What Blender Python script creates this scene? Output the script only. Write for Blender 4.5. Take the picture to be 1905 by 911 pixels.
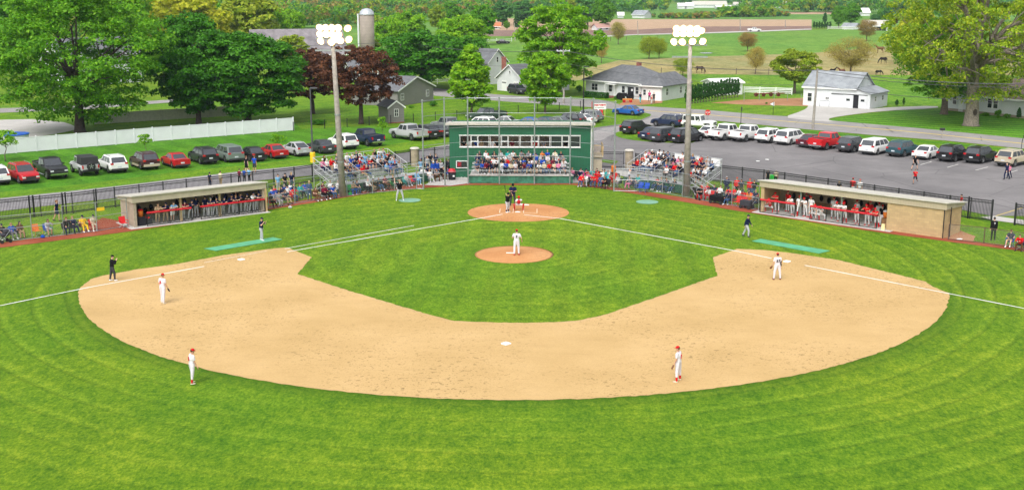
import bpy, math, random
from mathutils import Vector, Matrix
random.seed(7)
R = math.radians
S = bpy.context.scene
for o in list(bpy.data.objects):
    bpy.data.objects.remove(o)
COL = S.collection

# ------------------------------------------------------------------ camera
CX, CY, CH = 1.809, -99.574, 18.785
PITCH, YAW, FPX = 0.21527, -0.023737, 2183.65
cam_d = bpy.data.cameras.new("camera")
cam = bpy.data.objects.new("camera", cam_d)
COL.objects.link(cam)
cam.location = (CX, CY, CH)
cam.rotation_euler = (math.pi / 2 - PITCH, 0, -YAW)
cam_d.sensor_width = 36
cam_d.lens = FPX / 1905 * 36
cam_d.clip_end = 20000
S.camera = cam

# ------------------------------------------------------------------ light: soft overcast daylight
SUN_EL, SUN_AZ = 52, 200
w = bpy.data.worlds.new("World")
S.world = w
w.use_nodes = True
nt = w.node_tree
nt.nodes.clear()
sky = nt.nodes.new("ShaderNodeTexSky")
sky.sky_type = 'NISHITA'
sky.sun_disc = False
sky.sun_elevation = R(SUN_EL)
sky.sun_rotation = R(SUN_AZ)
sky.dust_density = 4.0
sky.air_density = 1.0
hsv = nt.nodes.new("ShaderNodeHueSaturation")
hsv.inputs['Saturation'].default_value = 0.22
hsv.inputs['Value'].default_value = 1.45
bg = nt.nodes.new("ShaderNodeBackground")
bg.inputs['Strength'].default_value = 0.13
wo = nt.nodes.new("ShaderNodeOutputWorld")
nt.links.new(sky.outputs[0], hsv.inputs['Color'])
nt.links.new(hsv.outputs[0], bg.inputs[0])
nt.links.new(bg.outputs[0], wo.inputs[0])
sun_d = bpy.data.lights.new("sun", 'SUN')
sun_d.energy = 1.3
sun_d.angle = R(36)
sun_d.color = (1.0, 0.96, 0.9)
sun = bpy.data.objects.new("sun", sun_d)
COL.objects.link(sun)
# direction the light comes from: azimuth measured like the sky texture's
_az = R(SUN_AZ)
_sd = Vector((math.sin(_az) * math.cos(R(SUN_EL)), -math.cos(_az) * math.cos(R(SUN_EL)) * -1, math.sin(R(SUN_EL))))
sun.rotation_euler = _sd.to_track_quat('Z', 'Y').to_euler()
sun.location = (0, 0, 60)

S.view_settings.view_transform = 'Standard'
S.view_settings.look = 'None'
S.view_settings.exposure = 0.42
S.view_settings.gamma = 1
S.render.engine = 'CYCLES'
S.cycles.max_bounces = 5
S.cycles.diffuse_bounces = 3
S.cycles.transparent_max_bounces = 24

# ------------------------------------------------------------------ where things stand (surveyed positions)
_f = Vector((math.sin(YAW) * math.cos(PITCH), math.cos(YAW) * math.cos(PITCH), -math.sin(PITCH)))
_r = Vector((math.cos(YAW), -math.sin(YAW), 0))
_u = _r.cross(_f)
_C = Vector((CX, CY, CH))

def ray(x, y):
    return _f + _r * ((x - 952.5) / FPX) - _u * ((y - 455.5) / FPX)

def G(x, y, z=0.0):
    d = ray(x, y)
    return _C + d * ((z - CH) / d.z)

def PY(x, y, Y):
    "point on the upright plane world-y = Y"
    d = ray(x, y)
    return _C + d * ((Y - CY) / d.y)

def HT(x, yb, yt, z0=0.0):
    "height above ground of something with its foot at row yb and top at row yt"
    g = G(x, yb, z0)
    n = Vector((g.x - CX, g.y - CY, 0)).normalized()
    d = ray(x, yt)
    t = (g - _C).dot(n) / d.dot(n)
    return (_C + d * t).z - z0

def MPP(x, y):
    "metres per photo pixel at a ground point"
    g = G(x, y)
    return (g - _C).dot(_f) / FPX

# ------------------------------------------------------------------ mesh builder
class MB:
    def __init__(s):
        s.v = []; s.f = []; s.mi = []; s.m = 0
    def add(s, vs, fs):
        n = len(s.v)
        s.v += [tuple(p) for p in vs]
        s.f += [tuple(i + n for i in q) for q in fs]
        s.mi += [s.m] * len(fs)
        return s
    def box(s, x0, x1, y0, y1, z0, z1, M=None):
        vs = [Vector((x, y, z)) for z in (z0, z1) for y in (y0, y1) for x in (x0, x1)]
        if M is not None: vs = [M @ p for p in vs]
        return s.add(vs, [(0,2,3,1),(4,5,7,6),(0,1,5,4),(1,3,7,5),(3,2,6,7),(2,0,4,6)])
    def tube(s, pts, rad, n=8, cap=True):
        pts = [Vector(p) for p in pts]
        if not hasattr(rad, '__len__'): rad = [rad] * len(pts)
        vs = []; fs = []
        ref = None
        for i, p in enumerate(pts):
            a = pts[max(i-1, 0)]; b = pts[min(i+1, len(pts)-1)]
            t = (b - a).normalized()
            if ref is None:
                ref = Vector((0,0,1)) if abs(t.z) < 0.9 else Vector((1,0,0))
            e1 = t.cross(ref)
            if e1.length < 1e-4: e1 = t.cross(Vector((0,1,0)))
            e1.normalize(); e2 = t.cross(e1); ref = e1.cross(t) * 1.0
            for k in range(n):
                a_ = 2*math.pi*k/n
                vs.append(p + (e1*math.cos(a_) + e2*math.sin(a_)) * rad[i])
        for i in range(len(pts)-1):
            for k in range(n):
                k2 = (k+1) % n
                fs.append((i*n+k, i*n+k2, (i+1)*n+k2, (i+1)*n+k))
        if cap:
            fs.append(tuple(range(n))[::-1]); fs.append(tuple((len(pts)-1)*n+k for k in range(n)))
        return s.add(vs, fs)
    def lathe(s, prof, n=16, c=(0,0,0), M=None):
        vs = []; fs = []
        for r, z in prof:
            for k in range(n):
                a = 2*math.pi*k/n
                p = Vector((c[0]+r*math.cos(a), c[1]+r*math.sin(a), c[2]+z))
                vs.append(M @ p if M is not None else p)
        for i in range(len(prof)-1):
            for k in range(n):
                k2 = (k+1)%n
                fs.append((i*n+k, i*n+k2, (i+1)*n+k2, (i+1)*n+k))
        if prof[0][0] > 1e-3: fs.append(tuple(range(n))[::-1])
        if prof[-1][0] > 1e-3: fs.append(tuple((len(prof)-1)*n+k for k in range(n)))
        return s.add(vs, fs)
    def ell(s, c, r, n=10, m=7, M=None):
        c = Vector(c)
        vs = []; fs = []
        for i in range(m+1):
            th = math.pi*i/m
            for k in range(n):
                a = 2*math.pi*k/n
                p = Vector((r[0]*math.sin(th)*math.cos(a), r[1]*math.sin(th)*math.sin(a), r[2]*math.cos(th)))
                if M is not None: p = M @ p
                vs.append(c + p)
        for i in range(m):
            for k in range(n):
                k2 = (k+1)%n
                fs.append((i*n+k, (i+1)*n+k, (i+1)*n+k2, i*n+k2))
        return s.add(vs, fs)
    def cap_(s, a, b, ra, rb, n=10, flat=1.0, axis=None):
        "tapered capsule"
        a = Vector(a); b = Vector(b)
        d = (b - a); L = d.length; d.normalize()
        pts = []; rad = []
        for i in range(4):
            t = math.pi/2 * (i/3.0)
            pts.append(a - d*ra*math.cos(t)*0.999); rad.append(max(ra*math.sin(t), 1e-3))
        for i in range(4):
            t = math.pi/2 * (i/3.0)
            pts.append(b + d*rb*math.sin(t)*0.999); rad.append(max(rb*math.cos(t), 1e-3))
        return s.tube(pts, rad, n)
    def prism(s, poly, z0, z1):
        n = len(poly)
        vs = [(p[0], p[1], z0) for p in poly] + [(p[0], p[1], z1) for p in poly]
        fs = [tuple(range(n))[::-1], tuple(range(n, 2*n))]
        fs += [(i, (i+1) % n, (i+1) % n + n, i + n) for i in range(n)]
        return s.add(vs, fs)
    def face(s, pts):
        return s.add(pts, [tuple(range(len(pts)))])
    def mesh(s, name, mats, smooth=False):
        me = bpy.data.meshes.new(name)
        me.from_pydata(s.v, [], s.f)
        if not hasattr(mats, '__len__'): mats = [mats]
        for m in mats: me.materials.append(m)
        if len(mats) > 1: me.polygons.foreach_set('material_index', s.mi)
        if smooth: me.polygons.foreach_set('use_smooth', [True]*len(s.f))
        me.update()
        return me
    def build(s, name, mats, parent=None, smooth=False, loc=None, rz=None):
        return link(name, s.mesh(name, mats, smooth), parent, loc, rz)

def link(name, me, parent=None, loc=None, rz=None):
    o = bpy.data.objects.new(name, me)
    COL.objects.link(o)
    if parent is not None: o.parent = parent
    if loc is not None: o.location = loc
    if rz is not None: o.rotation_euler = (0, 0, rz)
    return o

def tag(o, label=None, cat=None, group=None, kind=None):
    if label: o['label'] = label
    if cat: o['category'] = cat
    if group: o['group'] = group
    if kind: o['kind'] = kind
    return o

def thing(name, label, cat, loc=(0,0,0), rz=0, group=None, s=1.0):
    o = bpy.data.objects.new(name, None)
    COL.objects.link(o)
    o.location = loc; o.rotation_euler = (0, 0, rz); o.scale = (s, s, s)
    o.empty_display_size = 0.3
    return tag(o, label, cat, group)

KIDS = {}
def copy_tree(o, parent=None):
    c = o.copy()
    COL.objects.link(c)
    c.parent = parent
    for ch in KIDS.get(o.name) or o.children:
        copy_tree(ch, c)
    return c

def struct(name, mb, m, smooth=False):
    return tag(mb.build(name, m, smooth=smooth), kind='structure')

def mod_bevel(o, wdt=0.02, seg=2):
    b = o.modifiers.new('bevel', 'BEVEL'); b.width = wdt; b.segments = seg; b.limit_method = 'ANGLE'
    return o

# ------------------------------------------------------------------ materials
def L(c):  # sRGB 0-255 -> linear
    return tuple(((v/255)/12.92 if v/255 <= 0.04045 else ((v/255+0.055)/1.055)**2.4) for v in c)

class NT:
    def __init__(s, name):
        s.m = bpy.data.materials.new(name)
        s.m.use_nodes = True
        s.t = s.m.node_tree
        s.p = s.t.nodes['Principled BSDF']
        s.out = s.t.nodes['Material Output']
        s.co = None
    def n(s, kind, **k):
        nd = s.t.nodes.new(kind)
        for a, b in k.items():
            if a.startswith('i_'):
                nd.inputs[a[2:].replace('_', ' ')].default_value = b
            else: setattr(nd, a, b)
        return nd
    def l(s, a, b): s.t.links.new(a, b)
    def coords(s, obj=True):
        if s.co is None: s.co = s.n('ShaderNodeTexCoord').outputs['Object']
        return s.co
    def noise(s, scale, detail=3, rough=0.55, vec=None, stretch=None):
        v = vec or s.coords()
        if stretch:
            mp = s.n('ShaderNodeMapping'); mp.inputs['Scale'].default_value = stretch
            s.l(v, mp.inputs['Vector']); v = mp.outputs[0]
        nd = s.n('ShaderNodeTexNoise')
        nd.inputs['Scale'].default_value = scale; nd.inputs['Detail'].default_value = detail
        nd.inputs['Roughness'].default_value = rough
        s.l(v, nd.inputs['Vector'])
        return nd.outputs['Fac']
    def ramp(s, fac, stops, interp='LINEAR'):
        r = s.n('ShaderNodeValToRGB')
        r.color_ramp.interpolation = interp
        els = r.color_ramp.elements
        while len(els) < len(stops): els.new(0.5)
        for e, (p, c) in zip(els, stops):
            e.position = p
            e.color = (*c, 1) if len(c) == 3 else c
        s.l(fac, r.inputs['Fac'])
        return r.outputs['Color']
    def mix(s, fac, a, b, mode='MIX'):
        m = s.n('ShaderNodeMix', data_type='RGBA', blend_type=mode)
        for val, k in ((fac, 0), (a, 6), (b, 7)):
            if hasattr(val, 'is_output'): s.l(val, m.inputs[k])
            elif k == 0: m.inputs[0].default_value = val
            else: m.inputs[k].default_value = (*val, 1)
        return m.outputs[2]
    def math(s, op, a, b=None, c=None):
        m = s.n('ShaderNodeMath', operation=op)
        for i, val in enumerate((a, b, c)):
            if val is None: continue
            if hasattr(val, 'is_output'): s.l(val, m.inputs[i])
            else: m.inputs[i].default_value = val
        return m.outputs[0]
    def bump(s, h, strength=0.3, dist=0.05):
        b = s.n('ShaderNodeBump')
        b.inputs['Strength'].default_value = strength; b.inputs['Distance'].default_value = dist
        s.l(h, b.inputs['Height']); s.l(b.outputs[0], s.p.inputs['Normal'])
    def col(s, c):
        if hasattr(c, 'is_output'): s.l(c, s.p.inputs['Base Color'])
        else: s.p.inputs['Base Color'].default_value = (*c, 1)
        return s
    def set(s, rough=None, metal=None, spec=None, coat=None):
        if rough is not None: s.p.inputs['Roughness'].default_value = rough
        if metal is not None: s.p.inputs['Metallic'].default_value = metal
        if spec is not None: s.p.inputs['Specular IOR Level'].default_value = spec
        if coat is not None:
            s.p.inputs['Coat Weight'].default_value = coat; s.p.inputs['Coat Roughness'].default_value = 0.05
        return s

_MC = {}
def plain(name, c, rough=0.6, metal=0, var=0.12, scale=3.0, coat=None, spec=None):
    "a surface with a little uneven tone"
    if name in _MC: return _MC[name]
    t = NT(name)
    n = t.noise(scale, 4)
    dark = tuple(v*(1-var) for v in c); lite = tuple(min(v*(1+var), 1) for v in c)
    t.col(t.ramp(n, [(0.3, dark), (0.7, lite)])).set(rough, metal, spec, coat)
    _MC[name] = t.m
    return t.m

def objcol(name, rough=0.8, metal=0, var=0.1, scale=14, coat=None, spec=None, sheen=None):
    "colour comes from the object it is on"
    t = NT(name)
    oi = t.n('ShaderNodeObjectInfo').outputs['Color']
    n = t.noise(scale, 2)
    t.col(t.mix(n, t.mix(1.0, oi, (1-var*2,)*3, 'MULTIPLY'), oi)).set(rough, metal, spec, coat)
    return t.m

def siding(name, c, pitch=0.2, axis='Z', depth=0.5, rough=0.6, var=0.06):
    "clapboard, board or corrugated cladding"
    t = NT(name)
    sx = t.n('ShaderNodeSeparateXYZ'); t.l(t.coords(), sx.inputs[0])
    if axis == 'XY':
        h = t.math('ADD', sx.outputs[0], sx.outputs[1])
    else: h = sx.outputs[{'X':0,'Y':1,'Z':2}[axis]]
    fr = t.math('FRACT', t.math('DIVIDE', h, pitch))
    ln = t.ramp(fr, [(0.0, (1-depth,)*3), (0.10, (1,1,1)), (1.0, (1,1,1))])
    n = t.ramp(t.noise(0.7, 4), [(0.3, tuple(v*(1-var) for v in c)), (0.7, tuple(min(1, v*(1+var)) for v in c))])
    t.col(t.mix(1.0, n, ln, 'MULTIPLY')).set(rough)
    t.bump(fr, 0.5, 0.02)
    return t.m

def blocks(name, c, bw=0.4, bh=0.2, mortar=(0.3,0.27,0.22), var=0.2):
    t = NT(name)
    sx = t.n('ShaderNodeSeparateXYZ'); t.l(t.coords(), sx.inputs[0])
    cb = t.n('ShaderNodeCombineXYZ')
    t.l(t.math('ADD', sx.outputs[0], sx.outputs[1]), cb.inputs[0]); t.l(sx.outputs[2], cb.inputs[1])
    b = t.n('ShaderNodeTexBrick')
    b.inputs['Scale'].default_value = 1; b.inputs['Brick Width'].default_value = bw; b.inputs['Row Height'].default_value = bh
    b.inputs['Mortar Size'].default_value = 0.008
    b.inputs['Color1'].default_value = (*[v*(1-var) for v in c], 1); b.inputs['Color2'].default_value = (*[min(1, v*(1+var)) for v in c], 1)
    b.inputs['Mortar'].default_value = (*mortar, 1)
    t.l(cb.outputs[0], b.inputs['Vector'])
    n = t.noise(1.1, 4)
    t.col(t.mix(1.0, b.outputs['Color'], t.ramp(n, [(0.3, (0.85,)*3), (0.7, (1.0,)*3)]), 'MULTIPLY')).set(0.85)
    t.bump(b.outputs['Fac'], -0.4, 0.01)
    return t.m

def grass(name, a, b, c, fine=9.0, stripes=None, patch=0.06, arcs=None, rim=False):
    "turf: a = dark blades, b = main green, c = pale blades"
    t = NT(name)
    k = fine/9.0
    n1 = t.noise(6.0*k, 6, 0.8, stretch=(1.25, 0.7, 1))
    n3 = t.noise(1.9*k, 5, 0.75, stretch=(1.2, 0.65, 1))
    n4 = t.noise(0.33*k, 5, 0.7, stretch=(1.1, 0.8, 1))
    n2 = t.noise(patch, 4, 0.6)
    m_ = t.math('ADD', t.math('ADD', t.math('MULTIPLY', n1, 0.50), t.math('MULTIPLY', n3, 0.32)), t.math('MULTIPLY', n4, 0.18))
    base = t.ramp(m_, [(0.405, a), (0.50, b), (0.60, c)])
    pb = t.ramp(n2, [(0.35, (0.80, 0.92, 0.85)), (0.65, (1.15, 1.04, 1.0))])
    base = t.mix(1.0, base, pb, 'MULTIPLY')
    if stripes:
        ang, width, amt = stripes
        mp = t.n('ShaderNodeMapping'); mp.inputs['Rotation'].default_value = (0, 0, ang)
        t.l(t.coords(), mp.inputs['Vector'])
        sx = t.n('ShaderNodeSeparateXYZ'); t.l(mp.outputs[0], sx.inputs[0])
        wob = t.math('MULTIPLY', t.noise(0.15, 2), 0.6)
        fr = t.math('FRACT', t.math('DIVIDE', t.math('ADD', sx.outputs[0], wob), width*2))
        st = t.ramp(fr, [(0.0, (1-amt,)*3), (0.42, (1-amt,)*3), (0.5, (1+amt,)*3), (0.92, (1+amt,)*3), (1.0, (1-amt,)*3)])
        base = t.mix(1.0, base, st, 'MULTIPLY')
    if arcs:
        cx, cy, width, amt = arcs
        sub = t.n('ShaderNodeVectorMath', operation='SUBTRACT'); sub.inputs[1].default_value = (cx, cy, 0)
        t.l(t.coords(), sub.inputs[0])
        ln = t.n('ShaderNodeVectorMath', operation='LENGTH'); t.l(sub.outputs[0], ln.inputs[0])
        wob = t.math('MULTIPLY', t.noise(0.1, 2), 0.8)
        fr = t.math('FRACT', t.math('DIVIDE', t.math('ADD', ln.outputs['Value'], wob), width))
        st = t.ramp(fr, [(0.0, (1,)*3), (0.55, (1,)*3), (0.72, (1+amt, 1+amt*0.6, 1+amt*2)), (0.8, (1+amt, 1+amt*.6, 1+amt*2)), (0.95, (1-amt*.6,)*3), (1.0, (1,)*3)])
        f = t.ramp(t.noise(0.05, 2), [(0.35, (0.4,)*3), (0.55, (1,)*3)])
        base = t.mix(1.0, base, t.mix(f, (1,1,1), st), 'MULTIPLY')
        if rim:
            rr = t.math('ADD', ln.outputs['Value'], t.math('MULTIPLY', t.noise(0.8, 3), 0.8))
            sy = t.n('ShaderNodeSeparateXYZ'); t.l(t.coords(), sy.inputs[0])
            near = t.ramp(t.math('DIVIDE', t.math('MULTIPLY', sy.outputs[1], -1), 60), [(0.38, (0,)*3), (0.55, (1,)*3)])
            rm_ = t.ramp(t.math('DIVIDE', rr, 60), [(0.486, (0,)*3), (0.49, (0.6,)*3), (0.50, (0.35,)*3), (0.515, (0,)*3)])
            rm_ = t.math('MULTIPLY', rm_, near)
            base = t.mix(rm_, base, tuple(v*0.75 for v in a))
    t.col(base).set(0.9, spec=0.15)
    t.bump(n1, 0.6, 0.06)
    return t.m
# ================================================================== SETTING: ground
M = {}
M['turf'] = grass('outfield turf', (0.034,0.105,0.003), (0.097,0.192,0.005), (0.205,0.295,0.013), arcs=(0, -18.6, 1.9, 0.33), rim=True)
M['turf_in'] = grass('infield turf', (0.038,0.108,0.003), (0.102,0.20,0.005), (0.205,0.30,0.015), arcs=(0, -16, 3.1, 0.2), stripes=(0.05, 1.1, 0.05))
M['lawn'] = grass('mown lawn', (0.035,0.11,0.004), (0.10,0.215,0.007), (0.22,0.32,0.018), stripes=(R(37), 1.6, 0.07))
M['lawn_bank'] = grass('deep green lawn', (0.02,0.085,0.004), (0.06,0.19,0.008), (0.13,0.28,0.02), stripes=(R(-38), 1.9, 0.09))
M['lawn_stripe'] = grass('striped lawn', (0.025,0.10,0.005), (0.075,0.22,0.010), (0.16,0.32,0.03), stripes=(R(-62), 1.3, 0.2))
M['wild'] = grass('rough grass', (0.03,0.09,0.005), (0.10,0.23,0.012), (0.24,0.36,0.04), fine=3, patch=0.03)
M['pasture'] = grass('pasture grass', (0.07,0.15,0.015), (0.12,0.25,0.03), (0.20,0.33,0.06), fine=0.8, patch=0.02)
M['pasture_pale'] = grass('dry pasture grass', (0.17,0.15,0.05), (0.28,0.25,0.10), (0.40,0.33,0.16), fine=0.9, patch=0.03)
M['far_green'] = grass('far field green', (0.06,0.14,0.02), (0.11,0.24,0.035), (0.17,0.32,0.06), fine=0.4, patch=0.01)

def dirt(name, a, b, c, spots=0.0):
    t = NT(name)
    n1 = t.noise(0.22, 5, 0.6)
    base = t.ramp(n1, [(0.3, a), (0.52, b), (0.75, c)])
    dr = t.noise(1.1, 5, 0.65, stretch=(0.35, 1.5, 1))
    base = t.mix(t.ramp(dr, [(0.52, (0,)*3), (0.75, (0.22,)*3)]), base, tuple(v*0.72 for v in a))
    f = t.noise(9, 5, 0.75)
    base = t.mix(1.0, base, t.ramp(f, [(0.3, (0.90,)*3), (0.7, (1.07,)*3)]), 'MULTIPLY')
    if spots:
        g = t.noise(0.13, 3)
        gate = t.ramp(g, [(0.40, (0.05,)*3), (0.60, (1,)*3)])
        for sc, lo, st in ((3.6, 0.605, (0.9, 0.9, 1)), (6.0, 0.615, (1.1, 0.9, 1))):
            n = t.noise(sc, 3, 0.6, stretch=st)
            k = t.math('MULTIPLY', t.ramp(n, [(lo, (0,)*3), (lo+0.035, (1,)*3)]), gate)
            base = t.mix(t.math('MULTIPLY', k, spots), base, tuple(v*0.42 for v in a))
    t.col(base).set(0.95, spec=0.1)
    t.bump(t.noise(5, 6, 0.7), 0.6, 0.04)
    return t.m
M['dirt'] = dirt('infield sand', (0.46,0.308,0.132), (0.51,0.345,0.155), (0.56,0.382,0.182), 0.65)
M['dirt_home'] = dirt('home plate clay', (0.40,0.175,0.068), (0.49,0.24,0.098), (0.56,0.31,0.14), 0.5)
M['clay'] = dirt('red brick dust', (0.20,0.045,0.022), (0.28,0.075,0.04), (0.36,0.13,0.075), 0.4)
M['bare'] = dirt('bare brown soil', (0.28,0.14,0.07), (0.36,0.19,0.10), (0.43,0.25,0.14), 0.4)
M['plowed'] = dirt('plowed tan soil', (0.36,0.245,0.155), (0.43,0.30,0.195), (0.50,0.36,0.245))
M['plowed_dark'] = dirt('plowed dark soil', (0.17,0.11,0.09), (0.23,0.15,0.12), (0.30,0.20,0.16))
def pave(name, a, b, cracks=True, sc=0.25):
    t = NT(name)
    base = t.ramp(t.noise(sc, 6, 0.65), [(0.3, a), (0.7, b)])
    base = t.mix(1.0, base, t.ramp(t.noise(22, 3, 0.7), [(0.3, (0.86,)*3), (0.7, (1.08,)*3)]), 'MULTIPLY')
    base = t.mix(t.ramp(t.noise(1.0, 5, 0.7, stretch=(0.4, 1, 1)), [(0.55, (0,)*3), (0.75, (0.35,)*3)]), base, tuple(v*0.75 for v in a))
    if cracks:
        v = t.n('ShaderNodeTexVoronoi', feature='DISTANCE_TO_EDGE'); v.inputs['Scale'].default_value = 0.11
        nn = t.n('ShaderNodeTexNoise'); nn.inputs['Scale'].default_value = 0.5
        t.l(t.coords(), nn.inputs['Vector'])
        t.l(t.mix(0.2, t.coords(), nn.outputs['Color'], 'ADD'), v.inputs['Vector'])
        base = t.mix(t.ramp(v.outputs['Distance'], [(0.0, (0.55,)*3), (0.008, (0,)*3)]), base, (0.05, 0.05, 0.05))
    t.col(base).set(0.9, spec=0.2)
    t.bump(t.noise(30, 3, 0.7), 0.3, 0.01)
    return t.m
M['asphalt'] = pave('parking lot asphalt', (0.14,0.133,0.135), (0.235,0.222,0.222), sc=0.12)
M['road'] = pave('road asphalt', (0.24,0.225,0.22), (0.33,0.315,0.305))
M['path'] = pave('path asphalt', (0.22,0.21,0.22), (0.31,0.295,0.30))
M['concrete'] = pave('concrete', (0.40,0.38,0.36), (0.52,0.50,0.47), False)
M['chalk'] = plain('field chalk', (0.80,0.80,0.76), 0.9, var=0.10, scale=2.5)
M['paint_white'] = plain('lot paint', (0.55,0.54,0.5), 0.8, var=0.25, scale=1.5)
M['paint_yellow'] = plain('yellow road paint', (0.55,0.42,0.08), 0.8, var=0.2, scale=1.5)

def jit(pts, step=1.0, amp=0.04, closed=True):
    out = []
    n = len(pts)
    for i in range(n if closed else n-1):
        a = Vector(pts[i][:2]); b = Vector(pts[(i+1) % n][:2])
        k = max(1, int((b-a).length/step))
        for j in range(k):
            p = a.lerp(b, j/k)
            out.append((p.x + random.uniform(-amp, amp), p.y + random.uniform(-amp, amp)))
    return out

def smooth(pts, it=2, closed=False):
    for _ in range(it):
        o = []
        n = len(pts)
        if not closed: o.append(pts[0])
        for i in range(n if closed else n-1):
            a = pts[i]; b = pts[(i+1) % n]
            o.append((a[0]*.75+b[0]*.25, a[1]*.75+b[1]*.25)); o.append((a[0]*.25+b[0]*.75, a[1]*.25+b[1]*.75))
        if not closed: o.append(pts[-1])
        pts = o
    return pts

def sheet(name, poly, z, m, kind='structure'):
    mb = MB(); mb.face([(p[0], p[1], z) for p in poly])
    o = mb.build(name, m)
    if o.data.polygons[0].normal.z < 0: o.data.flip_normals()
    return tag(o, kind=kind)

def gp(pts): return [tuple(G(x, y)[:2]) for x, y in pts]

# one turf sheet that reaches the horizon
sheet('ground', [(-9000, -300), (9000, -300), (9000, 12000), (-9000, 12000)], 0, M['turf'])
# lawns and fields beyond the ball field
bankp = gp([(-120,402),(0,393),(240,366),(440,340),(640,322),(838,292),(838,240),(790,225),(545,242),(285,262),(30,285),(-140,300)])
sheet('grass_bank', gp([(-140,378),(0,369),(120,356),(240,344),(440,320),(640,301),(838,271),(838,190),(545,200),(200,235),(-140,262)]), 0.008, M['lawn_bank'])
vergep = gp([(-160,395),(0,377),(120,366),(240,352),(440,328),(640,309),(838,280),(838,262),(640,288),(440,309),(240,331),(120,347),(0,358),(-160,376)])
sheet('grass_verge', jit(gp([(-160,388),(0,369),(120,358),(240,345),(440,322),(640,303),(838,275),(838,250),(690,276),(560,296),(470,306),(330,320),(150,343),(0,358),(-160,372)]), 2, .1), 0.014, M['lawn'])
sheet('school_lawn', gp([(838,240),(1100,240),(1290,225),(1210,190),(800,160),(700,160),(600,205),(700,236)]), 0.012, M['lawn'])
sheet('house_lawn', gp([(560,240),(838,228),(838,175),(620,165),(480,180),(200,190),(-100,200),(-100,248),(40,262),(545,226)]), 0.010, M['lawn'])
sheet('roadside_lawn', gp([(1030,192),(1160,205),(1300,209),(1420,218),(1500,214),(1505,200),(1490,185),(1300,180),(1090,170),(1000,160)]), 0.016, M['lawn'])
sheet('striped_lawn', jit(smooth(gp([(1990,268),(1905,258),(1700,240),(1600,231),(1553,226),(1540,222),(1570,217),(1640,209),(1740,201),(1990,222)]), 2, True), 2, .05), 0.020, M['lawn_stripe'])
sheet('orchard_grass', gp([(1380,176),(1720,205),(2100,205),(2100,120),(1700,130),(1420,140),(1290,132),(1280,142),(1320,165)]), 0.010, M['wild'])
sheet('pasture', gp([(600,62),(1000,62),(1250,64),(1640,52),(2300,45),(2500,110),(1640,112),(1180,118),(1050,150),(560,130)]), 0.020, M['pasture'])
sheet('dry_field', gp([(1040,140),(1150,113),(1300,106),(1500,100),(1660,86),(2200,86),(2300,140),(1700,140),(1410,140),(1180,136),(1060,152)]), 0.028, M['pasture_pale'])
sheet('green_field', gp([(500,62),(1000,60),(1640,50),(2300,42),(2300,8),(400,8)]), 0.016, M['far_green'])
sheet('plowed_field', gp([(860,62),(1140,62),(1510,55),(1510,37),(1100,36),(860,34)]), 0.03, M['plowed'])
sheet('plowed_strip', gp([(860,68),(1050,68),(1510,56.5),(1510,49),(1300,50),(1180,56),(1050,57),(860,57)]), 0.06, M['plowed_dark'])
sheet('stubble_field', gp([(1440,27),(1560,27),(1560,22.5),(1455,23)]), 0.05, M['plowed'])
sheet('country_road', gp([(1110,70),(1180,66),(1300,63.5),(1420,59.5),(1510,55.5),(1510,54),(1300,61.5),(1180,64.5),(1110,68)]), 0.09, M['concrete'])
sheet('pond', smooth(gp([(1298,99),(1318,98.4),(1330,99.6),(1310,101)]), 2, True), 0.10, plain('pond water', (0.25,0.28,0.3), 0.15, var=0.05))

# roads, path, parking lot
path_top = [(-160,386),(0,369),(120,357),(240,344),(440,320),(640,301),(760,283),(838,268),(870,262)]
path_bot = [(870,283),(838,291),(760,303),(640,321),(440,340),(240,366),(0,393),(-160,412)]
sheet('path', jit(gp(path_top + path_bot), 3, .05), 0.022, M['path'])
road = [(700,158),(800,163),(870,172),(950,178),(1060,184),(1120,187),(1160,196),(1300,204),(1420,214),(1500,219),(1560,226),(1700,238),(1905,258),(2100,280),
        (2100,306),(1905,277),(1760,262),(1640,253),(1500,241),(1400,231),(1300,222),(1230,217),(1190,208),(1100,200),(1000,193),(950,190),(870,184),(780,176),(690,168)]
sheet('road', jit(gp(road), 3, .05), 0.026, M['road'])
sheet('road_line', gp([(1160,203),(1300,212.3),(1420,222.6),(1560,233.6),(1700,245.6),(1905,267.2),(2100,291),(2100,292.2),(1905,268.2),(1700,246.5),(1560,234.4),(1420,223.3),(1300,213),(1160,203.6)]), 0.031, M['paint_yellow'])
lot = [(1097,318),(1103,238),(1180,228),(1215,214),(1240,209),(1320,215),(1270,222),(1262,228),(1300,250),(1500,262),(1700,275),(1990,305),
       (1990,440),(1905,402),(1846,402),(1700,372),(1500,345),(1330,335),(1150,322)]
sheet('parking_lot', jit(gp(lot), 3, .04), 0.018, M['asphalt'])
sheet('entrance_apron', jit(smooth(gp([(1101,262),(1101,241),(1180,231),(1215,217),(1200,204),(1260,207),(1330,213),(1275,222),(1240,226),(1180,240),(1135,252),(1120,262)]), 1, True), 3, .04), 0.023, M['road'])
sheet('sign_lawn', jit(smooth(gp([(838,245),(1101,237),(1160,226),(1196,217),(1202,212),(1190,207),(1100,202),(1000,196),(838,188)]), 1, True), 1.5, .06), 0.034, M['lawn'])
sheet('parking_island', jit(smooth(gp([(1143,250),(1150,245),(1200,240),(1300,232),(1300,256),(1290,268),(1240,266),(1180,262),(1150,256)]), 2, True), 1.5, .06), 0.034, M['lawn'])
sheet('lot_verge', jit(gp([(1288,226),(1310,224),(1400,232),(1500,243),(1640,255),(1760,264),(1905,279),(2100,308),(2100,330),(1905,303),(1860,290),(1700,268),(1500,250),(1420,240),(1330,236)]), 2, .1), 0.030, M['lawn'])
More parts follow.
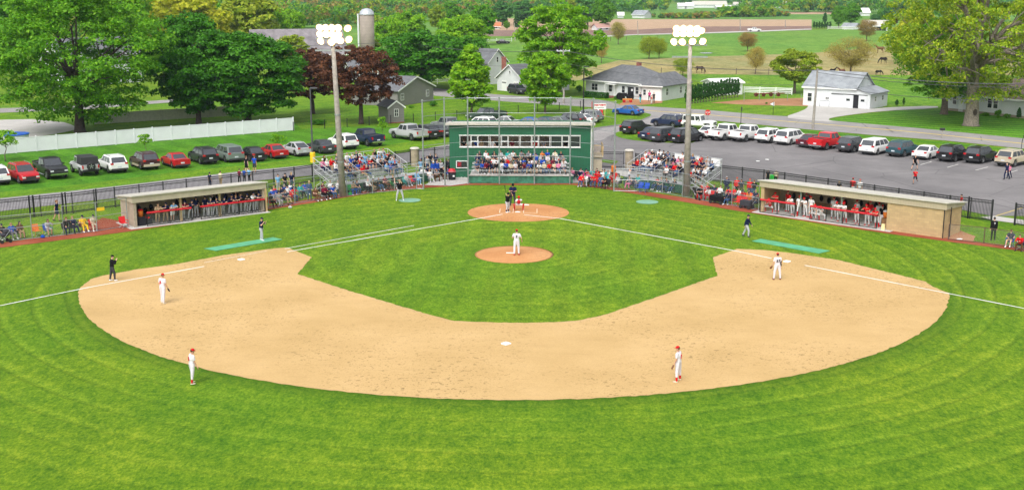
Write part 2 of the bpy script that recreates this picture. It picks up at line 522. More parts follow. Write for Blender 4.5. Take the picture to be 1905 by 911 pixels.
sheet('ditch_grass', jit(gp([(1330,226.5),(1400,233),(1500,244),(1640,256),(1760,265.5),(1905,280),(2100,309),(2100,314),(1905,284),(1760,269),(1640,259),(1500,247),(1400,236)]), 2, .15), 0.036, M['lawn_bank'])
sheet('fence_lawn', jit(gp([(1108,300),(1120,297),(1150,300),(1145,306)]), 1, .05), 0.030, M['lawn'])
sheet('driveway', jit(smooth(gp([(1455,219),(1495,206),(1505,198),(1498,192),(1500,188),(1560,197),(1610,204),(1655,200),(1745,197),(1745,202),(1640,207),(1560,217),(1538,222),(1555,228),(1500,224)]), 1, True), 3, .04), 0.038, M['concrete'])
sheet('garden_soil', jit(gp([(1322,192),(1384,186),(1510,182),(1505,198),(1400,196)]), 1.5, .1), 0.030, M['bare'])
sheet('house_drive', jit(gp([(1150,196),(1165,186),(1235,182),(1232,192),(1190,196)]), 1.5, .05), 0.034, M['bare'])
sheet('front_walk', gp([(1800,207),(1905,214.5),(2000,222),(2000,220),(1905,212.5),(1800,205.5)]), 0.034, M['concrete'])
sheet('yard_paving', jit(gp([(-80,225),(60,222),(120,228),(150,240),(100,250),(20,262),(-80,268)]), 3, .1), 0.03, M['concrete'])
sheet('side_street', gp([(140,205),(330,190),(330,185),(160,196),(60,200),(-100,205),(-100,214)]), 0.03, M['road'])
# parking bays
mb = MB()
for x0, y0, x1, y1 in [(1733,301,1712,307),(1783,306,1762,312),(1838,311,1815,317),(1893,317,1870,324)]:
    a = G(x0, y0); b = G(x1, y1); d = (b-a).normalized(); n = Vector((-d.y, d.x, 0))*0.06
    mb.face([(p.x, p.y, 0.024) for p in (a-n, a+n, b+n, b-n)])
struct('bay_markings', mb, M['paint_white'])
mb = MB()
for x0, y0, x1, y1 in [(1846,404,1905,386),(1905,386,1960,370)]:
    a = G(x0, y0); b = G(x1, y1); d = (b-a).normalized(); n = Vector((-d.y, d.x, 0))*0.06
    mb.face([(p.x, p.y, 0.024) for p in (a-n, a+n, b+n, b-n)])
struct('lot_line', mb, M['paint_yellow'])

# ------------------------------------------------------------------ the diamond
arc = [(29.0*math.cos(t), -18.6 + 29.0*math.sin(t)) for t in [R(197.5 + i*(342.5-197.5)/60) for i in range(61)]]
inner = gp([(1326,479),(1334,513),(1230,550),(1130,584),(1078,596),(1030,599.5),(960,600.5),(900,599.5),(845,597),(800,586),(750,571),(650,541),(553,510),(580,479)])
top_r = gp([(1737,534),(1722,524),(1650,506),(1560,484),(1480,472),(1420,465),(1372,463)])
top_l = gp([(536,461),(512,462),(415,475),(330,491),(250,502),(190,513),(168,520)])
sheet('infield_dirt', jit(arc + top_r + inner + top_l, 0.3, 0.05), 0.020, M['dirt'])
ig = gp([(536,461),(580,479),(553,510),(650,541),(750,571),(800,586),(845,597),(900,599.5),(960,600.5),(1030,599.5),(1078,596),(1130,584),(1230,550),(1334,513),(1326,479),(1372,463)])
sheet('infield_grass', ig + [(4, -2), (-4, -2)], 0.012, M['turf_in'])
sheet('home_circle', jit([(4.35*math.cos(R(i*5)), -0.65 + 4.2*math.sin(R(i*5))) for i in range(72)], 0.3, 0.02), 0.024, M['dirt_home'])
# pitching mound, a low cone
mb = MB(); mb.lathe([(2.85, 0.016), (2.6, 0.03), (1.6, 0.15), (0.8, 0.25), (0.0005, 0.262)], 64, (0, -16.9, 0))
struct('pitching_mound', mb, M['dirt_home'], True)
# red brick-dust warning track
tl = [(-160,478),(0,455),(240,424),(500,385),(560,375),(700,352),(760,345),(830,343),(870,341)]
tm = [(870,344),(968,344.5),(1070,343)]
track_o = gp([(-160,470),(0,452),(240,421),(520,380),(700,350),(760,344.5),(830,341),(873,341.2),(968,341.8),(1064,341),(1130,347),(1200,357),(1400,386),(1640,424),(1760,443),(1905,460),(2050,480)])
track_i = gp([(2050,492),(1905,468),(1760,449),(1640,433),(1400,397),(1200,364),(1130,352.5),(1064,344),(968,344.5),(873,344.5),(830,347.5),(760,352),(700,358),(560,381),(240,431),(0,461),(-160,481)])
sheet('warning_track', jit(track_o + track_i, 0.8, 0.05), 0.020, M['clay'])
sheet('bullpen_clay', jit(gp([(150,430),(190,405),(232,412),(250,428),(170,440)]), 0.6, .05), 0.018, M['clay'])
sheet('dugout_corner_clay', jit(gp([(1758,441),(1785,428),(1815,440),(1810,450),(1762,446)]), 0.6, .05), 0.018, M['bare'])
sheet('walkway_slab', gp([(838,318),(790,345),(838,346),(875,341),(878,330),(873,322)]), 0.040, M['concrete'])
sheet('walkway_slab', gp([(1060,341),(1085,340),(1150,326),(1165,330),(1200,322),(1100,312),(1060,330)]), 0.040, M['concrete'])
sheet('gate_slab', gp([(1824,404),(1846,410),(1905,418),(1905,410),(1850,402)]), 0.034, M['concrete'])

# ------------------------------------------------------------------ chalk
def strip(mb, a, b, wd, z):
    a = Vector((*a[:2], 0)); b = Vector((*b[:2], 0)); d = (b-a).normalized(); n = Vector((-d.y, d.x, 0))*wd/2
    k = max(1, int((b-a).length/1.5))
    pa = None
    L_ = []; R_ = []
    for i in range(k+1):
        p = a.lerp(b, i/k)
        q = random.uniform(0.8, 1.15)
        L_.append((p.x-n.x*q, p.y-n.y*q, z)); R_.append((p.x+n.x*q, p.y+n.y*q, z))
    mb.face(L_ + R_[::-1])
mb = MB()
segs = [[(0,569),(165,535)],[(165,535),(380,496)],[(534,469),(885,408)],[(885,408),(935,399)],
        [(1042,407),(1372,468)],[(1372,468),(1435,481)],[(1497,494),(1732,540)],[(1732,540),(1905,574),(2100,612)],[(-200,612),(0,569)],
        [(975,400),(1042,407)]]
for sg in segs:
    for (x0, y0), (x1, y1) in zip(sg, sg[1:]):
        strip(mb, G(x0, y0), G(x1, y1), 0.12, 0.032)
strip(mb, G(530,463), G(770,420), 0.09, 0.032)
strip(mb, G(380,489), G(497,467), 0.05, 0.032)
o = struct('foul_lines', mb, M['chalk'])
mb = MB()
for sx in (-1, 1):
    x0, x1 = sx*0.45, sx*1.6
    for a, b in (((x0,-1.0),(x0,0.9)), ((x1,-1.0),(x1,0.9)), ((x0,-1.0),(x1,-1.0))):
        strip(mb, a, b, 0.06, 0.030)
struct('batters_box_chalk', mb, plain('worn chalk', (0.74,0.58,0.42), 0.9, var=0.15))

# ------------------------------------------------------------------ bases, rubber, plate
M['base'] = plain('base canvas', (0.82,0.82,0.80), 0.6, var=0.05)
def base_at(p, rz, label, s=0.40, h=0.08, z=0.02):
    mb = MB(); mb.box(-s/2, s/2, -s/2, s/2, 0, h)
    o = mod_bevel(mb.build('base', M['base'], loc=(p.x, p.y, z), rz=rz), 0.02)
    tag(o, label, 'base', 'bases of the diamond')
base_at(G(449,484), R(45), 'white square first base bag on the sand beside the black-clad umpire\'s foul line')
base_at(G(1464,487.5), R(45), 'white square third base bag beside the fielder with the dark sleeve')
base_at(G(941.5,640.5), R(45), 'white square second base bag alone in the middle of the sand')
mb = MB(); mb.prism([(-0.22,-0.1),(0.22,-0.1),(0.22,0.1),(0,0.32),(-0.22,0.1)], 0, 0.02)
tag(mb.build('home_plate', M['base'], loc=(G(963,395).x, G(963,395).y, 0.026)), 'white five-sided home plate in front of the crouching catcher', 'home plate')
mb = MB(); mb.box(-0.3, 0.3, -0.075, 0.075, 0, 0.03)
tag(mb.build('pitching_rubber', M['base'], loc=(-0.25, -17.55, 0.255)), 'white pitching rubber slab at the pitcher\'s feet on the mound', 'pitching rubber')
mb = MB(); mb.box(-0.24, 0.24, -0.24, 0.24, 0, 0.03)
tag(mb.build('bat_pad', M['base'], loc=(G(957,480).x, G(957,480).y, 0.06)), 'small white pad lying at the front of the mound', 'pad')
mb = MB(); mb.prism([(-0.3,-0.1),(0.3,-0.1),(0.3,0.1),(0,0.3),(-0.3,0.1)], 0, 0.03)
tag(mb.build('spare_plate', M['base'], loc=(G(978,382).x, G(978,382).y, 0.026)), 'white towel lying on the clay behind the catcher', 'towel')
# green turf warm-up strips and on-deck circles
M['mat'] = plain('green mat', (0.085,0.33,0.17), 0.9, var=0.2, scale=1.2)
M['mat_pale'] = plain('worn grey green mat', (0.16,0.32,0.22), 0.9, var=0.15, scale=1.5)
M['edge'] = plain('white edging', (0.7,0.75,0.7), 0.8)
def mat(pts, label):
    p = gp(pts); mb = MB(); mb.prism(p, 0.015, 0.045)
    tag(mb.build('warmup_mat', M['mat']), label, 'mat', 'warm-up pitching mats')
mat([(380,463),(402,467),(525,446),(508,442)], 'long green warm-up mat at the navy-shirted coach\'s feet near first base')
mat([(1399,449),(1415,445),(1544,467),(1524,472)], 'long green warm-up mat on the grass beyond third base')
for (x, y), lb in (((762,373), 'round grey green mat under the batter who is swinging on deck'), ((1204,376), 'round pale on-deck mat lying empty on the grass')):
    c = G(x, y); mb = MB(); mb.lathe([(1.0, 0.0), (1.0, 0.03), (0.0005, 0.031)], 32)
    tag(mb.build('on_deck_mat', M['mat_pale'], loc=(c.x, c.y, 0.012)), lb, 'mat', 'on-deck circles')
for (x, y), lb in (((1410,301), 'small white paper scrap on the asphalt, left of a pair'), ((1427,298), 'small white paper scrap on the asphalt, right of a pair'), ((1785,446), 'crumpled white bag on the clay beside the dugout')):
    c = G(x, y); mb = MB(); mb.ell((0,0,0.05), (0.25,0.15,0.05), 7, 4)
    tag(mb.build('litter', M['base'], loc=(c.x, c.y, 0.02)), lb, 'litter')
# ================================================================== PEOPLE
# every figure: one continuous skin body; shirt, trousers, hair or cap, shoes are its clothing parts
M['skin'] = objcol('skin', 0.6, var=0.05, spec=0.3)
M['cloth'] = objcol('cloth', 0.9, var=0.12, scale=9, spec=0.1)
M['hair'] = objcol('hair', 0.7, var=0.15, scale=20)
M['shoe'] = objcol('shoe leather', 0.6, var=0.05)
M['eye'] = plain('dark eye', (0.02,0.015,0.012), 0.3)
M['lip'] = plain('lips', (0.35,0.12,0.09), 0.5)

def vox(mb, name, size, mats, extra=None, smoothit=2):
    "fuse overlapping shapes into one continuous skin"
    me = bpy.data.meshes.new('tmp'); me.from_pydata(mb.v, [], mb.f); me.update()
    o = bpy.data.objects.new('tmp', me); COL.objects.link(o)
    r = o.modifiers.new('r', 'REMESH'); r.mode = 'VOXEL'; r.voxel_size = size
    sm = o.modifiers.new('s', 'SMOOTH'); sm.factor = 0.5; sm.iterations = smoothit
    dg = bpy.context.evaluated_depsgraph_get()
    ev = o.evaluated_get(dg)
    m2 = bpy.data.meshes.new_from_object(ev)
    bpy.data.objects.remove(o); bpy.data.meshes.remove(me)
    vs = [tuple(v.co) for v in m2.vertices]; fs = [tuple(p.vertices) for p in m2.polygons]
    bpy.data.meshes.remove(m2)
    out = MB(); out.add(vs, fs)
    if extra: 
        for mi, e in extra:
            out.m = mi; out.add(e.v, e.f)
    return out.mesh(name, mats, True)

def V(*a): return Vector(a)

# a pose is the set of joint positions of a 1.78 m adult facing -y (towards the viewer's side)
def pose(pelvis=(0,0,0.95), lean=0, twist=0, la=None, ra=None, ll=None, rl=None, head=(0,0), feet=None, side=0):
    """lean: torso forward lean (deg); la/ra: (upper dir, lower dir) in body frame; ll/rl: same for legs; x is the figure's left"""
    P = V(*pelvis)
    # body frame: forward = -y, left = +x, up = z
    T = Matrix.Rotation(R(twist), 3, 'Z') @ Matrix.Rotation(R(lean), 3, 'X') @ Matrix.Rotation(R(side), 3, 'Y')
    # rotating +z about X by +lean moves it towards -y (forward)
    up = T @ V(0,0,1); left = T @ V(1,0,0); fw = T @ V(0,-1,0)
    J = dict(pelvis=P, up=up, left=left, fw=fw)
    J['waist'] = P + up*0.16; J['chest'] = P + up*0.36; J['neck'] = P + up*0.53
    H = T @ Matrix.Rotation(R(-lean*0.75 + head[0]), 3, 'X') @ Matrix.Rotation(R(head[1]), 3, 'Z')
    J['H'] = H
    J['head'] = J['neck'] + (up*0.5 + H @ V(0,0,1)*0.5)*0.142 + (H @ V(0,-1,0))*0.025
    for s, arm, leg, k in ((1, la, ll, 'l'), (-1, ra, rl, 'r')):
        sh = P + up*0.475 + left*(0.185*s)
        a = arm or ((0.12, 0.02, -1), (0.04, -0.15, -1))
        e = sh + V(a[0][0]*s, a[0][1], a[0][2]).normalized()*0.29
        wr = e + V(a[1][0]*s, a[1][1], a[1][2]).normalized()*0.26
        J[k+'sh'] = sh; J[k+'el'] = e; J[k+'wr'] = wr
        hip = P + left*(0.095*s) - up*0.02
        g = leg or ((0.04, 0, -1), (0.02, 0.02, -1))
        kn = hip + V(g[0][0]*s, g[0][1], g[0][2]).normalized()*0.44
        an = kn + V(g[1][0]*s, g[1][1], g[1][2]).normalized()*0.43
        J[k+'hip'] = hip; J[k+'kn'] = kn; J[k+'an'] = an
        J[k+'ft'] = V(g[2][0]*s, g[2][1], g[2][2]).normalized() if len(g) > 2 else V(0.15*s, -1, -0.05).normalized()
    # settle the figure on its lowest sole
    low = min(J['lan'].z, J['ran'].z) - 0.085
    J['low'] = low
    return J

def hand(mb, J, k, s):
    wr = J[k+'wr']; d = (wr - J[k+'el']).normalized()
    side = d.cross(V(0,0,1))
    if side.length < 0.1: side = V(0, 1, 0) * s
    side.normalize(); pal = d.cross(side).normalized()
    c = wr + d*0.05
    mb.cap_(wr, wr + d*0.075, 0.028, 0.036, 8)
    for i, (ln, off) in enumerate(((0.075, -0.030), (0.085, -0.010), (0.08, 0.011), (0.062, 0.030))):
        b = wr + d*0.085 + side*off
        m_ = b + d*ln*0.5 + pal*0.008; e = m_ + d*ln*0.35 + pal*0.028
        mb.tube([b, m_, e], [0.0095, 0.009, 0.0065], 5)
    b = wr + d*0.03 - side*0.03
    mb.tube([b, b - side*0.025 + d*0.03, b - side*0.028 + d*0.06 + pal*0.015], [0.012, 0.011, 0.008], 5)

def body_mesh(J, name='body'):
    mb = MB(); up, left, fw = J['up'], J['left'], J['fw']
    F = Matrix((left, -fw, up)).transposed()
    P = J['pelvis']
    mb.ell(P + up*0.0, (0.165, 0.115, 0.12), 14, 8, F)
    mb.ell(P + up*0.17, (0.145, 0.10, 0.16), 14, 8, F)
    mb.ell(P + up*0.36, (0.17, 0.115, 0.17), 14, 8, F)
    mb.cap_(J['lsh'] - up*0.01, J['rsh'] - up*0.01, 0.065, 0.065, 10)
    mb.cap_(P + up*0.44, J['head'] - J['H'] @ V(0,0,0.05), 0.06, 0.052, 10)
    H = J['H']; hc = J['head'] + H @ V(0, 0, 0.03)
    mb.ell(hc, (0.076, 0.095, 0.108), 14, 10, H)
    mb.ell(hc + H @ V(0, -0.035, -0.06), (0.052, 0.058, 0.058), 12, 8, H)      # jaw
    mb.ell(hc + H @ V(0, -0.097, -0.02), (0.014, 0.022, 0.026), 8, 6, H)       # nose
    for s in (-1, 1): mb.ell(hc + H @ V(0.077*s, 0.01, -0.015), (0.014, 0.024, 0.032), 8, 6, H)
    for s, k in ((1, 'l'), (-1, 'r')):
        mb.cap_(J[k+'sh'], J[k+'el'], 0.053, 0.041, 10)
        mb.cap_(J[k+'el'], J[k+'wr'], 0.042, 0.027, 10)
        mb.cap_(J[k+'hip'], J[k+'kn'], 0.088, 0.058, 12)
        mb.cap_(J[k+'kn'], J[k+'kn'].lerp(J[k+'an'], 0.35), 0.058, 0.055, 10)
        mb.cap_(J[k+'kn'].lerp(J[k+'an'], 0.3), J[k+'an'], 0.056, 0.036, 10)
        mb.cap_(J[k+'an'] - V(0,0,0.04), J[k+'an'] + J[k+'ft']*0.13 - V(0,0,0.05), 0.035, 0.03, 8)
    ex = MB()
    hand(ex, J, 'l', 1); hand(ex, J, 'r', -1)
    ey = MB()
    for s in (-1, 1): ey.ell(hc + H @ V(0.031*s, -0.083, 0.005), (0.011, 0.008, 0.008), 7, 5, H)
    lp = MB(); lp.ell(hc + H @ V(0, -0.088, -0.065), (0.024, 0.008, 0.008), 8, 5, H)
    return vox(mb, name, 0.02, [M['skin'], M['eye'], M['lip']], [(0, ex), (1, ey), (2, lp)])

def shirt_mesh(J, sleeve=0.55, hood=False, puff=1.0, name='shirt'):
    mb = MB(); up, left, fw = J['up'], J['left'], J['fw']
    F = Matrix((left, -fw, up)).transposed(); P = J['pelvis']; q = puff
    mb.ell(P + up*0.06, (0.180*q, 0.135*q, 0.12), 14, 8, F)
    mb.ell(P + up*0.18, (0.170*q, 0.125*q, 0.18), 14, 8, F)
    mb.ell(P + up*0.35, (0.188*q, 0.135*q, 0.175), 14, 8, F)
    mb.cap_(J['lsh'] - up*0.01, J['rsh'] - up*0.01, 0.076*q, 0.076*q, 10)
    for k in 'lr':
        if sleeve <= 1:
            mb.cap_(J[k+'sh'], J[k+'sh'].lerp(J[k+'el'], sleeve), 0.070*q, 0.064*q, 10)
        else:
            mb.cap_(J[k+'sh'], J[k+'el'], 0.070*q, 0.056*q, 10)
            mb.cap_(J[k+'el'], J[k+'el'].lerp(J[k+'wr'], 0.9), 0.056*q, 0.040*q, 10)
    if hood: mb.ell(J['neck'] - fw*0.09 + up*0.0, (0.13, 0.08, 0.08), 10, 7, F)
    return vox(mb, name, 0.026, [M['cloth']])

def trouser_mesh(J, length=0.95, puff=1.0, name='trousers'):
    mb = MB(); up, left, fw = J['up'], J['left'], J['fw']
    F = Matrix((left, -fw, up)).transposed(); P = J['pelvis']; q = puff
    mb.ell(P + up*0.01, (0.176, 0.128, 0.125), 14, 8, F)
    for k in 'lr':
        if length <= 0.5:
            mb.cap_(J[k+'hip'], J[k+'hip'].lerp(J[k+'kn'], min(length*2, .95)), 0.102*q, 0.085*q, 12)
        else:
            mb.cap_(J[k+'hip'], J[k+'kn'], 0.100*q, 0.070*q, 12)
            e = J[k+'kn'].lerp(J[k+'an'], (length-0.5)*2)
            mb.cap_(J[k+'kn'], e, 0.070*q, 0.052*q, 12)
    return vox(mb, name, 0.026, [M['cloth']])

def sock_mesh(J, name='sock'):
    mb = MB()
    for k in 'lr': mb.cap_(J[k+'kn'].lerp(J[k+'an'], 0.30), J[k+'an'], 0.065, 0.046, 12)
    return mb.mesh(name, [M['cloth']], True)

def shoe_mesh(J, k, name='shoe'):
    mb = MB(); a = J[k+'an']; f = J[k+'ft']; f = V(f.x, f.y, min(f.z, 0)*0.5).normalized()
    sd = V(-f.y, f.x, 0).normalized()
    F = Matrix((sd, -f, V(0,0,1))).transposed()
    mb.ell(a + f*0.06 - V(0,0,0.048), (0.048, 0.135, 0.040), 12, 7, F)
    mb.ell(a - V(0,0,0.02), (0.046, 0.055, 0.055), 10, 6, F)
    return mb.mesh(name, [M['shoe']], True)

def cap_mesh(bill=True, back=False, helmet=False, beanie=False):
    mb = MB(); H = Matrix.Identity(3); g = 1.14 if helmet else 1.0
    # dome
    vs = []; n = 14
    prof = [(0.085*g, 0.035), (0.088*g, 0.065), (0.08*g, 0.105*g), (0.055*g, 0.135*g), (0.02, 0.15*g), (0.0006, 0.152*g)]
    if helmet: prof = [(0.09*g, -0.01)] + prof
    if beanie: prof = [(0.09, 0.01)] + prof
    mb.lathe([(r, z) for r, z in prof], n)
    mb.v = [(x, y*1.18, z) for x, y, z in mb.v]
    if bill:
        s = 1 if back else -1
        mb.add([(0.07, s*0.07, 0.04), (-0.07, s*0.07, 0.04), (-0.058, s*0.165, 0.03), (0.058, s*0.165, 0.03), (0.07, s*0.07, 0.052), (-0.07, s*0.07, 0.052), (-0.058, s*0.165, 0.038), (0.058, s*0.165, 0.038)],
               [(0,1,2,3),(4,7,6,5),(0,4,5,1),(1,5,6,2),(2,6,7,3),(3,7,4,0)])
    return mb.mesh('cap', [M['cloth']], True)

def hair_mesh(kind):
    mb = MB()
    mb.ell((0, 0.012, 0.045), (0.087, 0.105, 0.105), 12, 8)
    # take the face side away: keep the shell behind the brow
    keep = [f for f in mb.f if sum(mb.v[i][2] for i in f)/len(f) > 0.055 or sum(mb.v[i][1] for i in f)/len(f) > 0.0]
    mb.f = keep; mb.mi = [0]*len(keep)
    if kind == 'long':
        mb.ell((0, 0.06, -0.05), (0.085, 0.06, 0.15), 12, 8)
        for s in (-1, 1): mb.ell((0.075*s, 0.02, -0.04), (0.025, 0.05, 0.13), 8, 6)
    if kind == 'tail':
        mb.ell((0, 0.125, 0.0), (0.035, 0.04, 0.11), 8, 6)
    return mb.mesh('hair', [M['hair']], True)

HEADS = {'short': hair_mesh('short'), 'long': hair_mesh('long'), 'tail': hair_mesh('tail'),
         'cap': cap_mesh(), 'helmet': cap_mesh(helmet=True), 'capback': cap_mesh(back=True), 'beanie': cap_mesh(bill=False, beanie=True)}

SEATZ = 0.47
def sitleg(x=0.12, fwd=-1, dz=-0.05, sh=(0.02, -0.02, -1)): return ((x, fwd, dz), sh)
POSES = {
 'stand': dict(),
 'stand_b': dict(la=((0.25,0.05,-1),(-0.2,-0.75,-0.5)), ra=((0.25,0.05,-1),(-0.3,-0.8,-0.35)), ll=((0.10,0,-1),(0.04,0.03,-1)), rl=((0.08,-0.05,-1),(0.02,0.08,-1)), head=(8, 10)),
 'stand_c': dict(la=((0.4,0.15,-0.9),(-0.5,-0.55,-0.5)), ra=((0.15,0,-1),(0.05,-0.2,-1)), ll=((0.12,-0.05,-1),(0.02,0.05,-1)), rl=((0.10,0.05,-1),(0.0,0.06,-1)), head=(0,-18)),
 'walk': dict(lean=4, la=((0.1,-0.35,-0.9),(0.0,-0.6,-0.8)), ra=((0.1,0.45,-0.9),(0.05,0.1,-1)), ll=((0.03,0.35,-0.93),(0.0,0.45,-0.9)), rl=((0.03,-0.42,-0.9),(0,0.02,-1))),
 'talk': dict(lean=3, la=((0.3,-0.5,-0.6),(-0.5,-0.5,0.75)), ra=((0.3,-0.45,-0.65),(-0.55,-0.4,0.72)), ll=((0.05,0.18,-0.97),(0,0.2,-1)), rl=((0.03,-0.28,-0.95),(0,0.0,-1)), head=(10,0)),
 'run': dict(lean=14, la=((0.2,-0.6,-0.7),(-0.2,-0.7,0.4)), ra=((0.25,0.7,-0.6),(0,-0.3,-0.9)), ll=((0.06,0.5,-0.85),(0,0.95,-0.35)), rl=((0.06,-0.65,-0.75),(0,0.1,-1))),
 'wide': dict(lean=8, la=((0.35,-0.2,-0.9),(0.0,-0.5,-0.85)), ra=((0.35,-0.2,-0.9),(0.0,-0.5,-0.85)), ll=((0.42,-0.08,-0.9),(0.20,0.1,-1)), rl=((0.42,-0.08,-0.9),(0.20,0.1,-1))),
 'rail': dict(lean=26, la=((0.35,-0.75,-0.45),(-0.75,-0.45,0.15)), ra=((0.35,-0.75,-0.45),(-0.75,-0.45,0.1)), ll=((0.08,0.28,-0.95),(0.02,0.12,-1)), rl=((0.06,0.05,-1),(0.0,0.3,-0.95)), head=(6,0)),
 'rail_b': dict(lean=18, la=((0.55,-0.6,-0.5),(-0.2,-0.9,0.1)), ra=((0.45,-0.65,-0.5),(-0.6,-0.6,0.3)), ll=((0.10,0.1,-1),(0.04,0.2,-1)), rl=((0.14,0.25,-0.95),(0.06,0.12,-1)), head=(4,25)),
 'sit': dict(pelvis=(0,0,SEATZ+0.10), lean=4, la=((0.15,-0.35,-0.9),(-0.3,-0.85,-0.2)), ra=((0.15,-0.35,-0.9),(-0.3,-0.85,-0.15)), ll=sitleg(), rl=sitleg(0.10), head=(0,12)),
 'sit_b': dict(pelvis=(0,0,SEATZ+0.10), lean=26, la=((0.25,-0.75,-0.65),(-0.4,-0.7,0.15)), ra=((0.25,-0.75,-0.65),(-0.45,-0.7,0.05)), ll=sitleg(0.28), rl=sitleg(0.25), head=(0,-8)),
 'sit_c': dict(pelvis=(0,0,SEATZ+0.10), lean=-6, la=((0.3,-0.3,-0.85),(-0.75,-0.5,0.1)), ra=((0.3,-0.3,-0.85),(-0.75,-0.5,-0.05)), ll=((0.02,-1,-0.02),(-0.05,-0.45,-0.9)), rl=((0.12,-1,0.08),(-0.5,-0.45,-0.6)), head=(0,-15)),
 'sit_d': dict(pelvis=(0,0,SEATZ+0.10), lean=10, la=((0.5,-0.3,-0.7),(-0.3,-0.7,0.7)), ra=((0.15,-0.35,-0.9),(-0.2,-0.9,-0.2)), ll=sitleg(0.1,-1,-0.05,(0,0.25,-1)), rl=sitleg(0.16,-1,-0.05,(0.05,-0.35,-0.95)), head=(4,0)),
 'recline': dict(pelvis=(0,0,0.42), lean=-18, la=((0.35,-0.35,-0.8),(0.0,-1,0.1)), ra=((0.35,-0.35,-0.8),(-0.5,-0.8,0.0)), ll=((0.10,-1,0.06),(0.0,-0.55,-0.85)), rl=((0.14,-1,0.02),(0.05,-0.35,-0.95)), head=(18,8)),
 # players
 'pitcher': dict(lean=5, la=((0.45,-0.25,-0.85),(-0.55,-0.75,-0.2)), ra=((0.5,0.0,-0.85),(0.05,-0.6,-0.75)), ll=((0.10,0.10,-1),(0.02,0.22,-0.97)), rl=((0.10,-0.06,-1),(0.04,0.02,-1)), head=(0,0)),
 'fielder': dict(lean=2, la=((0.25,0.0,-1),(0.25,-0.35,-0.9)), ra=((0.22,0.02,-1),(0.05,-0.25,-1)), ll=((0.16,-0.02,-1),(0.10,0.05,-1)), rl=((0.20,0.02,-1),(0.10,0.04,-1)), head=(2,0)),
 'fielder_b': dict(lean=3, la=((0.18,0.1,-1),(0.08,-0.2,-1)), ra=((0.2,-0.1,-1),(0.1,-0.4,-0.9)), ll=((0.07,-0.12,-1),(0.02,0.12,-1)), rl=((0.07,0.12,-1),(0.02,0.12,-1)), head=(8,0)),
 'umpire': dict(lean=9, la=((0.35,-0.2,-0.9),(-0.55,-0.8,0.1)), ra=((0.35,-0.2,-0.9),(-0.55,-0.8,0.2)), ll=((0.14,-0.05,-1),(0.08,0.08,-1)), rl=((0.14,0.0,-1),(0.08,0.05,-1)), head=(12,0)),
 'batter': dict(lean=14, twist=-70, la=((0.2,-0.35,0.1),(-0.35,0.2,0.45)), ra=((-0.5,-0.35,-0.25),(-0.15,0.25,0.55)), ll=((0.18,-0.12,-0.95),(0.05,0.15,-1)), rl=((0.22,-0.15,-0.95),(0.05,0.2,-1)), head=(0,65)),
 'catcher': dict(pelvis=(0,0,0.36), lean=26, la=((0.25,-0.85,-0.2),(-0.1,-0.95,0.2)), ra=((0.35,-0.6,-0.5),(-0.1,-0.7,-0.5)), ll=((0.75,-0.8,0.12),(-0.05,0.25,-0.95)), rl=((0.75,-0.8,0.12),(-0.05,0.25,-0.95)), head=(-4,0)),
 'swing': dict(lean=6, la=((-0.1,-0.8,0.3),(-0.55,-0.1,0.8)), ra=((0.6,-0.35,0.25),(0.0,0.2,0.9)), ll=((0.3,-0.05,-0.95),(0.14,0.05,-1)), rl=((0.3,0,-0.95),(0.14,0.05,-1)), head=(0,10)),
}
_pose = {}; _part = {}
def getpose(k):
    if k not in _pose: _pose[k] = pose(**POSES[k])
    return _pose[k]
def part(k, kind, *a):
    key = (k, kind) + a
    if key not in _part:
        J = getpose(k)
        if kind == 'body': _part[key] = body_mesh(J)
        elif kind == 'shirt': _part[key] = shirt_mesh(J, a[0], a[1], a[2])
        elif kind == 'trousers': _part[key] = trouser_mesh(J, a[0], a[1])
        elif kind == 'sock': _part[key] = sock_mesh(J)
        elif kind == 'shoe': _part[key] = shoe_mesh(J, a[0])
    return _part[key]

CN = {'navy': (0.012,0.018,0.06), 'black': (0.012,0.012,0.014), 'white': (0.78,0.78,0.78), 'red': (0.62,0.012,0.016), 'grey': (0.22,0.22,0.24),
      'light grey': (0.46,0.46,0.48), 'royal blue': (0.02,0.08,0.42), 'light blue': (0.2,0.42,0.65), 'pink': (0.72,0.22,0.36), 'teal': (0.02,0.36,0.34),
      'maroon': (0.16,0.01,0.03), 'yellow': (0.8,0.5,0.02), 'orange': (0.75,0.2,0.03), 'purple': (0.16,0.04,0.25), 'olive': (0.12,0.13,0.05),
      'denim': (0.06,0.11,0.22), 'tan': (0.42,0.30,0.18), 'green': (0.03,0.32,0.08), 'brown': (0.13,0.06,0.03), 'cream': (0.65,0.58,0.42), 'turquoise': (0.03,0.45,0.5),
      'magenta': (0.6,0.03,0.2), 'dark grey': (0.05,0.05,0.06), 'pinstripe': (0.74,0.70,0.74)}
SKINS = [(0.62,0.36,0.25), (0.55,0.30,0.20), (0.66,0.42,0.31), (0.48,0.26,0.17)]
HAIRS = [(0.05,0.025,0.012), (0.12,0.06,0.03), (0.35,0.22,0.09), (0.02,0.015,0.012), (0.30,0.28,0.26), (0.2,0.08,0.03)]

